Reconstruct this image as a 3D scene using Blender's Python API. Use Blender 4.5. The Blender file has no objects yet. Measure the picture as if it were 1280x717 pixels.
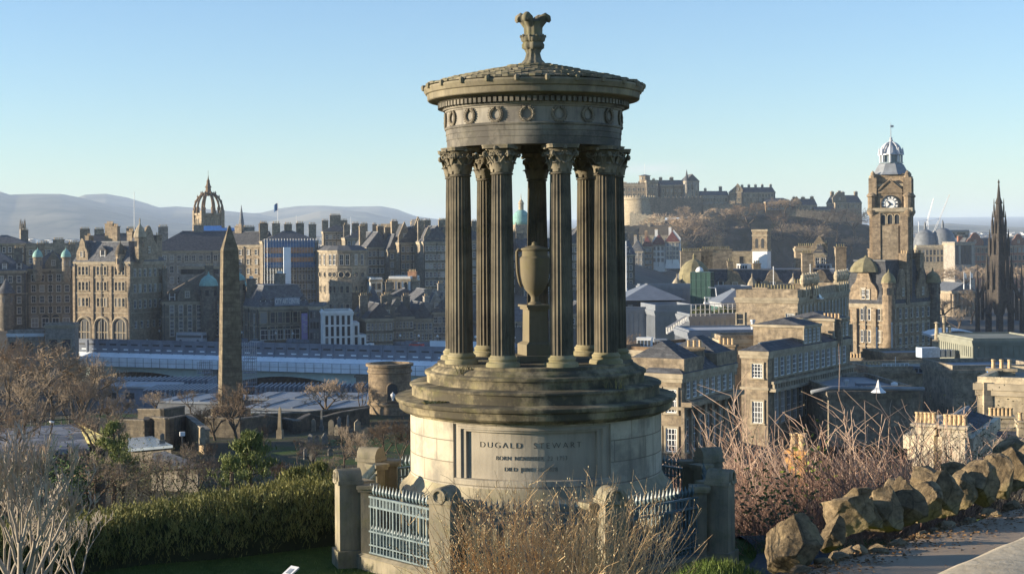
import bpy, bmesh, math, random
from mathutils import Matrix, Vector, noise as mnoise
R = math.radians
PI = math.pi
C = bpy.context.scene.collection
SC = bpy.context.scene

# ------------------------------------------------------------------ camera, sky, sun, exposure
HAZE = 0.8e-4
EYE, FPX, HORY, ROLL = 35.0, 1870.0, 300.0, R(0.4)
SUN_EL, SUN_AZ = R(9.0), R(184.0)       # azimuth of the direction TOWARDS the sun, from +X anticlockwise
SUNV = Vector((math.cos(SUN_AZ) * math.cos(SUN_EL), math.sin(SUN_AZ) * math.cos(SUN_EL), math.sin(SUN_EL)))
cd = bpy.data.cameras.new('camera'); cam = bpy.data.objects.new('camera', cd); C.objects.link(cam)
cd.sensor_fit = 'HORIZONTAL'; cd.sensor_width = 36.0; cd.lens = 36.0 * FPX / 1280.0
cd.shift_y = -(358.5 - HORY) / 1280.0
cd.clip_start = 0.1; cd.clip_end = 60000
cam.matrix_world = Matrix.Translation((0, 0, EYE)) @ Matrix.Rotation(R(90), 4, 'X') @ Matrix.Rotation(-ROLL, 4, 'Z')
SC.camera = cam
W = bpy.data.worlds.new('World'); SC.world = W; W.use_nodes = True
wn = W.node_tree.nodes; wl = W.node_tree.links
sky = wn.new('ShaderNodeTexSky'); sky.sky_type = 'NISHITA'; sky.sun_disc = False
sky.sun_elevation = SUN_EL; sky.sun_rotation = math.atan2(SUNV.x, SUNV.y)
sky.altitude = 100; sky.air_density = 1.0; sky.dust_density = 0.0; sky.ozone_density = 1.0
bg = wn['Background']; bg.inputs[1].default_value = 0.077
tint = wn.new('ShaderNodeMix'); tint.data_type = 'RGBA'; tint.blend_type = 'MULTIPLY'; tint.inputs[0].default_value = 1.0; tint.inputs[7].default_value = (0.71, 0.935, 1.33, 1)   # camera white balance
wl.new(sky.outputs[0], tint.inputs[6])
def wm(op, a, b=None, cl=False):
    nd = wn.new('ShaderNodeMath'); nd.operation = op; nd.use_clamp = cl
    for i, v in enumerate((a, b)):
        if v is None: continue
        if isinstance(v, (int, float)): nd.inputs[i].default_value = v
        else: wl.new(v, nd.inputs[i])
    return nd.outputs[0]
# one faint streak of cloud low over the castle
wtc = wn.new('ShaderNodeTexCoord'); wsp = wn.new('ShaderNodeSeparateXYZ'); wl.new(wtc.outputs['Generated'], wsp.inputs[0])
cu_, cw_ = wm('DIVIDE', wsp.outputs[0], wsp.outputs[1]), wm('DIVIDE', wsp.outputs[2], wsp.outputs[1])
wcb = wn.new('ShaderNodeCombineXYZ'); wl.new(wm('MULTIPLY', cu_, 18.0), wcb.inputs[0]); wl.new(wm('MULTIPLY', cw_, 160.0), wcb.inputs[1])
wnz = wn.new('ShaderNodeTexNoise'); wnz.inputs['Scale'].default_value = 1.6; wnz.inputs['Detail'].default_value = 5; wl.new(wcb.outputs[0], wnz.inputs['Vector'])
mu_ = wm('SUBTRACT', 1.0, wm('MULTIPLY', wm('ABSOLUTE', wm('SUBTRACT', cu_, .093)), 24.0), True); mw_ = wm('SUBTRACT', 1.0, wm('MULTIPLY', wm('ABSOLUTE', wm('SUBTRACT', cw_, .047)), 170.0), True)
front = wm('GREATER_THAN', wsp.outputs[1], 0.0)
mk_ = wm('MULTIPLY', wm('MULTIPLY', wm('MULTIPLY', mu_, mw_), wnz.outputs[0]), wm('MULTIPLY', front, 1.1), True)
clm = wn.new('ShaderNodeMix'); clm.data_type = 'RGBA'; wl.new(mk_, clm.inputs[0]); wl.new(tint.outputs[2], clm.inputs[6]); clm.inputs[7].default_value = (4.6, 4.6, 4.5, 1)
wl.new(clm.outputs[2], bg.inputs[0])
sd = bpy.data.lights.new('sun', 'SUN'); sd.energy = 5.0; sd.angle = R(0.5); sd.color = (1.0, 0.85, 0.64)
so = bpy.data.objects.new('sun', sd); C.objects.link(so)
so.rotation_euler = SUNV.to_track_quat('Z', 'Y').to_euler(); so.location = (-60, -20, 80)
vs = SC.view_settings; vs.view_transform = 'Standard'; vs.look = 'None'; vs.exposure = 1.35; vs.gamma = 1.0
vs.use_curve_mapping = False
SC.render.engine = 'CYCLES'
cy = SC.cycles
cy.max_bounces = 5; cy.diffuse_bounces = 3; cy.glossy_bounces = 2; cy.volume_bounces = 1; cy.transparent_max_bounces = 4
cy.use_denoising = True
cy.sample_clamp_indirect = 4.0

# ------------------------------------------------------------------ helpers
def ray(px, py):
    u, v = px - 640.0, HORY - py
    c, s = math.cos(ROLL), math.sin(ROLL)
    return (u * c + v * s) / FPX, (-u * s + v * c) / FPX
def at(px, py, Y):
    a, b = ray(px, py)
    return Vector((a * Y, Y, EYE + b * Y))
def zat(px, py, Y): return at(px, py, Y).z
def plan(px, Y, py=380): 
    p = at(px, py, Y); return Vector((p.x, p.y))
def mpp(Y): return Y / FPX          # metres per photo pixel at depth Y

def lerp(a, b, t): return a + (b - a) * t
def sstep(a, b, x):
    t = max(0.0, min(1.0, (x - a) / (b - a))); return t * t * (3 - 2 * t)
def table(tb, x):
    if x <= tb[0][0]: return tb[0][1]
    for (x0, y0), (x1, y1) in zip(tb, tb[1:]):
        if x <= x1: return y0 + (y1 - y0) * (x - x0) / (x1 - x0)
    return tb[-1][1]

def tag(o, label=None, cat=None, group=None, kind=None):
    if label: o['label'] = label
    if cat: o['category'] = cat
    if group: o['group'] = group
    if kind: o['kind'] = kind
    return o
def thing(name, label, cat, loc=(0, 0, 0), rz=0, group=None):
    o = bpy.data.objects.new(name, None); C.objects.link(o)
    o.location = loc; o.rotation_euler = (0, 0, rz); o.empty_display_size = 0.2
    return tag(o, label, cat, group)
def wloc(o):
    v = Vector((0, 0, 0))
    while o is not None:
        v += Vector(o.location); o = o.parent
    return v
def copy_tree(o, parent=None):
    c = o.copy(); C.objects.link(c)
    if parent is not None: c.parent = parent
    for ch in KIDS(o): copy_tree(ch, c)
    return c
def KIDS(o): return [x for x in C.objects if x.parent == o]

class MB:
    def __init__(s): s.v = []; s.f = []; s.m = []
    def add(s, vs, fs, m=0):
        n = len(s.v); s.v.extend([tuple(p) for p in vs])
        for f in fs: s.f.append(tuple(i + n for i in f)); s.m.append(m)
    def box(s, c, d, rz=0.0, m=0, taper=1.0):
        x, y, z = d[0] / 2, d[1] / 2, d[2] / 2; co, si = math.cos(rz), math.sin(rz); vs = []
        for k in (-1, 1):
            t = taper if k > 0 else 1.0
            for (a, b) in ((-x, -y), (x, -y), (x, y), (-x, y)):
                a *= t; b *= t
                vs.append((c[0] + a * co - b * si, c[1] + a * si + b * co, c[2] + k * z))
        s.add(vs, [(3, 2, 1, 0), (4, 5, 6, 7), (0, 1, 5, 4), (1, 2, 6, 5), (2, 3, 7, 6), (3, 0, 4, 7)], m)
    def prism(s, poly, z0, z1, m=0, cap=True):
        n = len(poly); vs = [(p[0], p[1], z0) for p in poly] + [(p[0], p[1], z1) for p in poly]
        fs = [(i, (i + 1) % n, n + (i + 1) % n, n + i) for i in range(n)]
        if cap: fs += [tuple(range(n, 2 * n)), tuple(range(n - 1, -1, -1))]
        s.add(vs, fs, m)
    def hull(s, lo, hi, m=0):                 # two matching 3-D loops, capped
        n = len(lo); fs = [(i, (i + 1) % n, n + (i + 1) % n, n + i) for i in range(n)]
        fs += [tuple(range(n, 2 * n)), tuple(range(n - 1, -1, -1))]
        s.add(list(lo) + list(hi), fs, m)
    def tube(s, pts, rad, n=5, m=0, cap=True):
        pts = [Vector(p) for p in pts]; k = len(pts)
        if not hasattr(rad, '__len__'): rad = [rad] * k
        vs = []; prev = None
        for i, p in enumerate(pts):
            d = (pts[min(i + 1, k - 1)] - pts[max(i - 1, 0)])
            d = d.normalized() if d.length > 1e-9 else Vector((0, 0, 1))
            if prev is None:
                a = Vector((1, 0, 0)) if abs(d.x) < 0.8 else Vector((0, 1, 0))
                a = (a - d * a.dot(d)).normalized()
            else:
                a = prev - d * prev.dot(d)
                a = a.normalized() if a.length > 1e-6 else d.orthogonal().normalized()
            prev = a; b = d.cross(a)
            for j in range(n):
                t = 2 * PI * j / n
                vs.append(p + (a * math.cos(t) + b * math.sin(t)) * rad[i])
        fs = []
        for i in range(k - 1):
            for j in range(n):
                j2 = (j + 1) % n
                fs.append((i * n + j, i * n + j2, (i + 1) * n + j2, (i + 1) * n + j))
        if cap: fs += [tuple(range(n - 1, -1, -1)), tuple((k - 1) * n + j for j in range(n))]
        s.add(vs, fs, m)
    def lathe(s, prof, c=(0, 0, 0), n=24, m=0, a0=0.0, mod=None, close=True, sx=1.0):
        vs = []
        for (r, z) in prof:
            for j in range(n):
                t = a0 + 2 * PI * j / n; rr = r * (mod(t, z) if mod else 1.0)
                vs.append((c[0] + rr * sx * math.cos(t), c[1] + rr * math.sin(t), c[2] + z))
        k = len(prof); fs = []
        for i in range(k - 1):
            for j in range(n):
                j2 = (j + 1) % n
                fs.append((i * n + j, i * n + j2, (i + 1) * n + j2, (i + 1) * n + j))
        if close: fs += [tuple(range(n - 1, -1, -1)), tuple((k - 1) * n + j for j in range(n))]
        s.add(vs, fs, m)
    def grid(s, fn, nu, nv, m=0):
        vs = [fn(i / nu, j / nv) for j in range(nv + 1) for i in range(nu + 1)]
        fs = [(j * (nu + 1) + i, j * (nu + 1) + i + 1, (j + 1) * (nu + 1) + i + 1, (j + 1) * (nu + 1) + i)
              for j in range(nv) for i in range(nu)]
        s.add(vs, fs, m)
    def mesh(s, name, mats, off=(0, 0, 0), smooth=False):
        me = bpy.data.meshes.new(name)
        ox, oy, oz = off
        me.from_pydata([(x - ox, y - oy, z - oz) for x, y, z in s.v], [], s.f)
        mats = mats if isinstance(mats, (list, tuple)) else [mats]
        for mt in mats: me.materials.append(mt)
        if len(mats) > 1: me.polygons.foreach_set('material_index', s.m)
        if smooth is True: me.polygons.foreach_set('use_smooth', [True] * len(me.polygons))
        me.update()
        if smooth and smooth is not True: 
            me.polygons.foreach_set('use_smooth', [True] * len(me.polygons))
            me.set_sharp_from_angle(angle=R(smooth))
        return me
    def build(s, name, mats, parent=None, smooth=False, local=False):
        off = (0, 0, 0) if local or parent is None else wloc(parent)
        o = bpy.data.objects.new(name, s.mesh(name, mats, off, smooth)); C.objects.link(o)
        if parent is not None: o.parent = parent
        return o

# ------------------------------------------------------------------ materials
MATS = {}
def newmat(name):
    m = bpy.data.materials.new(name); m.use_nodes = True
    return m, m.node_tree.nodes, m.node_tree.links, m.node_tree.nodes['Principled BSDF']
def nz(n, l, vec, scale, detail=4, rough=0.6):
    t = n.new('ShaderNodeTexNoise'); t.inputs['Scale'].default_value = scale
    t.inputs['Detail'].default_value = detail; t.inputs['Roughness'].default_value = rough
    if vec is not None: l.new(vec, t.inputs['Vector'])
    return t.outputs[0]
def ramp(n, l, f, p0, p1, c0=(0, 0, 0, 1), c1=(1, 1, 1, 1)):
    r = n.new('ShaderNodeValToRGB'); l.new(f, r.inputs[0])
    r.color_ramp.elements[0].position = p0; r.color_ramp.elements[1].position = p1
    r.color_ramp.elements[0].color = c0; r.color_ramp.elements[1].color = c1
    return r.outputs[0]
def mixc(n, l, f, a, b, mode='MIX'):
    x = n.new('ShaderNodeMix'); x.data_type = 'RGBA'; x.blend_type = mode
    for k, v in ((0, f), (6, a), (7, b)):
        if isinstance(v, (int, float)): x.inputs[k].default_value = v
        elif isinstance(v, tuple): x.inputs[k].default_value = v if len(v) == 4 else (*v, 1)
        else: l.new(v, x.inputs[k])
    return x.outputs[2]
def coords(n, l, kind='Object', scale=None):
    tc = n.new('ShaderNodeTexCoord'); o = tc.outputs[kind]
    if scale:
        mp = n.new('ShaderNodeMapping'); mp.inputs['Scale'].default_value = scale; l.new(o, mp.inputs[0]); o = mp.outputs[0]
    return o
def bump(n, l, bs, f, strength=0.3, dist=0.05):
    b = n.new('ShaderNodeBump'); b.inputs['Strength'].default_value = strength; b.inputs['Distance'].default_value = dist
    l.new(f, b.inputs['Height']); l.new(b.outputs[0], bs.inputs['Normal'])
def rnd_tint(n, l, col, amt=0.25):
    oi = n.new('ShaderNodeObjectInfo')
    mr = n.new('ShaderNodeMapRange'); mr.inputs[3].default_value = 1 - amt; mr.inputs[4].default_value = 1 + amt
    l.new(oi.outputs['Random'], mr.inputs[0])
    cb = n.new('ShaderNodeCombineColor')
    for i in range(3): l.new(mr.outputs[0], cb.inputs[i])
    return mixc(n, l, 1.0, col, cb.outputs[0], 'MULTIPLY')

def plain(name, col, rough=0.7, metal=0.0, var=0.25, scale=3.0, spec=0.3, rnd=0.0, bmp=0.0):
    if name in MATS: return MATS[name]
    m, n, l, bs = newmat(name)
    f = nz(n, l, coords(n, l), scale, 5, 0.65)
    a = tuple(c * (1 - var) for c in col); b = tuple(min(1, c * (1 + var)) for c in col)
    c = mixc(n, l, ramp(n, l, f, 0.3, 0.7), a, b)
    if rnd: c = rnd_tint(n, l, c, rnd)
    l.new(c, bs.inputs['Base Color'])
    bs.inputs['Roughness'].default_value = rough; bs.inputs['Metallic'].default_value = metal
    bs.inputs['Specular IOR Level'].default_value = spec
    if bmp: bump(n, l, bs, f, bmp, 0.03)
    MATS[name] = m; return m

def stone(name, col, soot=0.5, bw=1.1, bh=0.42, nscale=0.25, mortar=0.8, rnd=0.15, moss=0.0, joint=0.015):
    """coursed ashlar: blocks of slightly different tone, soot in vertical streaks, blotches"""
    if name in MATS: return MATS[name]
    m, n, l, bs = newmat(name)
    oc = coords(n, l)
    sp = n.new('ShaderNodeSeparateXYZ'); l.new(oc, sp.inputs[0])
    ad = n.new('ShaderNodeMath'); l.new(sp.outputs[0], ad.inputs[0]); l.new(sp.outputs[1], ad.inputs[1])
    cb = n.new('ShaderNodeCombineXYZ'); l.new(ad.outputs[0], cb.inputs[0]); l.new(sp.outputs[2], cb.inputs[1])
    br = n.new('ShaderNodeTexBrick'); l.new(cb.outputs[0], br.inputs['Vector'])
    br.inputs['Scale'].default_value = 1.0; br.inputs['Brick Width'].default_value = bw; br.inputs['Row Height'].default_value = bh
    br.inputs['Mortar Size'].default_value = joint; br.inputs['Mortar Smooth'].default_value = 0.3
    br.inputs['Color1'].default_value = (*[c * 0.82 for c in col], 1); br.inputs['Color2'].default_value = (*[min(1, c * 1.16) for c in col], 1)
    br.inputs['Mortar'].default_value = (*[c * mortar for c in col], 1)
    f1 = nz(n, l, oc, nscale * 1.5, 7, 0.78)
    mp = n.new('ShaderNodeMapping'); mp.inputs['Scale'].default_value = (1, 1, 0.12); l.new(oc, mp.inputs[0])
    f2 = nz(n, l, mp.outputs[0], nscale * 5, 4, 0.6)
    c = mixc(n, l, ramp(n, l, f1, 0.35, 0.72, (0, 0, 0, 1), (soot,) * 3 + (1,)), br.outputs[0], tuple(x * 0.33 for x in col))
    c = mixc(n, l, ramp(n, l, f2, 0.45, 0.75, (0, 0, 0, 1), (soot * 0.8,) * 3 + (1,)), c, tuple(x * 0.4 for x in col))
    f4 = nz(n, l, oc, 1.1, 4, .75); c = mixc(n, l, 1.0, c, ramp(n, l, f4, .36, .64, (.62, .62, .64, 1), (1.22, 1.2, 1.16, 1)), 'MULTIPLY')
    if moss:
        f3 = nz(n, l, oc, 2.5, 5, 0.7)
        c = mixc(n, l, ramp(n, l, f3, 0.5, 0.68, (0, 0, 0, 1), (moss,) * 3 + (1,)), c, (0.13, 0.135, 0.06))
    if rnd: c = rnd_tint(n, l, c, rnd)
    l.new(c, bs.inputs['Base Color']); bs.inputs['Roughness'].default_value = 0.9
    bs.inputs['Specular IOR Level'].default_value = 0.15
    bump(n, l, bs, br.outputs[1], -0.4, 0.02)
    MATS[name] = m; return m

def carved(name, col, dark, nscale=1.5, amt=0.8, moss=0.25, bm=0.35, streak=True, lo=0.38, hi=0.62):
    """old carved sandstone: pale stone, black crust in blotches and runs, green-yellow algae"""
    if name in MATS: return MATS[name]
    m, n, l, bs = newmat(name)
    oc = coords(n, l)
    f0 = nz(n, l, oc, nscale * 4, 6, 0.7)
    f1 = nz(n, l, oc, nscale, 7, 0.72)
    mp = n.new('ShaderNodeMapping'); mp.inputs['Scale'].default_value = (1, 1, 0.1); l.new(oc, mp.inputs[0])
    f2 = nz(n, l, mp.outputs[0], nscale * 5, 5, 0.65)
    f3 = nz(n, l, oc, nscale * 1.7, 6, 0.7)
    c = mixc(n, l, ramp(n, l, f0, 0.3, 0.7), tuple(x * 0.78 for x in col), tuple(min(1, x * 1.2) for x in col))
    c = mixc(n, l, ramp(n, l, f1, lo, hi, (0, 0, 0, 1), (amt,) * 3 + (1,)), c, dark)
    if streak: c = mixc(n, l, ramp(n, l, f2, 0.46, 0.7, (0, 0, 0, 1), (amt * 0.75,) * 3 + (1,)), c, dark)
    if moss: c = mixc(n, l, ramp(n, l, f3, 0.5, 0.7, (0, 0, 0, 1), (moss,) * 3 + (1,)), c, (0.16, 0.155, 0.05))
    l.new(c, bs.inputs['Base Color']); bs.inputs['Roughness'].default_value = 0.92
    bs.inputs['Specular IOR Level'].default_value = 0.15
    bump(n, l, bs, f0, bm, 0.02)
    MATS[name] = m; return m

def foliage(name, a, b, rough=0.6, trans=0.0):
    if name in MATS: return MATS[name]
    m, n, l, bs = newmat(name)
    f = nz(n, l, coords(n, l), 2.2, 4, 0.7)
    ge = n.new('ShaderNodeNewGeometry')
    c = mixc(n, l, ramp(n, l, f, 0.35, 0.65), a, b)
    mr = n.new('ShaderNodeMapRange'); mr.inputs[3].default_value = 0.65; mr.inputs[4].default_value = 1.4
    l.new(ge.outputs['Random Per Island'], mr.inputs[0])
    cb = n.new('ShaderNodeCombineColor')
    for i in range(3): l.new(mr.outputs[0], cb.inputs[i])
    c = mixc(n, l, 1.0, c, cb.outputs[0], 'MULTIPLY')
    l.new(c, bs.inputs['Base Color']); bs.inputs['Roughness'].default_value = rough
    bs.inputs['Specular IOR Level'].default_value = 0.2
    MATS[name] = m; return m

def glassm(name, col=(0.03, 0.036, 0.045), rough=0.12):
    if name in MATS: return MATS[name]
    m, n, l, bs = newmat(name)
    f = nz(n, l, coords(n, l), 0.7, 2)
    c = mixc(n, l, f, tuple(x * 0.6 for x in col), tuple(x * 1.5 for x in col))
    c = rnd_tint(n, l, c, 0.5)
    if name == 'window_glass':      # some windows have pale blinds or curtains behind the glass
        oi = n.new('ShaderNodeObjectInfo'); c = mixc(n, l, ramp(n, l, oi.outputs['Random'], .72, .9, (0, 0, 0, 1), (.8, .8, .8, 1)), c, (.32, .31, .28))
    l.new(c, bs.inputs['Base Color']); bs.inputs['Roughness'].default_value = rough
    bs.inputs['Specular IOR Level'].default_value = 0.6
    MATS[name] = m; return m

S_MID = stone('sandstone_sooty', (0.33, 0.285, 0.215), 0.8)
S_LIT = stone('sandstone_buff', (0.37, 0.3, 0.21), 0.68)
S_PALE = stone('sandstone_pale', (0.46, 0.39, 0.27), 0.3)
S_DARK = stone('stone_blackened', (0.23, 0.205, 0.165), 0.75)
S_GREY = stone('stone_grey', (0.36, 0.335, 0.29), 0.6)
S_BROWN = stone('sandstone_brown', (0.25, 0.175, 0.11), 0.5)
S_HOTEL = stone('hotel_sandstone', (0.345, 0.268, 0.182), 0.75)
S_RED = stone('sandstone_red', (0.36, 0.17, 0.11), 0.4)
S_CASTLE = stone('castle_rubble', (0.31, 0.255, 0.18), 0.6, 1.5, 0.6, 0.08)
S_TRIM = plain('dressed_stone', (0.33, 0.28, 0.2), 0.9, var=0.35, scale=0.6, spec=0.15)
SLATE = stone('slate_roofing', (0.12, 0.125, 0.135), 0.4, 0.5, 0.3, 0.3, 0.7, 0.25, joint=0.03)
SLATE_B = stone('slate_brown', (0.14, 0.115, 0.085), 0.4, 0.5, 0.3, 0.3, 0.7, 0.2, moss=0.3, joint=0.03)
LEAD = plain('lead_sheet', (0.2, 0.215, 0.23), 0.55, var=0.25, scale=0.5, rnd=0.15)
LEADD = plain('lead_dark', (0.13, 0.14, 0.15), 0.6, var=0.3, scale=0.5, rnd=0.2)
COPPER = plain('verdigris_copper', (0.2, 0.37, 0.33), 0.7, var=0.25, scale=1.0)
WHITE = plain('white_paint', (0.74, 0.74, 0.72), 0.6, var=0.1, scale=0.6)
RENDER = plain('white_render', (0.66, 0.66, 0.63), 0.85, var=0.14, scale=0.4)
OLIVE = plain('mossy_stone_roof', (0.21, 0.185, 0.105), 0.9, var=0.4, scale=0.6)
GLASS = glassm('window_glass')
GLASSL = glassm('pale_glass', (0.12, 0.15, 0.17), 0.2)
GREENGL = glassm('green_glass', (0.05, 0.1, 0.085), 0.15)
STGLASS = stone('station_glazing', (0.24, 0.28, 0.32), 0.3, 1.2, 2.0, 0.1, 0.5, 0.1, joint=0.12)
TERRA = plain('terracotta', (0.5, 0.36, 0.2), 0.85, var=0.25, scale=4.0)
ORANGE = plain('orange_boards', (0.45, 0.24, 0.13), 0.8, var=0.3, scale=0.8)
BLUENET = plain('blue_netting', (0.08, 0.16, 0.3), 0.8, var=0.3, scale=0.7)
BLUE = plain('blue_sheet', (0.06, 0.22, 0.6), 0.7, var=0.2, scale=1.0)
STEEL = plain('galvanised_steel', (0.4, 0.42, 0.44), 0.5, 0.4, var=0.2)
IRONB = plain('dark_iron', (0.04, 0.045, 0.05), 0.6)
ZINC = plain('zinc_cladding', (0.2, 0.22, 0.245), 0.5, 0.2, var=0.15, scale=0.4)
MEMBR = plain('roof_membrane', (0.4, 0.41, 0.42), 0.8, var=0.15, scale=0.3)
GREENB = plain('pale_green_ironwork', (0.46, 0.56, 0.5), 0.7, var=0.15, scale=0.3)
HOARD = plain('white_sheeting', (0.8, 0.86, 0.9), 0.6, var=0.12, scale=0.3)
GREYB = plain('grey_blue_hoarding', (0.2, 0.23, 0.28), 0.8, var=0.3, scale=0.3)
PURPLE = plain('lilac_fabric', (0.5, 0.4, 0.72), 0.8, var=0.12, scale=0.6)
TWIGB = plain('twig_brown', (0.13, 0.095, 0.065), 0.85, var=0.4, scale=1.2, spec=0.1)
TWIGG = plain('twig_grey', (0.36, 0.31, 0.25), 0.85, var=0.35, scale=1.2, spec=0.1)
TWIGR = plain('twig_red_brown', (0.25, 0.15, 0.105), 0.8, var=0.4, scale=2.0, spec=0.2)
TWIGY = plain('twig_straw', (0.56, 0.39, 0.2), 0.8, var=0.4, scale=3.0, spec=0.2)
BARK = plain('bark', (0.1, 0.08, 0.06), 0.95, var=0.4, scale=6.0, spec=0.05)
# ------------------------------------------------------------------ ground
LEFT = [(0, 29.25), (32, 29.2), (34, 28.6), (45, 24.0), (90, 17), (140, 13), (180, 11), (225, 9), (240, 8), (264, -11), (476, -11), (486, 4), (540, 8), (650, 20),
        (900, 18), (1100, 25), (1500, 15), (3000, 22), (5000, 45), (9000, 90), (20000, 300)]
RIGHT = [(0, 29.25), (29, 29.2), (36, 26), (50, 20.5), (110, 12), (165, 5), (240, 4), (400, 0), (600, -4), (900, -2), (1500, 12), (3000, 22),
         (5000, 45), (9000, 90), (20000, 300)]
RL0, RL1 = Vector((3.45, 19.2)), Vector((8.6, 24.6))
RLD = (RL1 - RL0).normalized(); RLN = Vector((RLD.y, -RLD.x))     # RLN points to the path side
def H(X, Y):
    k = X / max(Y, 20.0)
    z = lerp(table(LEFT, Y), table(RIGHT, Y), sstep(0.06, 0.15, k))
    if Y < 60:
        d = (Vector((X, Y)) - RL0).dot(RLN)
        zp = 30.7 + 2.7 * sstep(13.5, 6.0, Y)
        z = lerp(z, zp, sstep(-0.75, 0.15, d))
        z += .75 * math.exp(-((X - 3.2) / 1.1) ** 2 - ((Y - 23.3) / .95) ** 2)        # grassy hump between railings and boulders
        z += 1.45 * (1 - sstep(-2.5, -.2, d)) * sstep(-10.6, -15.0, X) * sstep(2, 12, Y) * sstep(44, 26, Y)      # unseen bank beside the lawn, shaped to cast shade over it
    if Y > 700 and k > 0.05:                                     # castle crag
        pass
    return z
def axis_vals(lo, hi, a, n):
    u0, u1 = math.asinh(lo / a), math.asinh(hi / a)
    return [a * math.sinh(u0 + (u1 - u0) * i / n) for i in range(n + 1)]
xs = axis_vals(-12000, 12000, 3.0, 250); ys = [y + 14 for y in axis_vals(-60, 22000, 4.0, 250)]
g = MB(); nx = len(xs)
for y in ys:
    for x in xs:
        z = H(x, y)
        if y > 36: z += 0.9 * mnoise.noise(Vector((x * 0.05, y * 0.05, 3.1))) * min(1, y / 200)
        else: z += 0.05 * mnoise.noise(Vector((x * 0.6, y * 0.6, 1.7)))
        g.v.append((x, y, z))
for j in range(len(ys) - 1):
    for i in range(nx - 1):
        g.f.append((j * nx + i, j * nx + i + 1, (j + 1) * nx + i + 1, (j + 1) * nx + i)); g.m.append(0)
m, n, l, bs = newmat('ground_mixed')
oc = coords(n, l)
f1 = nz(n, l, oc, 0.05, 6, 0.7); f2 = nz(n, l, oc, 3.0, 6, 0.7); f3 = nz(n, l, oc, 40, 3, 0.7)
grassc = mixc(n, l, ramp(n, l, f2, 0.3, 0.7), (0.035, 0.062, 0.014), (0.075, 0.105, 0.025))
earth = mixc(n, l, ramp(n, l, f2, 0.3, 0.7), (0.05, 0.045, 0.03), (0.1, 0.085, 0.05))
city = mixc(n, l, ramp(n, l, f1, 0.3, 0.7), (0.06, 0.06, 0.055), (0.14, 0.13, 0.11))
sp = n.new('ShaderNodeSeparateXYZ'); l.new(oc, sp.inputs[0])
def yband(a, b):
    mr = n.new('ShaderNodeMapRange'); l.new(sp.outputs[1], mr.inputs[0]); mr.inputs[1].default_value = a; mr.inputs[2].default_value = b
    return mr.outputs[0]
c1 = mixc(n, l, yband(33, 38), grassc, earth)
c2 = mixc(n, l, yband(120, 140), c1, mixc(n, l, ramp(n, l, f1, 0.44, 0.5), grassc, earth))
c3 = mixc(n, l, yband(240, 262), c2, city)
c4 = mixc(n, l, yband(900, 2500), c3, mixc(n, l, ramp(n, l, f1, 0.4, 0.6), (0.06, 0.07, 0.04), (0.11, 0.1, 0.075)))
l.new(c4, bs.inputs['Base Color']); bs.inputs['Roughness'].default_value = 0.95; bs.inputs['Specular IOR Level'].default_value = 0.1
bump(n, l, bs, f3, 0.5, 0.03)
GROUND = m
gr = g.build('ground', GROUND, smooth=True); tag(gr, kind='structure')

# asphalt path along the rocks, and the path round the monument
m, n, l, bs = newmat('path_gravel_asphalt')
oc = coords(n, l); f1 = nz(n, l, oc, 120, 4, 0.8); f2 = nz(n, l, oc, 1.2, 5, 0.7)
c = mixc(n, l, ramp(n, l, f1, 0.35, 0.7), (0.22, 0.16, 0.105), (0.46, 0.355, 0.24))
c = mixc(n, l, ramp(n, l, f2, 0.4, 0.65, (0, 0, 0, 1), (0.5, 0.5, 0.5, 1)), c, (0.25, 0.18, 0.12))
l.new(c, bs.inputs['Base Color']); bs.inputs['Roughness'].default_value = 0.95
bump(n, l, bs, f1, 0.6, 0.01)
PATHM = m
p = MB()
def pathpt(u, v):
    q = RL0 + RLD * lerp(-8, 22, u) + RLN * lerp(0.25, 5.0, v)
    return (q.x, q.y, H(q.x, q.y) + 0.03 + 0.05 * mnoise.noise(Vector((q.x * 0.6, q.y * 0.6, 1.7))))
p.grid(lambda u, v: pathpt(u, 1 - v), 60, 16)
tag(p.build('path', PATHM, smooth=True), kind='structure')
p = MB()
def rp(u, v):                                            # ring path around the fence
    t = lerp(R(-42), R(75), u); r = lerp(4.05, 5.5, v)
    x, y = 0.43 + r * math.cos(t), 28.0 + r * math.sin(t)
    return (x, y, H(x, y) + 0.035 + 0.05 * mnoise.noise(Vector((x * 0.6, y * 0.6, 1.7))))
p.grid(rp, 90, 5)
ASPH = plain('asphalt', (0.055, 0.055, 0.06), 0.9, var=0.3, scale=12.0)
tag(p.build('footpath', ASPH, smooth=True), kind='structure')

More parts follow.
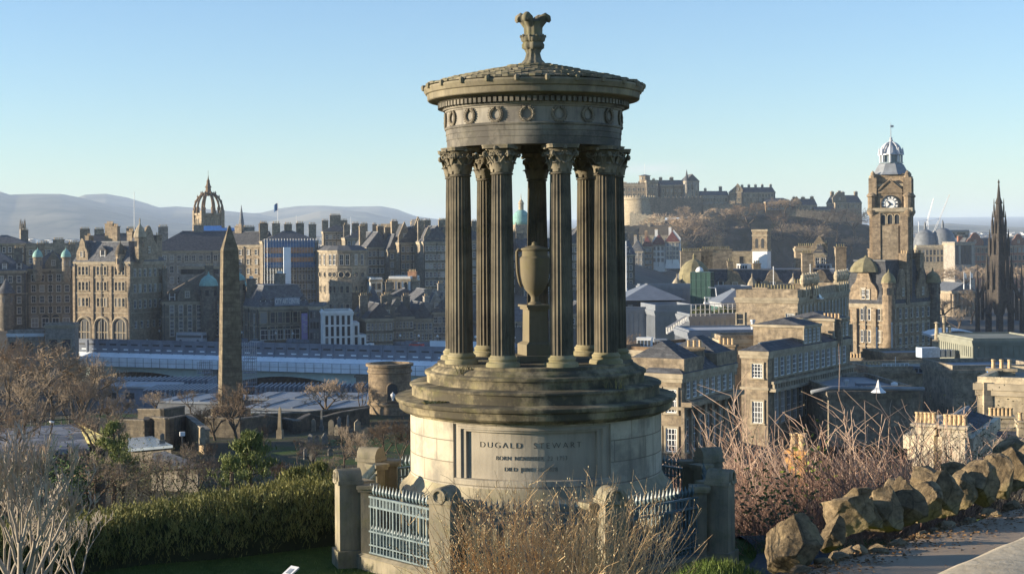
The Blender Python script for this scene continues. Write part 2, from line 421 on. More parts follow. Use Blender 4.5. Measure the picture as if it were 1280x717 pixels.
# ------------------------------------------------------------------ hills on the horizon
HILLM, n, l, bs = newmat('moorland')
oc = coords(n, l); f = nz(n, l, oc, 0.0012, 7, 0.65); f2 = nz(n, l, coords(n, l, 'Object', (1, 0.4, 1)), 0.004, 5, 0.6)
c = mixc(n, l, ramp(n, l, f, 0.35, 0.65), (0.03, 0.036, 0.02), (0.3, 0.26, 0.17))
c = mixc(n, l, ramp(n, l, f2, 0.52, 0.6, (0, 0, 0, 1), (0.6, 0.6, 0.6, 1)), c, (0.022, 0.036, 0.018))
l.new(c, bs.inputs['Base Color']); bs.inputs['Roughness'].default_value = 1.0; bs.inputs['Specular IOR Level'].default_value = 0.0
def ridge(pts, Y, depth, seed, amp=9.0, base=40):
    mb = MB(); n = 150; rows = 18
    p0, p1 = pts[0][0], pts[-1][0]
    def fn(u, v):
        px = lerp(p0, p1, u); top = at(px, table(pts, px), Y)
        w = v * 2 - 1                                     # -1 front foot, 0 crest, 1 back foot
        y = Y + w * depth; fall = 1 - abs(w) ** 1.25
        z = lerp(base, top.z, fall)
        q = Vector((top.x * 0.0012, y * 0.0012, seed))
        z += amp * (mnoise.fractal(q, 1.0, 2.0, 4)) * (0.25 + 4 * fall * (1 - fall)) * 2
        return (top.x * (y / Y), y, z)
    mb.grid(fn, n, rows)
    return tag(mb.build('hills', HILLM, smooth=True), kind='structure')
ridge([(-300, 225), (-120, 232), (0, 239), (12, 243), (43, 242), (77, 242), (98, 246), (140, 256), (200, 272), (240, 282), (300, 290)], 8200, 2600, 1.3, 13)
ridge([(60, 256), (98, 246), (107, 243), (132, 242), (160, 247), (184, 254), (199, 259), (221, 257.5), (239, 259), (282, 263.5), (320, 267), (360, 276), (420, 290)], 9800, 2400, 4.4, 9)
ridge([(200, 275), (280, 268), (326, 266), (347, 261), (372, 257.5), (403, 256.5), (433, 258), (476, 257.4), (495, 261), (519, 270), (544, 273.5), (575, 277), (640, 284), (740, 290)], 10500, 2200, 7.1, 7)
ridge([(320, 280), (372, 270.6), (400, 264), (427, 262.5), (458, 265.4), (479, 270.6), (520, 278), (560, 284)], 8600, 1800, 9.9, 7)
ridge([(900, 288), (1060, 284), (1130, 282), (1160, 281), (1185, 279), (1215, 281), (1250, 283), (1290, 284), (1420, 283), (1600, 286)], 7000, 2200, 12.5, 7)

# ------------------------------------------------------------------ city building kit
def frontA(pxL, YL, pxR, a, depth):
    """quad whose front runs from pxL (depth YL) to pxR, turned a degrees (positive faces right)"""
    a = R(a); kR = ray(pxR, 380)[0]; Lp = plan(pxL, YL)
    d = Vector((math.cos(a), math.sin(a)))
    t = (kR * YL - Lp.x) / (d.x - kR * d.y)
    Rp = Lp + d * t; nn = Vector((-d.y, d.x)) * depth
    return [Lp, Rp, Rp + nn, Lp + nn]
def corner(pxL, pxC, YC, pxR, b):
    """L-C is the sunny face, C-R the shaded one"""
    b = R(b); kL, kR = ray(pxL, 380)[0], ray(pxR, 380)[0]; Cp = plan(pxC, YC)
    t = (Cp.x - kL * Cp.y) / (math.cos(b) + kL * math.sin(b)); Lp = Cp - t * Vector((math.cos(b), -math.sin(b)))
    s = (kR * Cp.y - Cp.x) / (math.sin(b) - kR * math.cos(b)); Rp = Cp + s * Vector((math.sin(b), math.cos(b)))
    return [Lp, Cp, Rp, Lp + Rp - Cp]
def bil(q, u, v): return (q[0] * (1 - u) + q[1] * u) * (1 - v) + (q[3] * (1 - u) + q[2] * u) * v

WINCACHE = {}
def win_mesh(w, h, style):
    key = (round(w, 2), round(h, 2), style)
    if key in WINCACHE: return WINCACHE[key]
    f = MB(); p = MB(); t = 0.1 if w < 1.6 else 0.14
    fr = {'dark': S_TRIM, 'modern': IRONB}.get(style, WHITE)
    # stone surround: jambs, head, sill (mat 1); sash frame (mat 0)
    if style != 'modern':
        f.box((-w / 2 - 0.12, -0.09, 0), (0.22, 0.18, h), 0, 1); f.box((w / 2 + 0.12, -0.09, 0), (0.22, 0.18, h), 0, 1)
        f.box((0, -0.1, h / 2 + 0.13), (w + 0.5, 0.2, 0.24), 0, 1); f.box((0, -0.14, -h / 2 - 0.1), (w + 0.6, 0.28, 0.2), 0, 1)
    if style == 'arch':
        pts = [(math.cos(a) * w / 2, -0.06, h / 2 + 0.26 + math.sin(a) * w * 0.45) for a in [PI * i / 8 for i in range(9)]]
        f.tube([(x * 1.12, -0.08, z) for x, _, z in pts], 0.14, 5, 1)
        p.add([(x, -0.03, z) for x, _, z in pts], [tuple(range(9))[::-1]])
    for sx in (-1, 1): f.box((sx * (w / 2 - t / 2 - 0.01), -0.05, 0), (t, 0.05, h), 0, 0)
    f.box((0, -0.05, h / 2 - t / 2), (w - 2 * t - 0.02, 0.05, t), 0, 0); f.box((0, -0.05, -h / 2 + t / 2), (w - 2 * t - 0.02, 0.05, t), 0, 0)
    f.box((0, -0.055, 0), (w - 2 * t - 0.02, 0.06, t * 0.8), 0, 0)
    if style in ('sash', 'arch') and w > 1.0: f.box((0, -0.045, 0), (t * 0.6, 0.04, h - 2 * t), 0, 0)
    if style == 'fine':
        for k in (-1, 0, 1): f.box((k * w / 3.4, -0.045, 0), (0.06, 0.03, h - 2 * t), 0, 0)
        for k in (-1, 1): f.box((0, -0.046, k * h / 4), (w - 2 * t, 0.028, 0.06), 0, 0)
    p.add([(-w / 2, -0.025, -h / 2), (w / 2, -0.025, -h / 2), (w / 2, -0.025, h / 2), (-w / 2, -0.025, h / 2)], [(0, 1, 2, 3)])
    WINCACHE[key] = (f.mesh('window', [fr, S_TRIM]), p.mesh('pane', GLASS))
    return WINCACHE[key]
def window(root, P, rz, w, h, style='sash', name='window'):
    fm, pm = win_mesh(w, h, style)
    o = bpy.data.objects.new(name, fm); C.objects.link(o); o.parent = root
    o.location = Vector(P) - wloc(root); o.rotation_euler = (0, 0, rz)
    q = bpy.data.objects.new('pane', pm); C.objects.link(q); q.parent = o
    return o
def windows(root, A, B, rows, cols, w, h, zlo, zhi, style='sash', u0=0.06, u1=0.94, skip=None):
    d = B - A; rz = math.atan2(d.y, d.x)
    for r in range(rows):
        z = lerp(zlo, zhi, (r + 0.5) / rows)
        for c in range(cols):
            if skip and skip(r, c): continue
            q = A + d * lerp(u0, u1, (c + 0.5) / cols)
            window(root, (q.x, q.y, z), rz, w, h, style)
def offset(q, o):
    """quad grown outwards by o (convex, anticlockwise)"""
    n = len(q); out = []
    for i in range(n):
        a, b, c = q[i - 1], q[i], q[(i + 1) % n]
        d1, d2 = (b - a).normalized(), (c - b).normalized()
        n1, n2 = Vector((d1.y, -d1.x)), Vector((d2.y, -d2.x))
        k = (n1 + n2); out.append(b + k * (o / max(0.2, 1 + n1.dot(n2))))
    return out
def chimney_mb(mb, P, w, d, z0, z1, rz, pots=True, mp=1):
    mb.box((P[0], P[1], (z0 + z1) / 2), (w, d, z1 - z0), rz, 0)
    mb.box((P[0], P[1], z1 + 0.12), (w + 0.35, d + 0.35, 0.24), rz, 0)
    mb.box((P[0], P[1], z1 - 0.8), (w + 0.16, d + 0.16, 0.2), rz, 0)
    if pots:
        k = max(2, int(w / 0.6)); co, si = math.cos(rz), math.sin(rz)
        for i in range(k):
            t = ((i + 0.5) / k - 0.5) * w * 0.9
            mb.lathe([(0.17, 0), (0.15, 0.6), (0.19, 0.65), (0.17, 0.75)], (P[0] + t * co, P[1] + t * si, z1 + 0.24), 8, mp)

def block(name, label, foot, z0, z1, wall=None, roof='hip', rh=5.0, rmat=None, win=(), chim=(), dorm=(), gabs=(), bands=(), cat='building',
          group=None, eave=0.35, potm=None, ctop=None, trim=None, cmat=None):
    wall = wall or S_MID; rmat = rmat or SLATE; trim = trim or S_TRIM
    q = [Vector(p) for p in foot]; cen = sum(q, Vector((0, 0))) / len(q)
    root = thing(name, label, cat, (cen.x, cen.y, z0), 0, group)
    mb = MB(); mb.prism(q, z0 - (16 if cen.x < 10 and 425 < cen.y < 500 else 3), z1, 0)
    mb.prism(offset(q, 0.3), z1 - 0.55, z1 - 0.02, 1); mb.prism(offset(q, 0.16), z1 - 1.0, z1 - 0.55, 1)
    for b in bands: mb.prism(offset(q, 0.17), b, b + 0.35, 1)
    mb.build('wall', [wall, trim], root)
    r = MB(); e = offset(q, eave); a, bb = (q[1] - q[0]).length, (q[2] - q[1]).length
    E = [Vector((p.x, p.y, z1)) for p in e]; zt = z1 + rh
    if roof in ('hip', 'gable'):
        along = a >= bb
        if along: i = min(0.48, (bb / (2 * a)) if roof == 'hip' else 0.0); r0, r1 = bil(e, i, .5), bil(e, 1 - i, .5)
        else: i = min(0.48, (a / (2 * bb)) if roof == 'hip' else 0.0); r0, r1 = bil(e, .5, i), bil(e, .5, 1 - i)
        r0 = Vector((r0.x, r0.y, zt)); r1 = Vector((r1.x, r1.y, zt))
        if along: r.add(E + [r0, r1], [(0, 1, 5, 4), (1, 2, 5), (2, 3, 4, 5), (3, 0, 4), (3, 2, 1, 0)])
        else: r.add(E + [r0, r1], [(0, 1, 4), (1, 2, 5, 4), (2, 3, 5), (3, 0, 4, 5), (3, 2, 1, 0)])
        r.tube([r0, r1], 0.18, 5, 1)
    elif roof == 'mansard':
        ins = min(a, bb) * 0.16; t = offset(q, -ins)
        r.hull(E, [Vector((p.x, p.y, zt)) for p in t]); r.prism(offset(t, 0.15), zt + 0.01, zt + 0.3, 1)
    elif roof == 'flat':
        t = offset(q, -0.5)
        for k in range(len(q)):
            k2 = (k + 1) % len(q)
            r.hull([Vector((q[k].x, q[k].y, z1)), Vector((q[k2].x, q[k2].y, z1)), Vector((t[k2].x, t[k2].y, z1)), Vector((t[k].x, t[k].y, z1))],
                   [Vector((q[k].x, q[k].y, z1 + rh)), Vector((q[k2].x, q[k2].y, z1 + rh)), Vector((t[k2].x, t[k2].y, z1 + rh)), Vector((t[k].x, t[k].y, z1 + rh))], 1)
        r.prism(t, z1 - 0.3, z1 + 0.05, 0)
    rf = r.build('roof', [rmat, wall if roof == 'flat' else LEADD], root)
    rz = math.atan2((q[1] - q[0]).y, (q[1] - q[0]).x)
    for (u, v, w, d, h) in chim:
        P = bil(q, u, v); cm = MB(); hs_ = .62 + .38 * abs(math.sin(P.x * 3.7 + P.y * 1.3))
        chimney_mb(cm, P, w * (.72 + .25 * hs_), d * .9, z1 - 0.5, (zt if roof != 'flat' else z1) + h * hs_, rz)
        cm.build('chimney', [cmat or wall, potm or TERRA], rf)
    for (ed, n, w, h) in dorm:
        A, Bq = q[ed], q[(ed + 1) % len(q)]; d = (Bq - A); L = d.length; d.normalize(); nn = Vector((-d.y, d.x)); az = math.atan2(d.y, d.x)
        for k in range(n):
            P = A + d * L * (k + 0.5) / n + nn * 0.9; dm = MB()
            zb = z1 + 0.15; co, si = d.x, d.y
            def W3(x, y, z): return (P.x + d.x * x + nn.x * y, P.y + d.y * x + nn.y * y, z)
            dm.hull([W3(-w / 2, -.4, zb), W3(w / 2, -.4, zb), W3(w / 2, 2.2, zb), W3(-w / 2, 2.2, zb)],
                    [W3(-w / 2, -.4, zb + h), W3(w / 2, -.4, zb + h), W3(w / 2, 2.2, zb + h), W3(-w / 2, 2.2, zb + h)], 0)
            dm.add([W3(-w / 2 - .2, -.6, zb + h), W3(w / 2 + .2, -.6, zb + h), W3(0, -.6, zb + h + w * .55), W3(-w / 2 - .2, 3, zb + h), W3(w / 2 + .2, 3, zb + h), W3(0, 3, zb + h + w * .55)],
                   [(0, 1, 2), (1, 4, 5, 2), (3, 0, 2, 5), (0, 3, 4, 1), (3, 5, 4)], 1)
            g0 = w * 0.36
            dm.add([W3(-g0, -.43, zb + .15), W3(g0, -.43, zb + .15), W3(g0, -.43, zb + h - .1), W3(-g0, -.43, zb + h - .1)], [(0, 1, 2, 3)], 2)
            for sx in (-1, 1): dm.box(W3(sx * g0, -.44, zb + h / 2), (.14, .08, h - .2), az, 3)
            dm.box(W3(0, -.45, zb + h / 2), (g0 * 2, .07, .12), az, 3)
            dm.build('dormer', [wall, rmat, GLASS, WHITE], rf)
    for (ed, u, w, h, sty) in gabs:
        A, Bq = q[ed], q[(ed + 1) % len(q)]; d = (Bq - A); L = d.length; d.normalize(); nn = Vector((-d.y, d.x)); az = math.atan2(d.y, d.x)
        P = A + d * L * u; gm = MB()
        def W3(x, y, z): return (P.x + d.x * x + nn.x * y, P.y + d.y * x + nn.y * y, z)
        if sty == 'step':
            k = 5; pr = []
            for i in range(k): pr += [(-w / 2 + w / 2 * i / k, h * (0.35 + .65 * i / k)), (-w / 2 + w / 2 * i / k, h * (0.35 + .65 * (i + 1) / k))]
            pr = [(-w / 2, 0)] + pr; pr = pr + [(-x, z) for x, z in reversed(pr)]
        elif sty == 'curve':
            pr = [(-w / 2, 0), (-w / 2, h * .35), (-w * .4, h * .5), (-w * .28, h * .6), (-w * .2, h * .82), (-w * .1, h * .95), (0, h)]
            pr = pr + [(-x, z) for x, z in reversed(pr[:-1])]
        else: pr = [(-w / 2, 0), (-w / 2, h * .3), (0, h), (w / 2, h * .3), (w / 2, 0)]
        lo = [W3(x, -0.12, z1 + z) for x, z in pr]; hi = [W3(x, 0.6, z1 + z) for x, z in pr]
        gm.hull(hi, lo, 0)
        # roof running back from the gable
        gm.add([W3(-w * .45, .6, z1 + h * .28), W3(w * .45, .6, z1 + h * .28), W3(0, .6, z1 + h * .9), W3(-w * .45, 5, z1 + h * .28), W3(w * .45, 5, z1 + h * .28), W3(0, 5, z1 + h * .9)],
               [(1, 4, 5, 2), (3, 0, 2, 5), (3, 5, 4)], 1)
        go = gm.build('gable', [wall, rmat], root)
        ww = min(1.3, w * .22); P3 = W3(0, -0.14, z1 + h * .32)
        fm, pm = win_mesh(ww, ww * 1.5, 'sash'); o = bpy.data.objects.new('window', fm); C.objects.link(o); o.parent = go
        o.location = Vector(P3) - wloc(go); o.rotation_euler = (0, 0, az)
        mbp = MB(); 
    if (q[1] - q[0]).length > 9 and roof in ('hip', 'gable', 'mansard'):      # cast iron downpipes
        dp = MB(); d = (q[1] - q[0]).normalized(); nn = Vector((d.y, -d.x)); L = (q[1] - q[0]).length
        for u in (.02, .5, .98): P = q[0] + d * L * u + nn * .2; dp.box((P.x, P.y, (z0 + z1) / 2), (.2, .2, z1 - z0 - 1), rz); dp.box((P.x, P.y, z1 - 1.0), (.5, .34, .5), rz)
        dp.build('downpipe', IRONB, root)
    for wd in win:
        ed, rows, cols, w, h, zlo, zhi = wd[:7]; sty = wd[7] if len(wd) > 7 else 'sash'
        u0, u1 = wd[8] if len(wd) > 8 else (0.05, 0.95)
        windows(root, q[ed], q[(ed + 1) % len(q)], rows, cols, w, h, zlo, zhi, sty, u0, u1)
    return root, q, rf
def turret(root, P, r, z0, z1, cap, capm, wall, style='cone', n=12, name='turret'):
    mb = MB(); mb.lathe([(r * .5, z0 - r), (r, z0), (r, z1 - .4), (r * 1.15, z1 - .3), (r * 1.15, z1)], (P[0], P[1], 0), n, 0)
    if style == 'cone': pr = [(r * 1.2, 0), (r * .6, cap * .5), (0.06, cap)]
    elif style == 'ogee': pr = [(r * 1.2, 0), (r * 1.1, cap * .18), (r * .75, cap * .42), (r * .35, cap * .58), (r * .14, cap * .68), (r * .1, cap * .8), (r * .16, cap * .84), (0.03, cap)]
    else: pr = [(r * 1.15, 0), (r * 1.08, cap * .2), (r * .88, cap * .45), (r * .5, cap * .66), (r * .18, cap * .74), (r * .1, cap * .85), (0.03, cap)]
    mb.lathe(pr, (P[0], P[1], z1 + .003), n, 1)
    for k in range(n // 2):
        t = 2 * PI * (k + .5) / (n // 2)
        zm = z1 - min(2.2, (z1 - z0) * .5)
        mb.box((P[0] + math.cos(t) * r * .98, P[1] + math.sin(t) * r * .98, zm), (.14, r * .4, min(1.8, (z1 - z0) * .6)), t, 2)
    return mb.build(name, [wall, capm, GLASS], root, smooth=35)
# ------------------------------------------------------------------ old town, from the edge of the picture to the monument
def Zy(py, px, Y): return zat(px, py, Y)
# 1 dark block on the edge
Yc = 508
z1 = Zy(338, 15, Yc)
b1, q, _ = block('stone_tenement', 'soot dark tenement with round corner bay cut by the picture edge', frontA(-40, 505, 33, 12, 22), 4, z1, S_DARK, 'hip', 6,
      win=((0, 5, 6, 1.3, 2.3, 7, z1 - 1.2),), chim=((.3, .5, 3, 1.2, 2), (.8, .5, 3, 1.2, 2)), dorm=((0, 4, 1.8, 2.4),), bands=(z1 - 8,))
turret(b1, plan(8, 505), 2.6, 7, Zy(366, 8, 505), 5, SLATE, S_DARK, 'cone')
z1 = Zy(336, 60, Yc)
b2, q, _ = block('baronial_block', 'grey baronial block with two green copper turret caps beside the arcaded hotel', frontA(34, 512, 92, 11, 20), 4, z1, S_MID, 'hip', 6,
      win=((0, 4, 5, 1.5, 2.4, 10.5, z1 - 1.4), (0, 1, 4, 2.3, 3.2, 5.5, 10.2, 'arch')), chim=((.2, .6, 3, 1.2, 2.5), (.62, .5, 4.0, 1.3, 4.5), (.9, .6, 2.5, 1.2, 2)),
      gabs=((0, .57, 5.5, 6.2, 'point'),), bands=(z1 - 5, z1 - 13))
for px in (47.5, 83): turret(b2, plan(px, 510), 1.55, z1 - 3, Zy(321, px, 510), Zy(311, px, 510) - Zy(321, px, 510) + .6, COPPER, S_MID, 'dome')
z1 = Zy(413, 35, 455)
block('shop_pavilion', 'low stone shop under a long pale awning in front of the turreted block', frontA(9, 455, 54, 6, 6), 0, z1 - 0.9, S_GREY, 'flat', 0.9, HOARD,
      win=((0, 1, 4, 2.4, 2.8, 0.5, z1 - 1.6, 'dark'),), trim=HOARD)
z1 = Zy(404, 75, 452)
block('stone_kiosk', 'square stone entrance block with dark doorway below the turreted block', frontA(56, 452, 93, 6, 7), -2, z1 - .5, S_GREY, 'flat', .5, LEADD,
      win=((0, 1, 2, 2.6, 3.2, 0, z1 - 2, 'dark'),))

# 2 the arcaded hotel
F = corner(93, 163, 472, 205, 24); z1 = Zy(327, 163, 472); zb = 4.0
hotel, q, rf = block('arcaded_hotel', 'ornate sandstone hotel with three tall ground floor arches and a spired gable', F, zb, z1, S_LIT, 'mansard', 6.2, SLATE,
      win=((1, 3, 6, 1.2, 2.6, 13, z1 - 1.2), (1, 1, 5, 1.2, 2.2, 6, 12)), chim=((.02, .4, 1.6, 2.6, 2.0), (.28, .6, 3.2, 1.8, 6.0), (.45, .5, 2.0, 1.6, 5.0), (.72, .5, 2.4, 2.0, 5.0), (.95, .9, 1.6, 3.0, 2.0)),
      gabs=((0, .15, 4.6, 7.6, 'curve'), (1, .55, 9.5, 11.5, 'curve')), dorm=((0, 3, 2.4, 3.6),), bands=(z1 - 5.2, z1 - 10.2, 12.6))
A, B = q[0], q[1]; d = (B - A); L = d.length
for r, zz in enumerate((z1 - 2.9, z1 - 7.8, z1 - 12.9)):
    for c in (.17, .5, .82):
        for s in (-1, 0, 1):
            P = A + d * (c + s * 1.45 / L); window(hotel, (P.x, P.y, zz), math.atan2(d.y, d.x), 1.0, 2.7, 'dark')
# the three arches: proud ring, dark opening behind it, each a part
dn = d.normalized(); nn = Vector((dn.y, -dn.x)); rz = math.atan2(d.y, d.x)
for c in (.18, .5, .82):
    P = A + d * c; mb = MB(); w = L * .118; zs = 8.6
    arc = [(math.cos(PI * i / 12) * w, zs + math.sin(PI * i / 12) * w * 1.05) for i in range(13)]
    pts = [(w, zb)] + arc + [(-w, zb)]
    mb.add([(P.x + dn.x * x + nn.x * .04, P.y + dn.y * x + nn.y * .04, z) for x, z in pts], [tuple(range(len(pts)))], 1)
    mb.tube([(P.x + dn.x * x * 1.06 + nn.x * .15, P.y + dn.y * x * 1.06 + nn.y * .15, z) for x, z in pts], .42, 6, 0, True)
    mb.box((P.x + nn.x * .1, P.y + nn.y * .1, 6.6), (w * 1.7, .16, .3), rz, 0)
    for s in (-.4, .4): mb.box((P.x + dn.x * s * w + nn.x * .1, P.y + dn.y * s * w + nn.y * .1, 7.2), (.25, .16, 5.5), rz, 0)
    mb.build('archway', [S_TRIM, IRONB], hotel)
for k in range(4):      # quoined piers between the bays of the sunny face
    P = A + d * (.005, .335, .66, .99)[k] + nn * .12; mb = MB()
    mb.box((P.x, P.y, (zb + z1) / 2 - .6), (.9, .5, z1 - zb - 1.6), rz, 0)
    mb.build('pilaster', S_LIT, hotel)
P = plan(175.5, 474); turret(hotel, P, 1.7, z1 + 1, Zy(296, 175, 474), Zy(272, 175, 474) - Zy(296, 175, 474), S_TRIM, S_LIT, 'ogee', 8)
for px, Y_ in ((151, 474), (192, 486)): turret(hotel, plan(px, Y_), 1.5, z1 - 2, Zy(318, px, Y_), 4.6, SLATE_B, S_LIT, 'dome', 10)

# 3 broad roofed block between the hotel and the obelisk
z1 = Zy(376, 240, 482)
b3, q, rf = block('scots_tenement', 'dark tenement under a broad brown slate roof with one green copper turret cap', frontA(203, 476, 326, 16, 34), 3, z1, S_DARK, 'hip', 9.5, SLATE_B,
      win=((0, 4, 10, 1.3, 2.3, 5, z1 - 1.0),), chim=((.04, .3, 1.6, 3.0, 1.0), (.5, .3, 3, 1.4, 2)), dorm=((0, 5, 2.2, 2.6),), gabs=((0, .25, 6, 7, 'point'),), bands=(z1 - 5,))
turret(b3, plan(261, 478), 2.7, 6, Zy(357, 261, 478), Zy(343, 261, 478) - Zy(357, 261, 478) + 1, COPPER, S_DARK, 'dome')
turret(b3, plan(300, 486), 2.0, 12, Zy(357, 300, 486), 4.5, COPPER, S_DARK, 'dome', name='corner_turret')
# 4 long court building with its big roofs
z1 = Zy(313, 230, 575)
block('court_house', 'long sunlit court building with a low slate roof under the crown steeple', frontA(184, 560, 345, 12, 26), 8, z1, S_GREY, 'hip', Zy(289, 230, 575) - z1, SLATE,
      win=((0, 3, 16, 1.5, 2.6, z1 - 13, z1 - 1),), chim=((.12, .5, 4, 1.4, 2.0), (.4, .5, 4.0, 1.4, 2.2), (.8, .5, 5, 1.4, 2)), bands=(z1 - 4,))
z1 = Zy(333, 235, 520)
block('glass_roofed_hall', 'flat hall with pale glazed clerestory behind the brown slate roof', frontA(224, 522, 276, 8, 12), 6, z1, S_GREY, 'flat', .8, LEAD, win=((0, 1, 6, 2.4, 1.8, z1 - 3, z1 - .6, 'modern'),))

# 5 crown steeple
Ys = 724; P = plan(260.5, Ys, 260); s = mpp(Ys)
st = thing('crown_steeple', 'square church tower topped by an open crown of stone ribs and pinnacles', 'steeple', (P.x, P.y, 24))
zt = Zy(262, 260, Ys); zp = Zy(265.5, 260, Ys); hw = 15.6 * s
mb = MB(); rz = R(33)
mb.box((P.x, P.y, (20 + zp) / 2 - 5), (hw * 1.7, hw * 1.7, zp - 20 + 10 - 2), rz, 0)
mb.box((P.x, P.y, zp - .8), (hw * 1.85, hw * 1.85, .9), rz, 1)
for k in range(4):
    a = rz + PI / 4 + k * PI / 2; mb.box((P.x + math.cos(a) * hw * 1.17, P.y + math.sin(a) * hw * 1.17, zp - 9), (1.8, 1.8, 20), rz, 0)
mb.build('tower', [S_LIT, S_TRIM], st)
for f in range(4):
    a = rz + f * PI / 2 - PI / 2
    for k in (-.5, 0, .5):
        c0 = Vector((P.x + math.cos(a) * hw * .853, P.y + math.sin(a) * hw * .853)); tt = Vector((-math.sin(a), math.cos(a)))
        q_ = c0 + tt * k * hw; window(st, (q_.x, q_.y, zp - 6.3), a + PI / 2, 1.0, 6.4, 'dark', 'belfry_opening')
top = Vector((P.x, P.y, Zy(241, 260, Ys)))
for k in range(8):
    a = rz + k * PI / 4; rr = hw * (1.15 if k % 2 else .86)
    mb = MB(); foot = Vector((P.x + math.cos(a) * rr, P.y + math.sin(a) * rr, zp - .4))
    pts = []
    for i in range(11):
        t = i / 10 * PI / 2; rad = rr * 1.04 * max(0, math.cos(t)) ** .95 + .35
        pts.append((P.x + math.cos(a) * rad, P.y + math.sin(a) * rad, lerp(foot.z, top.z, math.sin(t))))
    mb.tube(pts, [.5] * 11, 6)
    for i in (3, 5, 7): mb.lathe([(.4, -.4), (.3, .6), (.42, .8), (.04, 2.0)], pts[i], 6)
    mb.lathe([(.7, -1), (.6, 2.0), (.8, 2.2), (.4, 3.4), (.05, 6.4)], tuple(foot), 8)
    mb.build('crown_rib', S_BROWN, st)
mb = MB(); h = Zy(219, 260, Ys) - top.z
mb.lathe([(2.0, -1.5), (2.2, 0), (1.4, .8), (1.2, h * .28), (1.7, h * .3), (1.0, h * .45), (.7, h * .62), (.9, h * .64), (.3, h * .8), (.08, h)], tuple(top), 8)
mb.tube([top + Vector((0, 0, h)), top + Vector((0, 0, h + 2.2))], .07, 5)
mb.build('spire', S_BROWN, st)
# blue sheeting round the church roof below the steeple
mb = MB(); Pb = plan(262, 700); zz = Zy(288, 262, 700)
for k, (a, b) in enumerate(((244, 276), (276, 292))):
    p0, p1 = plan(a, 690), plan(b, 690); mb.hull([(p0.x, p0.y, zz - .5), (p1.x, p1.y, zz - .5), (p1.x, p1.y + 3, zz - .5), (p0.x, p0.y + 3, zz - .5)],
        [(p0.x, p0.y, zz + 2.1 - k), (p1.x, p1.y, zz + 2.1 - k), (p1.x, p1.y + 3, zz + 2.1 - k), (p0.x, p0.y + 3, zz + 2.1 - k)])
tag(mb.build('roof_sheeting', BLUE), 'bright blue sheeting wrapped round scaffold below the crown steeple', 'sheeting')

def spire(name, label, px, Y, py0, py1, wpx, mat, n=8):
    P = plan(px, Y); t = thing(name, label, 'spire', (P.x, P.y, Zy(py1, px, Y)))
    z0, z1 = Zy(py1, px, Y), Zy(py0, px, Y); w = wpx * mpp(Y) / 2; mb = MB()
    mb.box((P.x, P.y, z0 - 9.5), (w * 1.8, w * 1.8, 19 + (5 if name == 'gothic_spire' else 0)), R(30)); mb.build('tower', S_MID, t)
    mb = MB(); mb.lathe([(w, 3 if name == 'gothic_spire' else -.6), (w * .5, (z1 - z0) * .5), (.06, z1 - z0)], (P.x, P.y, z0), n)
    for k in range(4 if name == 'gothic_spire' else 0):
        a = R(75) + k * PI / 2; mb.lathe([(.5, 2.5), (.4, 5), (.05, 8)], (P.x + math.cos(a) * w, P.y + math.sin(a) * w, z0), 6)
    mb.build('steeple', mat, t); return t
spire('church_spire', 'slender grey slate spire between the crown steeple and a white flagpole', 302.5, 760, 256, 282, 8, LEADD)
spire('gothic_spire', 'small dark pinnacled spire on the skyline above the copper capped turrets', 29, 800, 276, 292, 7, S_DARK)

# 6 tall tenements of the ridge, with the scaffold
z1 = Zy(306, 305, 570)
block('tall_tenement', 'tall plain tenement beside the blue scaffold, upper wall in sun', corner(284, 328, 560, 345, 20), 4, z1, S_LIT, 'gable', 5, SLATE,
      win=((0, 7, 4, 1.2, 2.0, 8, z1 - 1), (1, 7, 3, 1.1, 2.0, 8, z1 - 1)), chim=((.15, .5, 3, 1.4, 2.2), (.85, .5, 3.4, 1.4, 2.6)))
z1 = Zy(301, 360, 556)
b5, q5, _ = block('scaffolded_tenement', 'seven storey tenement half wrapped in blue and orange scaffold sheeting', frontA(329, 548, 398, 14, 18), 4, z1, S_MID, 'hip', 4, SLATE,
      win=((0, 8, 11, 1.1, 2.0, 6, z1 - 1),), chim=[(u, .5, 3.0, 1.3, 2.5) for u in (.05, .28, .5, .72, .95)])
sc = thing('scaffold', 'scaffold of blue netting, orange boards and a white stair tower on a tenement', 'scaffold', (q5[0].x, q5[0].y, 4))
A, B = q5[0], q5[1]; d = (B - A).normalized(); nn = Vector((d.y, -d.x)); L = (B - A).length; rz = math.atan2(d.y, d.x)
def onA(u, o): p = A + d * L * u + nn * o; return (p.x, p.y)
for zz0, zz1, mt, nm in ((300, 309, BLUENET, 'netting'), (309.5, 316, ORANGE, 'board_lift'), (316.5, 321, BLUENET, 'netting'), (321.5, 327, ORANGE, 'board_lift'), (327.5, 334, BLUENET, 'netting')):
    mb = MB(); a, b = Zy(zz0, 360, 550), Zy(zz1, 360, 550); x, y = onA(.48, 1.6)
    mb.box((x, y, (a + b) / 2), (L * (.9 if mt == BLUENET else .86), .25, a - b), rz); mb.build(nm, mt, sc)
mb = MB()
for i in range(19):
    x, y = onA(.02 + i * .052, 1.9); mb.tube([(x, y, 5), (x, y, Zy(298, 360, 550))], .07, 4)
for k in range(12):
    zz = 6 + k * 2.9
    if zz < Zy(300, 360, 550): mb.tube([(*onA(.02, 1.95), zz), (*onA(.96, 1.95), zz)], .06, 4)
mb.build('scaffold_tubes', STEEL, sc)
mb = MB(); x, y = onA(.42, 3.2); zz = Zy(309, 356, 546); mb.box((x, y, (5 + zz) / 2), (2.6, 2.0, zz - 5), rz)
for k in range(10): mb.box((x, y - .0, 6 + k * 2.9), (2.8, 2.2, .18), rz)
mb.build('stair_tower', HOARD, sc)

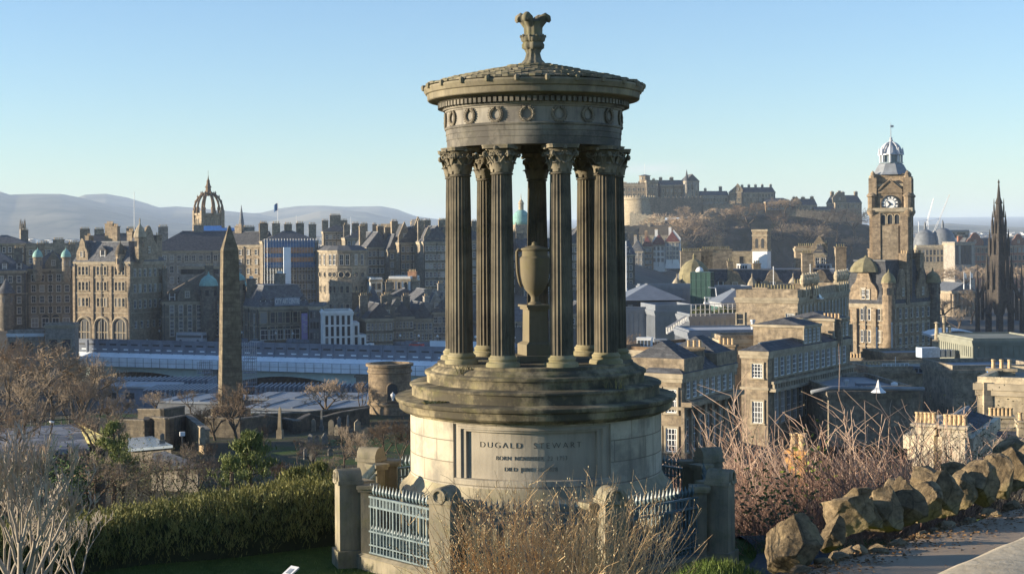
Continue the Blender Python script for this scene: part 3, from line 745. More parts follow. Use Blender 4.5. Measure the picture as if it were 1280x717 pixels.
# 7 round fronted stone hall
P = plan(424, 552); z1 = Zy(313, 424, 540); zr = 4
hall = thing('round_fronted_hall', 'pale stone hall with canted bays and a row of round windows below its cornice', 'hall', (P.x, P.y, 4))
foot = [plan(395, 560), plan(397, 548), plan(410, 539), plan(422, 536), plan(440, 536), plan(458, 541), plan(461, 560)]
mb = MB(); mb.prism(foot, 0, z1, 0)
fo = [(Vector((p.x, p.y)) - P) for p in foot]
for zz in (Zy(335, 424, 540), z1 - .5): mb.prism([P + f * 1.02 for f in fo], zz, zz + .6, 1)
mb.build('wall', [S_MID, S_TRIM], hall)
mb = MB(); mb.hull([(*(P + f * 1.03), z1) for f in fo], [(*(P + f * .7), z1 + 1.8) for f in fo]); 
mb.build('roof', SLATE, hall)
for k in range(1, 5):
    A, B = foot[k], foot[k + 1]; d = B - A; rz = math.atan2(d.y, d.x); nd = Vector((d.y, -d.x)).normalized()
    windows(hall, A, B, 1, 2, 1.4, 3.8, Zy(333, 424, 540), Zy(316, 424, 540), 'sash', .08, .92)
    windows(hall, A, B, 2, 2, 1.2, 2.4, 8, Zy(350, 424, 540), 'dark', .1, .9)
    for u in (.28, .72):
        p_ = A + d * u + nd * .06; mb = MB(); zz = Zy(343, 424, 540)
        t2 = Vector((d.x, d.y)).normalized()
        ring = [Vector((p_.x + t2.x * math.cos(a) * 1.05, p_.y + t2.y * math.cos(a) * 1.05, zz + math.sin(a) * 1.05)) for a in [2 * PI * i / 14 for i in range(15)]]
        mb.tube(ring, .22, 5, 0); mb.add(ring[:-1], [tuple(range(14))], 1); mb.build('round_window', [S_TRIM, GLASS], hall)

# 8 tall gabled tenements of the ridge
def tene(px0, px1, Y, pye, a, mat, rows, cols, label, roof='gable', rh=6, chim=((.1, .5, 2.6, 1.3, 2), (.9, .5, 2.6, 1.3, 2)), gabs=(), dorm=(), z0=6, w=1.2, h=2.0, depth=16, style='sash', rmat=None, group=None, name='tenement', zlo=None, **kw):
    z1 = Zy(pye, (px0 + px1) / 2, Y)
    return block(name, label, frontA(px0, Y, px1, a, depth), z0, z1, mat, roof, rh, rmat or SLATE,
                 win=((0, rows, cols, w, h, (z1 - rows * 3.3 - .5) if zlo is None else zlo, z1 - .9, style),), chim=chim, gabs=gabs, dorm=dorm, **kw)
tene(459, 487, 575, 309, 24, S_LIT, 8, 5, 'eight storey tenement with a steep roof and paired chimneys, next to the round windowed hall')
tene(487, 500, 573, 312, 24, S_MID, 8, 2, 'narrow tall tenement with one chimney, above the white rendered house', chim=((.5, .5, 2.4, 1.2, 2.4),))
tene(500, 531, 570, 303, 26, S_LIT, 9, 5, 'tall tenement with two sunlit pointed gables above a terracotta chimney', gabs=((0, .2, 5, 8, 'point'), (0, .75, 6, 10, 'point')))
tene(530, 563, 560, 302, 18, S_MID, 9, 6, 'blue shaded tenement crossed by slim bay windows and three gables', gabs=((0, .2, 4, 6, 'point'), (0, .5, 4, 6, 'point'), (0, .8, 4, 6, 'point')))
# behind and between the columns
tene(560, 604, 585, 300, 16, S_MID, 9, 7, 'shaded tall tenement seen just past the outer fluted column', gabs=((0, .5, 6, 8, 'point'),), dorm=((0, 3, 1.8, 2.2),))
tene(604, 652, 592, 314, 14, S_DARK, 8, 8, 'dark tenement seen past the urn, below the green dome', dorm=((0, 4, 1.8, 2.2),))
tene(652, 704, 585, 317, 14, S_DARK, 8, 8, 'dark tenement hidden mostly by the urn and the column beside it', dorm=((0, 4, 1.8, 2.2),))
tene(704, 748, 600, 304, 14, S_DARK, 9, 7, 'high dark tenement seen through the widest gap between the columns', gabs=((0, .5, 7, 8, 'point'),))
tene(748, 794, 640, 318, 16, S_DARK, 9, 7, 'dark tall tenement half hidden by the sunniest pair of columns', dorm=((0, 3, 1.8, 2.2),), chim=((.9, .5, 2, 2, 3),))
tene(600, 690, 505, 402, 10, S_GREY, 3, 12, 'low grey terrace seen behind the urn pedestal', z0=0, rh=4)
tene(704, 742, 500, 392, 10, S_DARK, 4, 5, 'low dark house seen low between the columns', z0=0, rh=4)
# green domed bank
Yd = 650; P = plan(651.5, Yd, 280); bk = thing('domed_bank', 'bank with green copper dome and lantern seen between the fluted columns', 'bank', (P.x, P.y, 20))
za, zd = Zy(281, 651, Yd), Zy(262, 651, Yd); mb = MB(); mb.box((P.x, P.y, (10 + Zy(304, 651, Yd)) / 2), (17, 14, Zy(304, 651, Yd) - 10), R(25)); mb.box((P.x, P.y, Zy(294, 651, Yd)), (10.5, 10.5, 9), R(25))
for k in range(4):
    a = R(70) + k * PI / 2; mb.lathe([(1.3, -6), (1.3, 1), (1.5, 1.2), (.6, 3), (.1, 5)], (P.x + math.cos(a) * 6.8, P.y + math.sin(a) * 6.8, Zy(292, 651, Yd)), 8)
mb.build('wall', S_LIT, bk)
mb = MB(); r = 4.3; mb.lathe([(r * 1.1, 0), (r * 1.1, 3), (r, 3.1)], (P.x, P.y, za - 3), 16); mb.build('drum', S_PALE, bk)
mb = MB(); hh = zd - za; mb.lathe([(r * 1.02 * math.cos(a), hh * math.sin(a)) for a in [R(t) for t in (0, 15, 30, 45, 60, 75, 84)]], (P.x, P.y, za + .1), 20); mb.build('dome', COPPER, bk, smooth=True)
mb = MB(); mb.lathe([(1.1, -.8), (1.1, 2.4), (1.4, 2.5), (.9, 3.6), (.2, 4.6), (.06, 7)], (P.x, P.y, zd), 10); mb.build('lantern', S_PALE, bk)

# 9 skyline blocks
tene(405, 437, 655, 289, 10, S_MID, 2, 6, 'long skyline block with several square chimneys behind the round windowed hall', roof='hip', rh=3, z0=20, chim=((.1, .5, 3, 2, 2), (.5, .5, 5, 2, 4), (.85, .5, 3, 2, 2)))
tene(432, 476, 640, 297, 12, S_MID, 2, 7, 'low skyline roof with a row of sunlit chimney heads', roof='hip', rh=4, z0=20, chim=((.1, .5, 3, 2, 2), (.35, .5, 3, 2, 2), (.6, .5, 3, 2, 2), (.9, .5, 2, 2, 2)))
tene(477, 491, 640, 282, -14, S_LIT, 2, 3, 'square sunlit tower block standing above the ridge of tenements', roof='flat', rh=.8, z0=20, chim=((.5, .5, 3, 2, 1),))
tene(491, 533, 648, 288, 14, S_BROWN, 2, 8, 'dark flat roofed block stepping along the skyline beside the square tower block', roof='flat', rh=1, z0=20, chim=((.3, .5, 5, 2, 1.5), (.75, .5, 4, 2, 1)))
tene(530, 585, 655, 295, 12, S_MID, 2, 9, 'skyline roofs with rows of dormers next to the outer column', roof='hip', rh=5, z0=20, chim=((.15, .5, 3, 2, 2), (.5, .5, 3, 2, 2), (.8, .5, 3, 2, 2)), dorm=((0, 5, 2, 2.2),))
tene(33, 95, 560, 307, 10, S_MID, 2, 10, 'long flat topped block with a corner clock stage behind the turreted block', roof='flat', rh=1, z0=12, chim=((.3, .5, 3, 1.5, 1), (.9, .5, 4, 1.5, 1.5)))
tene(-30, 34, 560, 304, 10, S_DARK, 2, 8, 'dark flat block on the skyline behind the soot dark tenement', roof='hip', rh=3, z0=12)
tene(95, 185, 600, 304, 10, S_MID, 2, 12, 'crowded grey roofs and chimneys behind the arcaded hotel', roof='hip', rh=4, z0=12, chim=[(u, .5, 4, 1.5, 2) for u in (.1, .3, .5, .75, .9)])

# 10 lower row: gallery, modern blocks, tenements
F = corner(300, 323, 466, 386, 62); z1 = Zy(383, 340, 470)
gal, q, rf = block('gallery_building', 'grey six bay gallery with big arched windows, a name board and a lilac banner', F, 2, z1, S_DARK, 'mansard', 6.5, SLATE,
      win=((1, 1, 6, 3.2, 3.6, z1 - 5.6, z1 - 1.2, 'dark'), (1, 1, 5, 3.0, 3.2, z1 - 11, z1 - 6.4, 'arch', (.05, .8)), (1, 1, 5, 3.0, 3.0, z1 - 16, z1 - 11.4, 'dark', (.05, .8)), (0, 3, 3, 1.4, 2.4, 4, z1 - 2)),
      chim=((.35, .1, 4, 2, 2.0), (.5, .62, 5.5, 2, 3.5)), dorm=((1, 5, 2.2, 2.0),), bands=(z1 - 6.2,), potm=RENDER)
turret(gal, plan(300, 480), 1.6, 8, Zy(350, 300, 480), 2.6, COPPER, S_LIT, 'dome')
A, B = q[1], q[2]; d = B - A; L = d.length; d.normalize(); nn = Vector((d.y, -d.x)); rz = math.atan2(d.y, d.x)
def text(body, size, mat, rzv, P, name, parent, ext=0.03, sx=1.0, rot=None):
    cu = bpy.data.curves.new('t', 'FONT'); cu.body = body; cu.size = size; cu.align_x = 'CENTER'; cu.align_y = 'CENTER'; cu.extrude = ext
    o = bpy.data.objects.new('t', cu); C.objects.link(o)
    dg = bpy.context.evaluated_depsgraph_get(); me = bpy.data.meshes.new_from_object(o.evaluated_get(dg)); bpy.data.objects.remove(o)
    me.materials.clear(); me.materials.append(mat)
    me.transform(Matrix.Rotation(rzv, 4, 'Z') @ (rot or Matrix.Rotation(PI / 2, 4, 'X')) @ Matrix.Scale(sx, 4, (1, 0, 0)))
    ob = bpy.data.objects.new(name, me); C.objects.link(ob); ob.parent = parent; ob.location = Vector(P) - (wloc(parent) if parent else Vector((0, 0, 0)))
    return ob
def facetext(root, q, e, u, z, body, size, mat, off=.3, name='lettering', **k):
    A, B = q[e], q[(e + 1) % 4]; d = (B - A).normalized(); nn = Vector((d.y, -d.x)); p = A + (B - A) * u + nn * off
    return text(body, size, mat, math.atan2(d.y, d.x), (p.x, p.y, z), name, root, **k)
zs = Zy(375, 360, 480)
p_ = A + (B - A) * .55 + nn * .9; mb = MB(); mb.box((p_.x, p_.y, zs), (L * .5, .2, 2.6), rz); sb = mb.build('name_board', GREYB, gal)
facetext(sb, q, 1, .55, zs, 'CITY ART CENTRE', 2.3, WHITE, 1.06, sx=.01 + L * .46 / 18.5)
p_ = A + (B - A) * .9 + nn * .5; zt_, zb_ = Zy(391, 381, 474), Zy(428, 381, 474); mb = MB(); mb.box((p_.x, p_.y, (zt_ + zb_) / 2), (L * .12, .15, zt_ - zb_), rz); bn = mb.build('banner', PURPLE, gal)
mb = MB(); rr = random.Random(4)
for k in range(9):
    zz = lerp(zt_ - 1, zb_ + 3.5, k / 8); pp = p_ + nn * .1
    mb.box((pp.x + d.x * rr.uniform(-.3, .3), pp.y + d.y * rr.uniform(-.3, .3), zz), (L * .08 * rr.uniform(.5, 1), .05, .32), rz)
mb.build('banner_print', plain('lilac_pale', (.72, .7, .85), .8), bn)
# modern dark block, white stepped hotel
tene(386, 404, 458, 383, 3, LEADD, 5, 4, 'dark narrow modern block between the gallery and the white stepped block', roof='flat', rh=.8, z0=0, chim=(), style='modern', w=.7)
z1 = Zy(389, 425, 452)
wb, q, _ = block('white_modern_block', 'white modern block with tall dark slot windows stepping down at one end', frontA(403, 446, 441, 10, 14), 0, z1, RENDER, 'flat', .5, LEADD,
      win=((0, 4, 5, .85, 2.9, z1 - 14.2, z1 - .6, 'modern'),), trim=RENDER)
for (p0, p1, pe, r_) in ((441, 449, 403, 3), (449, 457.5, 418, 2)):
    f2 = frontA(p0 + .05, 449, p1, 10, 13); ze = Zy(pe, p0, 450); mb = MB(); mb.prism(f2, 0, ze); mb.build('stepped_wing', RENDER, wb)
    windows(wb, f2[0], f2[1], r_, 1, .85, 2.8, ze - 3.6 * r_, ze - .6, 'modern', .1, .9)
tene(463, 478, 535, 349, 14, RENDER, 4, 2, 'slim white house rising behind the dark pyramid roof', roof='flat', rh=.6, z0=8, chim=(), style='dark')
tene(486, 513, 530, 348, -8, RENDER, 2, 3, 'white rendered house with dark windows under a terracotta chimney', roof='flat', rh=.8, z0=8, chim=((.98, .3, 3.4, 2.2, 3.2),), style='dark', cmat=ORANGE, w=1.1, h=2.4)
tene(513, 525, 533, 350, 12, RENDER, 2, 2, 'small white flat roofed house next to the terracotta chimney', roof='flat', rh=.6, z0=8, chim=(), style='dark')
tene(486, 527, 520, 371, 12, S_MID, 1, 5, 'low slate roofed range in front of the white rendered house', z0=6, rh=3.0)
tene(508, 560, 505, 382, 16, S_GREY, 1, 6, 'long dark slate roof with pale rooflights above the grey terrace', z0=6, rh=5.5, chim=((.95, .5, 2, 1.5, 1.5),))
t = thing('pyramid_roofed_tower', 'dark steep slate pyramid roof over a squat stone tower', 'tower', (*plan(466, 500), 4)); P = plan(466, 500); mb = MB(); mb.box((P.x, P.y, Zy(397, 466, 500) - 6), (5.4, 5.4, 16), R(20)); mb.build('wall', S_MID, t)
mb = MB(); mb.lathe([(4.2, 0), (2.0, Zy(370, 466, 500) - Zy(388, 466, 500)), (.05, Zy(357, 466, 500) - Zy(388, 466, 500))], (P.x, P.y, Zy(388, 466, 500)), 4, 0, R(65)); mb.build('roof', SLATE, t)
tene(446, 466, 490, 390, 12, S_BROWN, 2, 3, 'pinkish stone house crowded under the dark pyramid roof', z0=2, rh=4, gabs=((0, .5, 4, 4, 'point'),))
tene(457, 491, 452, 398, 16, S_DARK, 5, 7, 'dark tenement with white sashes between the white stepped block and a gabled neighbour', z0=-2, rh=4.5, gabs=((0, .8, 5, 5, 'point'),))
tene(488, 517, 460, 396, 16, S_DARK, 5, 6, 'dark tenement with a wallhead gable and paired white sashes', z0=-2, rh=4.5, gabs=((0, .3, 5, 6, 'point'),))
tene(515, 541, 464, 398, 16, S_GREY, 4, 5, 'grey tenement with white painted ground floor and rooflights', z0=-2, rh=5, chim=((.95, .5, 1.6, 2.6, 1.5),))
tene(540, 575, 480, 390, 18, S_GREY, 4, 6, 'grey gabled terrace with a tall white window disappearing behind the outer column', z0=-2, rh=5, gabs=((0, .15, 5, 7, 'point'), (0, .5, 5, 7, 'step'), (0, .85, 5, 7, 'point')))

# flagpoles and masts
def pole(label, px, Y, py0, py1, r=.12, name='flagpole', flag=None, mat=WHITE):
    P = at(px, py1, Y); t = thing(name, label, 'flagpole' if flag else 'pole', tuple(P)); mb = MB(); zt = Zy(py0, px, Y)
    mb.lathe([(r * 2, -2), (r * 2, .2), (r, .4), (r * .6, zt - P.z), (r * 1.3, zt - P.z + .1), (r * .2, zt - P.z + .4)], tuple(P), 8); mb.build('pole', mat, t)
    if flag:
        mb = MB(); w, h, dr = flag; zt -= .3
        mb.grid(lambda u, v: (P.x + dr * (w * u * .75 + .1), P.y + .25 * math.sin(u * 7) * w * .2, zt - h * (1 - v) - u * u * w * .45), 10, 4); mb.build('flag', BLUENET if flag[2] < 0 else RENDER, t, smooth=True)
    return t
pole('thin white mast rising from the roofs behind the spired gable', 168, 590, 241, 292, .16, 'mast')
pole('white flagpole with a small drooping flag near the slender slate spire', 347.5, 620, 253, 290, .14, 'flagpole', (2.0, 3.0, -1))
pole('short bare pole on the roofs behind the scaffold', 370.5, 620, 270, 292, .1, 'mast')
pole('short bare pole on the skyline roofs behind the round windowed hall', 438.5, 640, 272, 288, .1, 'mast')
# tenements of the old street just outside the picture, whose long shadow lies over the valley
for i, (x, y, w, dep, zt, lb) in enumerate(((-196, 312, 38, 44, 22, 'long tenement outside the picture at the mouth of the valley'), (-204, 360, 40, 46, 26, 'tall tenement outside the picture between two others'), (-206, 410, 34, 56, 31, 'tall corner tenement outside the picture beside the soot dark tenement'))):
    block('stone_tenement', lb, [Vector((x, y)), Vector((x + w, y)), Vector((x + w, y + dep)), Vector((x, y + dep))], -6, zt, S_MID, 'gable', 6, SLATE, win=((1, 5, 8, 1.3, 2.2, 2, zt - 1),), chim=((.5, .1, 3, 1.4, 2), (.5, .9, 3, 1.4, 2)))
# ------------------------------------------------------------------ the railway valley: bridge, hoardings, station roofs
A, B = plan(96, 474), plan(640, 418); bd = (B - A).normalized(); bn = Vector((bd.y, -bd.x)); BL = (B - A).length; brz = math.atan2(bd.y, bd.x)
br = thing('road_bridge', 'long road bridge with white sheeting over pale green arched beams, above the station', 'bridge', (A.x, A.y, -12))
def bp(t, o, z): p = A + bd * t + bn * o; return (p.x, p.y, z)
zd = 3.4
def bar(t0, t1, o0, o1, z0, z1, m=0, mb=None):
    mb.hull([bp(t0, o0, z0), bp(t1, o0, z0), bp(t1, o1, z0), bp(t0, o1, z0)], [bp(t0, o0, z1), bp(t1, o0, z1), bp(t1, o1, z1), bp(t0, o1, z1)], m)
mb = MB(); bar(0, BL, -22, 0, 1.6, zd, 0, mb); mb.build('deck', ASPH, br)
mb = MB(); bar(0, BL, .02, .5, .6, zd + 1.2, 0, mb); bar(0, BL, -.1, .7, zd + 1.2, zd + 1.45, 0, mb)
for i in range(int(BL / 4)): bar(i * 4, i * 4 + .5, .52, .7, .6, zd + 1.2, 0, mb); bar(i * 4 + 1.0, i * 4 + 3.4, .51, .56, 3.0, 3.5, 1, mb); bar(i * 4 + 2.2, i * 4 + 4.2, .51, .56, 1.5, 1.9, 2, mb)
mb.build('parapet', [GREYB, IRONB, HOARD], br)
mb = MB(); bar(0, BL, .3, 2.6, -3.4, -1.0, 0, mb); 
pr = []
for i in range(8):
    a = PI / 2 * i / 7; pr.append((2.6 - 2.3 * math.sin(a) * .9, -1.0 + 1.7 * math.sin(a)))
for k in range(len(pr) - 1):
    (o0, z0), (o1, z1) = pr[k], pr[k + 1]
    mb.add([bp(0, o0, z0), bp(BL, o0, z0), bp(BL, o1, z1), bp(0, o1, z1)], [(0, 1, 2, 3)])
mb.build('sheeting', HOARD, br, smooth=40)
mb = MB()
for i in range(int(BL / 3)): bar(i * 3, i * 3 + .12, 2.6, 2.75, -3.4, -.6, 0, mb)
bar(0, BL, 2.62, 2.72, -.7, -.55, 0, mb); bar(0, BL, 2.62, 2.72, -2.1, -2.0, 0, mb); mb.build('scaffold_tubes', STEEL, br)
spans = ((2, 48), (53, 100), (105, 152))
for (t0, t1) in spans:          # arched green fascia beams
    mb = MB(); n_ = 24; lo, hi = [], []
    for i in range(n_ + 1):
        t = lerp(t0, t1, i / n_); w = (2 * i / n_ - 1); hi.append(bp(t, .9, -3.3)); lo.append(bp(t, .9, -5.0 - 3.8 * w * w))
    for i in range(n_): mb.hull([lo[i], lo[i + 1], hi[i + 1], hi[i]], [Vector(x) - Vector((*(bn * 1.2), 0)) for x in (lo[i], lo[i + 1], hi[i + 1], hi[i])])
    mb.build('arch_beam', GREENB, br)
for t in (50.5, 102.5, 155):
    mb = MB(); bar(t - 2.3, t + 2.3, -20, 1.2, -13, -3.3, 0, mb); bar(t - 2.7, t + 2.7, -20.5, 1.7, -4.6, -3.9, 0, mb); mb.build('pier', S_GREY, br)
mb = MB()
for k in range(46):               # second line of hoarding along the far side of the deck, panel by panel
    t = 1.5 + k * 3.45
    if t < BL - 3: bar(t, t + 3.3, -21.9, -21.6, zd, zd + 1.0 + .25 * (k % 3 == 0), 0, mb)
mb.build('hoarding', GREYB, br)
mb = MB(); bar(118, BL - 4, -12, -11.5, zd + .01, zd + 2.2, 0, mb); mb.build('white_hoarding', HOARD, br)
# pedestrians are too small to tell; lamp globes are not
lamps = []
def lamp(px, Y, z0, h=6.0):
    P = plan(px, Y); t = thing('street_lamp', 'slim lamp post with a white globe standing on the bridge', 'street lamp', (P.x, P.y, z0), 0, 'lamp posts along the bridge')
    mb = MB(); mb.lathe([(.16, 0), (.12, .5), (.07, .6), (.05, h - .3)], (0, 0, 0), 6); mb.build('post', IRONB, t, local=True)
    mb = MB(); mb.lathe([(.05, -.35), (.3, -.15), (.36, .1), (.25, .35), (.03, .45)], (0, 0, h), 8); mb.build('globe', WHITE, t, local=True)
    return t
L0 = lamp(300, 450, zd, 3.0)
for i in range(22):
    t = 18 + i * 6.2
    if t > BL: break
    p = A + bd * t + bn * (-18.5); c = L0 if i == 0 else copy_tree(L0); c.location = (p.x, p.y, zd)
# vehicles on the bridge
def vehicle(name, label, cat, t, o, l, w, h, mat, bus=False, group=None, flip=1):
    p = A + bd * t + bn * o; v = thing(name, label, cat, (p.x, p.y, zd), brz, group)
    mb = MB(); 
    if bus:
        mb.box((0, 0, h / 2 + .25), (l, w, h - .3), 0, 0, .96)
        for s in (-1, 1):
            for z in ((h * .32 + .4, h * .75 + .2) if h > 3.5 else (h * .62,)): mb.box((0, s * (w / 2 - .02), z), (l * .9, .06, .8), 0, 1)
            mb.box((s * (l / 2 - .05), 0, h * .6), (.08, w * .8, .9), 0, 1)
    else:
        mb.box((0, 0, .62), (l, w, .66), 0, 0, .97); mb.box((-.1 * l, 0, 1.22), (l * .55, w * .9, .58), 0, 1, .76); mb.box((-.1 * l, 0, 1.52), (l * .42, w * .68, .06), 0, 0)
    mb.build('body', [mat, GLASS], v, local=True)
    for sx in (-1, 1):
        for sy in (-1, 1):
            wb_ = MB(); r = .48 if bus else .33; wb_.tube([(sx * l * .32, sy * w * .42, r), (sx * l * .32, sy * (w * .42 + .24), r)], r, 12); wb_.build('wheel', IRONB, v, local=True)
    return v
MAROON = plain('maroon_paint', (.22, .03, .035), .35); SILVER = plain('silver_paint', (.5, .51, .53), .3, .3); REDP = plain('red_paint', (.5, .05, .04), .35); DBLUE = plain('dark_blue_paint', (.03, .05, .14), .3)
vehicle('double_decker_bus', 'pale double decker bus crossing the bridge below the arcaded hotel', 'bus', 12, -14, 10.5, 2.5, 4.2, HOARD, True)
vehicle('single_decker_bus', 'white single decker bus on the bridge near the broad brown roof', 'bus', 34, -13, 10, 2.5, 3.1, SILVER, True)
for t, o, mt, lb in ((58, -13, SILVER, 'silver car crossing the bridge behind the obelisk'), (84, -16, DBLUE, 'dark blue car crossing the bridge below the lilac banner'), (96, -13.5, WHITE, 'white car on the bridge in front of the white stepped block'),
                     (112, -15, REDP, 'red car on the bridge below the gabled dark tenements'), (124, -17, SILVER, 'silver car on the bridge beside the long white hoarding')):
    vehicle('car', lb, 'car', t, o, 4.3, 1.8, 1.55, mt)
# scaffold towers that stand on the near side of the bridge
def scaff_tower(label, px0, px1, Y, py0, py1):
    P0, P1 = plan(px0, Y), plan(px1, Y); z0, z1 = Zy(py1, px0, Y), Zy(py0, px0, Y); t = thing('scaffold_tower', label, 'scaffold', ((P0.x + P1.x) / 2, Y, z0))
    mb = MB(); xs_ = [lerp(P0.x, P1.x, i / 3) for i in range(4)]
    for x in xs_:
        for yy in (Y, Y + 3): mb.tube([(x, yy, z0), (x, yy, z1)], .08, 4)
    k = 0; z = z0 + 1
    while z < z1:
        for yy in (Y, Y + 3): mb.tube([(P0.x, yy, z), (P1.x, yy, z)], .07, 4)
        mb.tube([(xs_[k % 3], Y, z), (xs_[k % 3 + 1], Y, min(z1, z + 2))], .06, 4); z += 2; k += 1
    mb.build('scaffold_tubes', STEEL, t)
    mb = MB(); z = z0 + 2
    while z < z1: mb.box(((P0.x + P1.x) / 2, Y + 1.5, z), (P1.x - P0.x, 2.6, .15)); z += 4
    mb.build('deck_boards', GREYB, t)
scaff_tower('tall scaffold tower against the bridge just past the obelisk', 303, 318, 430, 428, 492)
scaff_tower('short scaffold tower under the white sheeting between the trees and the obelisk', 246, 262, 436, 452, 492)
# station: ridge and furrow roofs on the valley floor
def stroof(label, px0, px1, Y0, Y1, py, n, mat=None, h=1.6, name='station_roof'):
    z = zat((px0 + px1) / 2, py, Y0); P0, P1 = plan(px0, Y0), plan(px1, Y0); t = thing(name, label, 'station roof', ((P0.x + P1.x) / 2, Y0, z - 8))
    mb = MB(); w = (P1.x - P0.x) / n
    for i in range(n):
        x = P0.x + i * w
        mb.add([(x, Y0, z), (x + w / 2, Y0, z + h), (x + w, Y0, z), (x, Y1, z), (x + w / 2, Y1, z + h), (x + w, Y1, z)], [(0, 1, 4, 3), (1, 2, 5, 4), (0, 2, 1), (3, 4, 5)], 0)
        mb.tube([(x + w / 2, Y0, z + h + .1), (x + w / 2, Y1, z + h + .1)], .15, 4, 1)
    mb.build('glazing', [mat or STGLASS, STEEL], t)
    mb = MB(); mb.box(((P0.x + P1.x) / 2, Y0 + .3, z - .7), (P1.x - P0.x, .6, 1.5)); mb.box(((P0.x + P1.x) / 2, Y1 - .3, z - .7), (P1.x - P0.x, .6, 1.5)); mb.build('gutter_beam', GREYB, t)
    mb = MB(); k = max(2, int((P1.x - P0.x) / 9))
    for i in range(k + 1):
        x = lerp(P0.x + .4, P1.x - .4, i / k); mb.tube([(x, Y0 + .4, z - 14), (x, Y0 + .4, z - 1)], .22, 6)
    mb.build('columns', GREYB, t); return t
stroof('glazed ridge and furrow station roof under the green arched beams', 120, 262, 404, 416, 483, 22)
stroof('grey station canopy in front of the bridge with zigzag glazing edge', 176, 262, 362, 378, 496, 16)
stroof('shadowed station roof under the bridge behind the bare cemetery tree', 316, 470, 400, 412, 491, 26)
stroof('dark station shed roof between the round mausoleum and the bridge', 470, 620, 386, 400, 489, 24)
# long pale flat roofs in front of the valley
def flatroof(label, px0, Y0, px1, Y1, py, dep, wallm=GREYB, roofm=LEAD, name='flat_roofed_shed'):
    p0, p1 = plan(px0, Y0), plan(px1, Y1); d = (p1 - p0).normalized(); nn = Vector((-d.y, d.x)) * dep; z = zat(px0, py, Y0)
    t = thing(name, label, 'building', (p0.x, p0.y, z - 8)); mb = MB(); q = [p0, p1, p1 + nn, p0 + nn]
    mb.prism(q, z - 14, z, 0); mb.build('wall', wallm, t)
    mb = MB(); mb.prism(offset(q, .4), z + .01, z + .45, 0); L = (p1 - p0).length
    for i in range(int(L / 6)):
        c = p0 + d * (i * 6 + 3) + nn * .5; mb.box((c.x, c.y, z + .55), (.25, dep * .95, .2), math.atan2(d.y, d.x), 0)
    mb.build('roof', roofm, t)
    windows(t, p0, p1, 1, int(L / 5), 2.4, 1.6, z - 3.2, z - .8, 'modern'); return t
flatroof('long pale flat roof beyond the burial enclosures and the bare tree', 304, 268, 470, 262, 512, 14)
flatroof('second pale roof between the burial enclosures and the bridge', 312, 300, 470, 296, 500, 12, LEADD, LEAD)
flatroof('pale low roof just below the leafless trees in front of the station canopy', 196, 300, 280, 296, 503, 14, LEADD, ZINC)
flatroof('low grey station office with a white roof edge under the bridge', 124, 380, 200, 376, 484, 12, GREYB, MEMBR)
# ------------------------------------------------------------------ castle on its crag
CRAGM, n, l, bs = newmat('crag_rock_and_scrub')
oc = coords(n, l); f = nz(n, l, oc, .03, 7, .7); f2 = nz(n, l, coords(n, l, 'Object', (1, 1, .3)), .09, 6, .75)
c = mixc(n, l, ramp(n, l, f, .4, .6), (.03, .034, .022), (.055, .05, .036)); c = mixc(n, l, ramp(n, l, f2, .5, .62), c, (.075, .07, .062))
l.new(c, bs.inputs['Base Color']); bs.inputs['Roughness'].default_value = .95; bs.inputs['Specular IOR Level'].default_value = .1; bump(n, l, bs, f2, 1.0, 3.0)
YC = 1206
CREST = [(690, 306), (735, 288), (765, 283), (775, 282), (800, 280), (850, 273), (900, 269), (950, 269), (1000, 271), (1030, 276), (1055, 277), (1085, 281), (1115, 300), (1150, 330)]
mb = MB()
def crag(u, v):
    px = lerp(690, 1155, u); top = at(px, table(CREST, px), YC)
    y0 = YC - 330 + 240 * u; y = lerp(y0, YC + 130, v); tt = (y - y0) / (YC - 6 - y0); back = max(0, (y - YC - 30) / 100)
    prof = sstep(0, .4, tt) * .22 + sstep(.2, 1.0, tt) * .78
    z = lerp(-6, top.z, prof) - back * back * 60
    q = Vector((top.x * .02, y * .02, z * .02)); dn_ = mnoise.fractal(q, 1.0, 2.0, 5)
    z += 11 * dn_ * math.sin(min(1, tt) * PI) ; y += 7 * mnoise.noise(Vector((top.x * .03, z * .06, 5)))
    return (top.x * y / YC, y, z)
mb.grid(crag, 150, 60); tag(mb.build('crag', CRAGM, smooth=True), kind='structure')
def castle(name, label, pxL, pxR, pye, pyb, a, mat, Y=YC, depth=14, roof='flat', rh=1.2, win=None, **kw):
    z1 = Zy(pye, (pxL + pxR) / 2, Y); z0 = Zy(pyb, (pxL + pxR) / 2, Y)
    return block(name, label, frontA(pxL, Y, pxR, a, depth), z0, z1, mat, roof, rh, kw.pop('rmat', SLATE), win=win or (), cat=kw.pop('cat', 'castle building'), eave=.2, **kw)
W_ = lambda r, c, z0, z1, w=1.6, h=2.6: ((0, r, c, w, h, z0, z1, 'dark'),)
def zz(py, px=850): return Zy(py, px, YC)
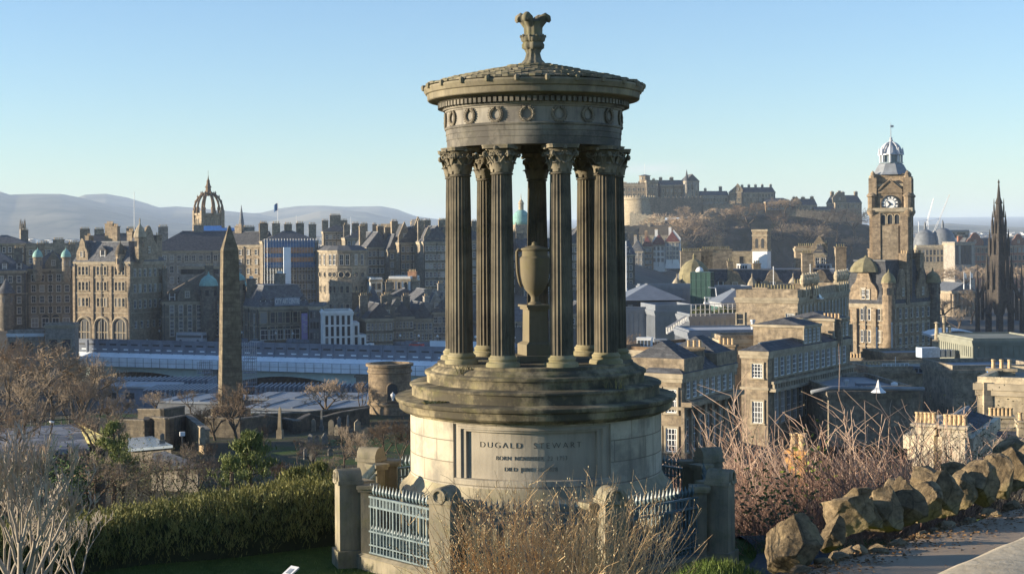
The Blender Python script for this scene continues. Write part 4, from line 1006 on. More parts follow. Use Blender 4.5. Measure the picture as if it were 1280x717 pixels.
# palace block with the flag tower
pal, q, _ = castle('castle_palace', 'long sunlit castle palace with battlements and an octagonal flag tower', 764, 823, 231, 256, -8, S_CASTLE, YC + 2, 16, 'flat', 1.0, W_(2, 9, zz(247), zz(233)), gabs=(), chim=((.3, .5, 3, 3, 3), (.62, .5, 3, 3, 2.5)))
P = plan(807, YC + 6); turret(pal, P, 4.3, zz(250), zz(219), 1.2, LEADD, S_CASTLE, 'cone', 8)
mb = MB(); mb.tube([(P.x, P.y, zz(219)), (P.x, P.y, zz(203))], .12, 5); mb.build('flagpole', WHITE, pal)
mb = MB()
for k in range(28):
    p = q[0] + (q[1] - q[0]) * ((k + .5) / 28); mb.box((p.x, p.y + .4, zz(231) + 1.5), (.8, .8, 1.0))
mb.build('battlement', S_CASTLE, pal)
castle('castle_tower_house', 'battlemented square block at the end of the castle palace', 809, 824, 226.5, 246, 8, S_CASTLE, YC - 4, 16, 'flat', 1.0, W_(2, 3, zz(243), zz(229)), chim=((.2, .5, 2, 2, 2), (.8, .5, 2, 2, 2)))
# half-moon battery: round drum, sunlit
P = plan(812, YC - 8); t = thing('round_battery', 'yellow sunlit half round castle battery with a broad base', 'battery', (P.x, P.y, zz(285))); rr = 27 * mpp(YC)
mb = MB(); P = plan(800, YC - 4); mb.lathe([(rr * .82, zz(290)), (rr * .74, zz(262)), (rr * .70, zz(250)), (rr * .74, zz(249)), (rr * .73, zz(246.5)), (rr * .6, zz(246.5))], (P.x, P.y, 0), 28); mb.build('wall', S_PALE, t, smooth=30)
mb = MB()
for k in range(16):
    a = PI + PI * (k + .5) / 16; mb.box((P.x + math.cos(a) * rr * .7, P.y + math.sin(a) * rr * .7, zz(245.8)), (1.4, 1.4, 1.3), a)
mb.build('battlement', S_PALE, t)
def cwall(label, pxL, YL, pxR, YR, pt, pb, mat=S_CASTLE, th=3.0):
    p0, p1 = plan(pxL, YL), plan(pxR, YR); d = (p1 - p0).normalized(); nn = Vector((-d.y, d.x)) * th; t = thing('castle_wall', label, 'wall', (p0.x, p0.y, zz(pb)))
    mb = MB(); zt0, zt1 = Zy(pt[0], pxL, YL), Zy(pt[1], pxR, YR); zb = zz(pb)
    mb.hull([(p0.x, p0.y, zb), (p1.x, p1.y, zb), (*(p1 + nn), zb), (*(p0 + nn), zb)], [(p0.x, p0.y, zt0), (p1.x, p1.y, zt1), (*(p1 + nn), zt1), (*(p0 + nn), zt0)])
    mb.build('wall', mat, t); mb = MB(); L = (p1 - p0).length; k = int(L / 3.2)
    for i in range(k):
        p = p0 + d * L * (i + .5) / k + nn * .2; mb.box((p.x, p.y, lerp(zt0, zt1, (i + .5) / k) + .45), (1.7, 1.2, .95), math.atan2(d.y, d.x))
    mb.build('battlement', mat, t); return t
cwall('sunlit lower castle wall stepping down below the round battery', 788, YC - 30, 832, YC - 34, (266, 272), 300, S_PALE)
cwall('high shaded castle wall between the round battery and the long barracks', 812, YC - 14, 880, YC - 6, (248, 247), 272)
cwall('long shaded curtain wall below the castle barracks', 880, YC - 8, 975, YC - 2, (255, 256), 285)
cwall('curtain wall dropping towards the lone castle hospital block', 975, YC - 4, 1050, YC - 6, (261, 266), 290)
castle('castle_hall', 'long castle hall with a battlemented top beside the tall gothic block', 826, 860, 231, 252, 8, S_CASTLE, YC, 14, 'gable', 4, W_(2, 6, zz(248), zz(235)), chim=((.1, .5, 2.5, 2, 2), (.5, .5, 3, 2, 2)))
gth, q, _ = castle('gothic_memorial', 'tall dark gothic castle building with a steep roof and pointed turret', 858, 875, 226, 252, 12, S_GREY, YC - 2, 14, 'gable', 5.5, W_(2, 3, zz(246), zz(230), 1.8, 4), rmat=SLATE)
turret(gth, plan(859.5, YC - 3), 1.4, zz(240), zz(226), 9, SLATE, S_GREY, 'cone', 8)
castle('castle_range', 'low long castle range with a row of chimneys', 876, 912, 244, 258, 8, S_GREY, YC, 12, 'gable', 3.5, W_(1, 9, zz(254), zz(246)), chim=((.25, .5, 2, 1.5, 2), (.78, .5, 2.5, 2, 4)))
castle('castle_gatehouse', 'stout castle tower with a hipped roof and a sunlit crow-stepped gable', 912, 928, 240, 262, -14, S_CASTLE, YC, 14, 'hip', 5, W_(1, 3, zz(256), zz(244)), gabs=((0, .7, 8, 7, 'point'),))
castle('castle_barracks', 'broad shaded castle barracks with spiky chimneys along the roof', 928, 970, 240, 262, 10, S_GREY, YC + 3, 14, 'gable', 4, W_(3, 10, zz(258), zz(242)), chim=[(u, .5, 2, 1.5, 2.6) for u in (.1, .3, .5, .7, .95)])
castle('castle_cottage', 'small tiled castle range with rows of white windows beside a bare tree', 958, 992, 252, 266, 8, S_BROWN, YC - 6, 12, 'hip', 3, ((0, 2, 8, 1.6, 2.0, zz(264), zz(254), 'sash'),))
castle('governors_house', 'castle house with a sunlit end gable and three chimneys', 994, 1022, 256, 270, 10, S_CASTLE, YC - 2, 12, 'gable', 5, W_(2, 6, zz(267), zz(258)), chim=((.1, .5, 2.5, 2, 1.5), (.5, .5, 3, 2, 1.5), (.9, .5, 2.5, 2, 1.5)), gabs=((0, .1, 8, 7, 'point'),))
castle('castle_guardhouse', 'low castle wall range with small pale gabled lodge', 1020, 1046, 262, 274, 8, S_CASTLE, YC - 4, 9, 'gable', 2.5, W_(1, 6, zz(272), zz(264)))
hb, q, _ = castle('castle_hospital', 'lone tall castle block with a sunlit crow-stepped gable and chimneys beside the clock tower', 1045, 1078, 253, 276, 14, S_CASTLE, YC - 2, 16, 'gable', 6, W_(2, 7, zz(272), zz(256)), chim=((.05, .5, 2.5, 2.5, 3), (.45, .5, 3, 2, 3), (.95, .5, 2.5, 2.5, 3)), gabs=((0, .16, 12, 9.5, 'step'),))
# white and red gabled houses below the castle
def gabled(label, pxL, pxR, pye, pyb, Y, mat, rm, a=-6, gabs=(), win=((3, 3),)):
    z1 = Zy(pye, pxL, Y); z0 = Zy(pyb, pxL, Y); r, c = win[0]
    return block('gabled_house', label, frontA(pxL, Y, pxR, a, 12), z0, z1, mat, 'gable', 7, rm, win=((0, r, c, 1.5, 2.2, z0 + 3, z1 - .5, 'sash'),), gabs=gabs, chim=((.3, .5, 2.0, 1.6, 3),))
RTILE = stone('red_roof_tiles', (.17, .062, .055), .4, .5, .3)
gabled('white walled house with red steep roof, topmost below the castle', 832, 850, 302, 330, 1000, RENDER, RTILE, -10, ((0, .6, 9, 8, 'point'),), ((4, 4),))
gabled('white gabled house with red roof and tall white chimney under the castle', 815, 832, 306, 334, 1004, RENDER, RTILE, -10, ((0, .4, 7, 8, 'point'),), ((3, 3),))
gabled('brown stone house with a narrow white bay below the castle', 803, 816, 308, 344, 1000, S_BROWN, RTILE, -12, ((0, .6, 6, 8, 'point'),), ((4, 3),))
gabled('tall grey and white house nearest the sunny columns, below the castle', 789, 804, 314, 352, 990, S_GREY, SLATE, -12, ((0, .5, 7, 8, 'point'),), ((5, 3),))
gabled('sunlit yellow stone terrace with a brown roof right under the round battery', 800, 838, 294, 310, 1080, S_PALE, SLATE_B, -8, (), ((1, 5),))

# ------------------------------------------------------------------ hotel with clock tower
F = corner(1054, 1111, 385, 1166, 42); z1 = Zy(380, 1111, 385)
bal, q, rf = block('clock_tower_hotel', 'huge ornate sandstone hotel whose square clock tower rises above the skyline', F, -2, z1, S_HOTEL, 'mansard', 11.0, SLATE,
      win=((0, 3, 1, 1.0, 2.9, 2, z1 - .8, 'sash', (.02, .14)), (1, 4, 7, 1.4, 2.6, 2, z1 - .8, 'sash')), chim=((.18, .5, 2.6, 2.2, 3), (.85, .8, 3, 2.4, 2), (.95, .4, 2.4, 2, 2)),
      bands=(z1 - 5.6, z1 - 11.2), dorm=((1, 7, 2.2, 3.0),), gabs=((0, .45, 8.0, 9.4, 'curve'), (1, .3, 7, 9, 'curve'), (1, .75, 7, 9, 'curve')))
A, B = q[0], q[1]; d = (B - A); L = d.length; rz0 = math.atan2(d.y, d.x); d.normalize(); nn = Vector((d.y, -d.x))
for r in range(3):
    zc_ = z1 - 2.8 - r * 5.7
    for u in (.42, .5, .58, .8, .87): p = A + d * L * u; window(bal, (p.x, p.y, zc_), rz0, .85 * L / 14, 3.1, 'sash')
for u in (.46, .55): p = A + d * L * u + nn * .14; window(bal, (p.x, p.y, z1 + 2.4), rz0, 1.0, 2.4, 'sash')
for u in (.27, .69):
    p = A + d * L * u + nn * .2; mb = MB(); mb.box((p.x, p.y, (z1 - 2) / 2 - 1), (1.3, .8, z1 - .6 + 2), rz0); mb.build('pilaster', S_LIT, bal)
turret(bal, q[1], 1.7, z1 - 14, z1 + 5.5, 3.6, OLIVE, S_HOTEL, 'dome', 10)
turret(bal, q[2], 2.0, z1 - 14, z1 + 5, 4, OLIVE, S_DARK, 'dome', 10)
P = plan(1083, 392); mb = MB(); mb.lathe([(4.4, 0), (4.0, 1.2), (3.0, 2.5), (1.6, 3.4), (.6, 3.8), (.05, 4.4)], (P.x, P.y, z1 + 8.2), 8, 0, R(20)); mb.build('dome', OLIVE, bal)
# tower: position from its two visible vertical faces
YT = 400; sT = mpp(YT); rzT = R(-18); Pt = plan(1114.5, YT, 300); TZ = lambda py: Zy(py, 1114, YT)
half = 29.0 * sT / (math.cos(R(18)) + math.sin(R(18))); 
tw = MB(); tw.box((Pt.x, Pt.y, (TZ(262) - 0) / 2), (half * 2, half * 2, TZ(262)), rzT, 0)
tw.box((Pt.x, Pt.y, TZ(262.5)), (half * 2.35, half * 2.35, 1.0), rzT, 1); tw.box((Pt.x, Pt.y, TZ(264.5)), (half * 2.2, half * 2.2, .7), rzT, 1)
tw.box((Pt.x, Pt.y, (TZ(262) + TZ(232)) / 2), (half * 1.86, half * 1.86, TZ(232) - TZ(262) - .05), rzT, 0)
tw.box((Pt.x, Pt.y, TZ(232)), (half * 1.98, half * 1.98, .7), rzT, 1)
tw.box((Pt.x, Pt.y, TZ(225)), (half * 1.7, half * 1.7, TZ(218) - TZ(232)), rzT, 0)
def tp(f, x, o, z):                      # point on tower face f: x along, o outwards from centre
    a = rzT - PI / 2 + f * PI / 2; return Vector((Pt.x + math.cos(a) * o - math.sin(a) * x, Pt.y + math.sin(a) * o + math.cos(a) * x, z))
for f in range(4):
    a = rzT + f * PI / 2
    for x in (-.72, .72):                # clasping buttresses
        p = tp(f, x * half, half * 1.0, 0); tw.box((p.x, p.y, TZ(266) / 2), (half * .42, half * .2, TZ(266)), a, 0)
    for x in (-.34, 0, .34): 
        p = tp(f, x * half, half * 1.01, TZ(274)); tw.lathe([(half * .12, -.02), (half * .12, .02)], (0, 0, 0), 3, 1) if False else None
towr = tw.build('tower', [S_HOTEL, S_TRIM], bal)
for f in range(4):
    a = rzT + f * PI / 2
    for x in (-.36, 0, .36):             # three arched louvres below the balcony
        mb = MB(); w = half * .13; zc_ = TZ(280); pts = [(-w, zc_), (w, zc_)] + [(w * math.cos(t), TZ(271) + w * math.sin(t)) for t in [PI * i / 8 for i in range(9)]]
        mb.add([tp(f, px_ + x * half, half * 1.012, z) for px_, z in pts], [tuple(range(len(pts)))], 1)
        mb.tube([tp(f, px_ * 1.15 + x * half, half * 1.03, z) for px_, z in pts[1:] + [pts[0]]], .14, 5, 0); mb.build('louvre', [S_TRIM, IRONB], towr)
    mb = MB(); 
    mb.hull([tp(f, -half * .42, half * 1.0, TZ(340)), tp(f, half * .42, half * 1.0, TZ(340)), tp(f, half * .42, half * 1.0, TZ(282)), tp(f, -half * .42, half * 1.0, TZ(282))],
            [tp(f, -half * .42, half * 1.06, TZ(340)), tp(f, half * .42, half * 1.06, TZ(340)), tp(f, half * .42, half * 1.06, TZ(282)), tp(f, -half * .42, half * 1.06, TZ(282))]); mb.build('panel', S_LIT, towr)
    # clock stage
    mb = MB(); cz = TZ(255.5); r = 10.2 * sT
    mb.hull([tp(f, x * half, half * .92, z) for x, z in ((-.62, TZ(262)), (.62, TZ(262)), (.62, TZ(238)), (0, TZ(226)), (-.62, TZ(238)))],
            [tp(f, x * half, half * 1.02, z) for x, z in ((-.62, TZ(262)), (.62, TZ(262)), (.62, TZ(238)), (0, TZ(226)), (-.62, TZ(238)))], 0)
    mb.tube([tp(f, -half * .64, half * 1.04, TZ(238.5)), tp(f, 0, half * 1.04, TZ(225.5)), tp(f, half * .64, half * 1.04, TZ(238.5))], .28, 5, 0)
    mb.box(tp(f, 0, half * 1.03, TZ(241)), (half * 1.3, .5, .5), a, 0)
    mb.build('clock_gable', S_HOTEL, towr)
    if f in (0, 3, 1):
        mb = MB(); rim = [tp(f, math.cos(t) * r, half * 1.045, cz + 2 * 0 + math.sin(t) * r) for t in [2 * PI * i / 40 for i in range(40)]]
        face = [tp(f, math.cos(t) * r, half * 1.04, cz + math.sin(t) * r) for t in [2 * PI * i / 40 for i in range(40)]]
        mb.add(face, [tuple(range(40))], 0)
        mb.tube(rim + [rim[0]], .22, 5, 1)
        for i in range(12):              # numerals as strokes
            t = PI / 2 - i * PI / 6
            ns = (2, 1, 2, 3, 2, 1, 2, 3, 4, 2, 1, 2)[i]
            for k in range(ns):
                tt = t + (k - (ns - 1) / 2) * .085
                p0 = tp(f, math.cos(tt) * r * .68, half * 1.048, cz + math.sin(tt) * r * .68); p1 = tp(f, math.cos(tt) * r * .9, half * 1.048, cz + math.sin(tt) * r * .9)
                mb.tube([p0, p1], .075, 4, 1)
        inner = [tp(f, math.cos(t) * r * .6, half * 1.045, cz + math.sin(t) * r * .6) for t in [2 * PI * i / 32 for i in range(33)]]; mb.tube(inner, .05, 4, 1)
        mb.build('clock_face', [WHITE, IRONB], towr)
        for nm, ang, ln, wd in (('hour_hand', PI / 2 - 2 * PI * (10.62 / 12), .52, .2), ('minute_hand', PI / 2 - 2 * PI * (37 / 60), .84, .13)):
            mb = MB(); c0 = tp(f, -math.cos(ang) * r * .15, half * 1.06, cz - math.sin(ang) * r * .15); c1 = tp(f, math.cos(ang) * r * ln, half * 1.06, cz + math.sin(ang) * r * ln); mb.tube([c0, c1], [wd, wd * .5], 5); mb.build(nm, IRONB, towr)
for k in range(4):                       # corner turrets
    a = rzT + PI / 4 + k * PI / 2; rr = half * 1.36; p = Vector((Pt.x + math.cos(a) * rr * .98, Pt.y + math.sin(a) * rr * .98)); r = half * .24
    mb = MB(); mb.lathe([(r * .3, TZ(274)), (r * 1.2, TZ(266)), (r * 1.2, TZ(263)), (r, TZ(262.5)), (r, TZ(247)), (r * 1.25, TZ(246)), (r * 1.25, TZ(244.5)), (r * 1.0, TZ(243)), (r * .35, TZ(238)), (.05, TZ(236))], (p.x, p.y, 0), 10); mb.build('corner_turret', S_HOTEL, towr, smooth=35)
    p = Vector((Pt.x + math.cos(a) * half * 1.28, Pt.y + math.sin(a) * half * 1.28)); mb = MB()
    mb.box((p.x, p.y, (TZ(246) + TZ(223)) / 2), (half * .42, half * .42, TZ(223) - TZ(246)), rzT); mb.lathe([(.9, TZ(223)), (1.0, TZ(221)), (.5, TZ(219)), (.65, TZ(217.5)), (.1, TZ(214))], (p.x, p.y, 0), 8); mb.build('pinnacle', S_HOTEL, towr)
mb = MB(); r = half * .98                # leaded roof and lantern
mb.lathe([(r * 1.15, TZ(219)), (r * .98, TZ(216)), (r * .72, TZ(206)), (r * .6, TZ(204))], (Pt.x, Pt.y, 0), 8, 0, rzT + PI / 8); mb.build('leaded_roof', LEAD, towr)
LEADP = plain('silver_lead', (.5, .51, .53), .45, .15, var=.2, scale=.6)
mb = MB(); rl = half * .56
mb.lathe([(rl * 1.15, TZ(204.5)), (rl * 1.15, TZ(203)), (rl * .8, TZ(203)), (rl * .78, TZ(193))], (Pt.x, Pt.y, 0), 8, 1, rzT)
for k in range(8):
    a = rzT + k * PI / 4; mb.tube([(Pt.x + math.cos(a) * rl, Pt.y + math.sin(a) * rl, TZ(204)), (Pt.x + math.cos(a) * rl, Pt.y + math.sin(a) * rl, TZ(193))], .32, 6, 0)
    pts = [(Pt.x + math.cos(a) * rl * math.cos(t), Pt.y + math.sin(a) * rl * math.cos(t), TZ(193) + (TZ(178) - TZ(193)) * math.sin(t)) for t in [R(x) for x in (0, 20, 40, 60, 80, 88)]]; mb.tube(pts, .3, 6, 0)
    mb.lathe([(.4, 0), (.3, 1.0), (.05, 2.0)], (Pt.x + math.cos(a) * rl * 1.1, Pt.y + math.sin(a) * rl * 1.1, TZ(194)), 6, 0)
mb.lathe([(rl * 1.12, TZ(194)), (rl * 1.12, TZ(193)), (rl * .85, TZ(192)), (rl * .72, TZ(187)), (rl * .4, TZ(181)), (rl * .16, TZ(177)), (rl * .22, TZ(175.5)), (rl * .1, TZ(174)), (rl * .18, TZ(173)), (.1, TZ(171))], (Pt.x, Pt.y, 0), 12, 0)
mb.build('lantern', [LEADP, GLASSL], towr, smooth=35)
mb = MB(); mb.tube([(Pt.x, Pt.y, TZ(172)), (Pt.x, Pt.y, TZ(153))], [.12, .05], 5); mb.box((Pt.x + .3, Pt.y, TZ(158)), (.9, .06, .6)); mb.build('weather_vane', STEEL, towr)

# long mansard wing reaching from the hotel towards the castle side
z1 = Zy(367, 950, 400)
wing, q, rf = block('mansard_range', 'long post office range with white dormers, round gables and a dome at one end', frontA(842, 408, 1056, -2, 22), -2, z1, S_LIT, 'mansard', Zy(341, 950, 402) - z1 + .5, SLATE,
      win=(), chim=((.335, .05, 1.6, 2.0, 3), (.505, .3, 2.2, 2.4, 2), (.79, .1, 3.2, 2.0, 5.5), (.985, .1, 3.0, 2.2, 6.5), (.28, .6, 9, 2.2, 6.0), (.16, .6, 9.5, 2.2, 6.0)), dorm=((0, 9, 1.8, 3.0),),
      gabs=((0, .1, 6.5, 6.0, 'point'), (0, .36, 6.5, 6.0, 'curve'), (0, .58, 6.5, 6.2, 'curve'), (0, .86, 6.5, 6.2, 'curve')), potm=OLIVE)
for u in (.02, .46, .7, .96):
    p = q[0] + (q[1] - q[0]) * u; turret(wing, (p.x, p.y), 1.2, z1 - 3, z1 + 2, 3.4, S_TRIM, S_LIT, 'ogee', 8, 'urn_turret')
P = plan(868, 410); mb = MB(); zb_ = Zy(341, 868, 410); mb.lathe([(4.1, -4), (4.1, 0), (3.95, .6), (3.3, 1.9), (2.2, 3.0), (.9, 3.6), (.45, 3.8), (.35, 4.5), (.45, 4.7), (.05, 5.5)], (P.x, P.y, zb_), 10); mb.build('dome', OLIVE, wing)
# white based tower with two arched openings
P = plan(952, 425, 310); z0_, zw, zt_ = Zy(346, 952, 425), Zy(314, 952, 425), Zy(288, 952, 425); hw = 12.4 * mpp(425)
t = thing('chimney_tower', 'square tower with white lower stage and two arched openings, behind the mansard roof', 'tower', (P.x, P.y, z0_))
rz = R(-24); w2 = hw * 2 / (math.cos(R(24)) + math.sin(R(24)))
mb = MB(); mb.box((P.x, P.y, (z0_ + zw) / 2 - 3), (w2, w2, zw - z0_ + 6), rz); mb.build('white_stage', WHITE, t)
mb = MB(); mb.box((P.x, P.y, (zw + zt_) / 2 + .01), (w2 * 1.0, w2 * 1.0, zt_ - zw), rz, 0); mb.box((P.x, P.y, zw + .3), (w2 * 1.08, w2 * 1.08, .5), rz, 1); mb.box((P.x, P.y, zt_ - 1.4), (w2 * 1.06, w2 * 1.06, .35), rz, 1); mb.box((P.x, P.y, zt_), (w2 * 1.1, w2 * 1.1, .6), rz, 1); mb.build('belfry', [S_LIT, S_TRIM], t)
for f in (0, 3):
    a = rz - PI / 2 + f * PI / 2
    for x in (-.2, .2):
        mb = MB(); w = w2 * .1; pts = [(-w, zw + .9), (w, zw + .9)] + [(w * math.cos(s), zw + 3.2 + w * math.sin(s)) for s in [PI * i / 8 for i in range(9)]]
        mb.add([(P.x + math.cos(a) * w2 * .506 - math.sin(a) * (px_ + x * w2), P.y + math.sin(a) * w2 * .506 + math.cos(a) * (px_ + x * w2), z) for px_, z in pts], [tuple(range(len(pts)))]); mb.build('opening', IRONB, t)  # flat dark face, the shade inside the opening put into colour
z1 = Zy(316, 920, 430)
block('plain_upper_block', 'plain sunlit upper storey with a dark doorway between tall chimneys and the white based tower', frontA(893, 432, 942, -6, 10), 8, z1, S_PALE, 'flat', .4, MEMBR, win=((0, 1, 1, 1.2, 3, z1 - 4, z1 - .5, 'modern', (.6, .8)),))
z1 = Zy(310, 1015, 432)
block('upper_gable_block', 'stone upper block lined with chimney pots beside a small pointed gable', frontA(995, 432, 1021, -8, 10), 8, z1, S_LIT, 'flat', .5, MEMBR, chim=((.5, .1, 5.5, 1.0, .6),), gabs=(), potm=OLIVE)
tene(1018, 1034, 430, 316, -10, S_LIT, 1, 2, 'little slate roofed penthouse with a sunlit pointed gable', z0=10, rh=2.5, gabs=((0, .4, 5, 5, 'point'),), chim=((.6, .1, 4, 1, .2),), depth=8)
z1 = Zy(338, 990, 421)
block('white_plant_deck', 'white painted flat roof deck with plant boxes in front of the chimney tower', frontA(896, 421, 1060, -3, 10), 6, z1, WHITE, 'flat', .5, MEMBR, win=((0, 1, 10, 1.6, 1.3, z1 - 2.4, z1 - .8, 'modern'),), trim=WHITE)
# ------------------------------------------------------------------ grey clad centre with terrace and green glass stair
def zbox(name, label, pxL, pxR, Y, pye, pyb, a, wallm, rh=.4, rm=None, dep=14, win=(), roof='flat', cat='building', seams=True):
    z1, z0 = Zy(pye, pxL, Y), Zy(pyb, pxL, Y)
    root, q, rf = block(name, label, frontA(pxL, Y, pxR, a, dep), z0, z1, wallm, roof, rh, rm or ZINC, win=win, cat=cat, trim=wallm, eave=.4)
    if seams:
        mb = MB()
        for e in (0, 1, 3):
            A_, B_ = q[e], q[(e + 1) % 4]; d_ = (B_ - A_); L_ = d_.length; k = max(2, int(L_ / 1.0)); n_ = Vector((d_.y, -d_.x)).normalized()
            for i in range(k + 1):
                p = A_ + d_ * i / k + n_ * .06; mb.box((p.x, p.y, (z0 + z1) / 2 - .6), (.1, .12, z1 - z0 - 1.1), math.atan2(d_.y, d_.x))
        wo = [x for x in KIDS(root) if x.name.startswith('wall')][0]; me2 = mb.mesh('seams', wallm, wloc(root)); bm2 = bmesh.new(); bm2.from_mesh(wo.data); bm2.from_mesh(me2); bm2.to_mesh(wo.data); bm2.free(); bpy.data.meshes.remove(me2)
    return root, q
DZ = plain('dark_zinc', (.2, .22, .25), .5, .2, var=.2, scale=.4)
zbox('clad_block', 'light grey seamed metal box below the hipped pavilion', 768, 817, 330, 386, 418, 6, ZINC)
zbox('clad_block', 'grey seamed metal box with a pale lid beside the green glass stair tower', 819, 868, 322, 388, 422, 8, ZINC, 1.2, MEMBR)
zbox('clad_screen', 'long grey louvred screen behind the hipped pavilion', 800, 864, 360, 357, 372, 4, ZINC, dep=4)
zbox('clad_screen', 'dark grey flat sided box running behind the terrace gondola', 882, 940, 352, 360, 380, 4, DZ, dep=10, rm=MEMBR)
zbox('terrace_wall', 'grey ribbed terrace wall under the glass balustrade', 862, 945, 300, 395, 420, 6, ZINC, dep=12)
z1 = Zy(375, 815, 340)
block('hipped_pavilion', 'glazed rooftop pavilion with wide shallow ribbed hip roof', frontA(781, 340, 850, 4, 16), 4, z1, IRONB, 'hip', 3.4, ZINC, win=((0, 1, 9, 1.5, 2.0, z1 - 2.6, z1 - .3, 'modern'),), trim=IRONB, eave=1.2)
z1 = Zy(378, 920, 312)
block('hipped_pavilion', 'small green glazed pavilion with ribbed roof next to the lit end wall', frontA(903, 312, 946, 6, 10), 5, z1, GREENGL, 'hip', 2.6, ZINC, win=((0, 1, 4, 1.5, 2.2, z1 - 2.6, z1 - .3, 'modern'),), trim=STEEL, eave=.8)
P = plan(878, 345); z0, z1 = Zy(398, 878, 345), Zy(340, 878, 345); t = thing('glass_stair_tower', 'green glass stair tower with a white dome vent on top', 'tower', (P.x, P.y, z0)); w = 29 * mpp(345)
mb = MB(); mb.box((P.x, P.y, (z0 + z1) / 2 - 4), (w * .86, w * .7, z1 - z0 + 8), R(-20)); mb.build('glazing', GREENGL, t)
mb = MB()
for k in range(7):
    zq = lerp(z0, z1, k / 6); mb.box((P.x, P.y, zq), (w * .89, w * .73, .14), R(-20))
for f in range(4):
    a = R(-20) + f * PI / 2; hw_, ho = (w * .43, w * .35) if f % 2 == 0 else (w * .35, w * .43)
    for x in (-1, -.5, 0, .5, 1): mb.box((P.x + math.sin(a) * (ho + .03) + math.cos(a) * hw_ * x, P.y - math.cos(a) * (ho + .03) + math.sin(a) * hw_ * x, (z0 + z1) / 2), (.1, .1, z1 - z0), a)
mb.build('glazing_frame', plain('green_frame', (.05, .1, .09), .5), t)
mb = MB(); mb.lathe([(.9, 0), (.9, .4), (.6, .9), (.05, 1.2)], (P.x - .6, P.y, z1 + .07), 12); mb.build('vent', WHITE, t, smooth=True)
# terrace furniture: balustrade, planters, gondola, stair
P0, P1 = plan(864, 299), plan(944, 304); z = Zy(394, 900, 300); t = thing('balustrade', 'pale glass and rail balustrade along the roof terrace', 'railing', (P0.x, P0.y, z)); mb = MB()
for i in range(15): p = P0.lerp(P1, i / 14); mb.box((p.x, p.y, z + 1.1), (.14, .14, 2.4))
for zz_ in (.3, 1.2, 2.25): mb.tube([(P0.x, P0.y, z + zz_), (P1.x, P1.y, z + zz_)], .07, 4)
mb.build('rail', RENDER, t)
SHRUBL = foliage('terrace_shrub', (.07, .09, .02), (.16, .16, .03))
def ball_shrub(label, px, py, Y, r, rw):
    P = at(px, py, Y); t = thing('planter_shrub', label, 'shrub', (P.x, P.y, P.z - r)); rr_ = random.Random(int(px)); mb = MB()
    for i in range(900):
        v = Vector((rr_.gauss(0, 1), rr_.gauss(0, 1), rr_.gauss(0, 1))).normalized() * rr_.uniform(.55, 1.05)
        p = Vector((P.x + v.x * rw, P.y + v.y * r, P.z + v.z * r)); a = Vector((rr_.uniform(-1, 1), rr_.uniform(-1, 1), rr_.uniform(-1, 1))).normalized() * .22; b = a.orthogonal().normalized() * .16
        mb.add([p - a, p + b, p + a], [(0, 1, 2)])
    mb.build('foliage', SHRUBL, t); mb = MB(); mb.box((P.x, P.y, P.z - r * .9), (rw * 1.9, r * 1.2, .7)); mb.build('planter', DZ, t)
ball_shrub('clipped yellow green shrub in a terrace planter near the glass stair tower', 877, 391, 303, 1.3, 2.4)
ball_shrub('clipped yellow green shrub in a terrace planter near the ribbed pavilion', 905, 391, 306, 1.3, 2.6)
t = thing('stair', 'pale sloping roof stair between the metal boxes', 'stair', tuple(at(835, 415, 292))); a_, b_ = at(834, 417, 290), at(858, 402, 296); mb = MB()
for s in (0, 1.6):
    for h in (0, 1.1): mb.tube([a_ + Vector((0, s, h)), b_ + Vector((0, s, h))], .1, 4)
    for i in range(9): p = a_.lerp(b_, i / 8) + Vector((0, s, 0)); mb.tube([p, p + Vector((0, 0, 1.1))], .06, 4)
for i in range(14): p = a_.lerp(b_, (i + .5) / 14); mb.box((p.x, p.y + .8, p.z), (.4, 1.6, .06))
mb.build('flight', RENDER, t)
t = thing('window_gondola', 'white window cleaning cradle hung on the roof by the green glass stair', 'cradle', tuple(at(889, 379, 335))); P = at(889, 379, 335); mb = MB()
mb.box((P.x, P.y, P.z), (3.2, 1.6, .5)); mb.box((P.x, P.y, P.z + 1.3), (3.0, 1.4, .12))
for sx in (-1.4, -.5, .5, 1.4):
    for sy in (-.7, .7): mb.box((P.x + sx, P.y + sy, P.z + .65), (.12, .12, 1.3))
mb.tube([(P.x + 1.4, P.y, P.z), (P.x + 1.0, P.y, P.z + 3.4), (P.x - .6, P.y, P.z + 3.6)], .12, 5); mb.build('cradle', WHITE, t)
pole('white flagpole with a red and white flag standing past the outer column', 783, 372, 303, 362, .16, 'flagpole', (1.6, 3.2, -1))
pole('tall grey mast in front of the mansard roof near the round gables', 967, 300, 335, 372, .1, 'flagpole')
pole('white flagpole rising before the white dormers beside the urn topped facade', 1013, 322, 332, 366, .12, 'flagpole')

# ------------------------------------------------------------------ terrace of classical blocks stepping away towards the hotel
F = corner(920, 997, 270, 1061, 24); z1 = Zy(372, 997, 270)
blA, q, rf = block('classical_block', 'sandstone block with urns along its parapet and a blank sunlit end wall', F, 0, z1, S_LIT, 'flat', 1.4, LEADD,
      win=((0, 1, 1, 1.5, 2.6, z1 - 5.8, z1 - 2.6, 'fine', (.8, .96)), (0, 1, 1, 1.3, 2.0, z1 - 5.2, z1 - 2.8, 'dark', (.02, .12)), (1, 1, 13, 1.3, 3.4, z1 - 5.2, z1 - 1.6, 'sash'), (1, 1, 13, 1.4, 4.0, z1 - 12, z1 - 7)), bands=(z1 - 7.0,),
      chim=((.28, .12, 2.6, 1.1, 1.4), (.62, .12, 6.5, 1.2, 1.5), (.9, .2, 4.2, 1.1, 2.6)), potm=OLIVE)
A, B = q[1], q[2]; d = (B - A); L = d.length; d.normalize(); nn = Vector((d.y, -d.x)); rz = math.atan2(d.y, d.x)
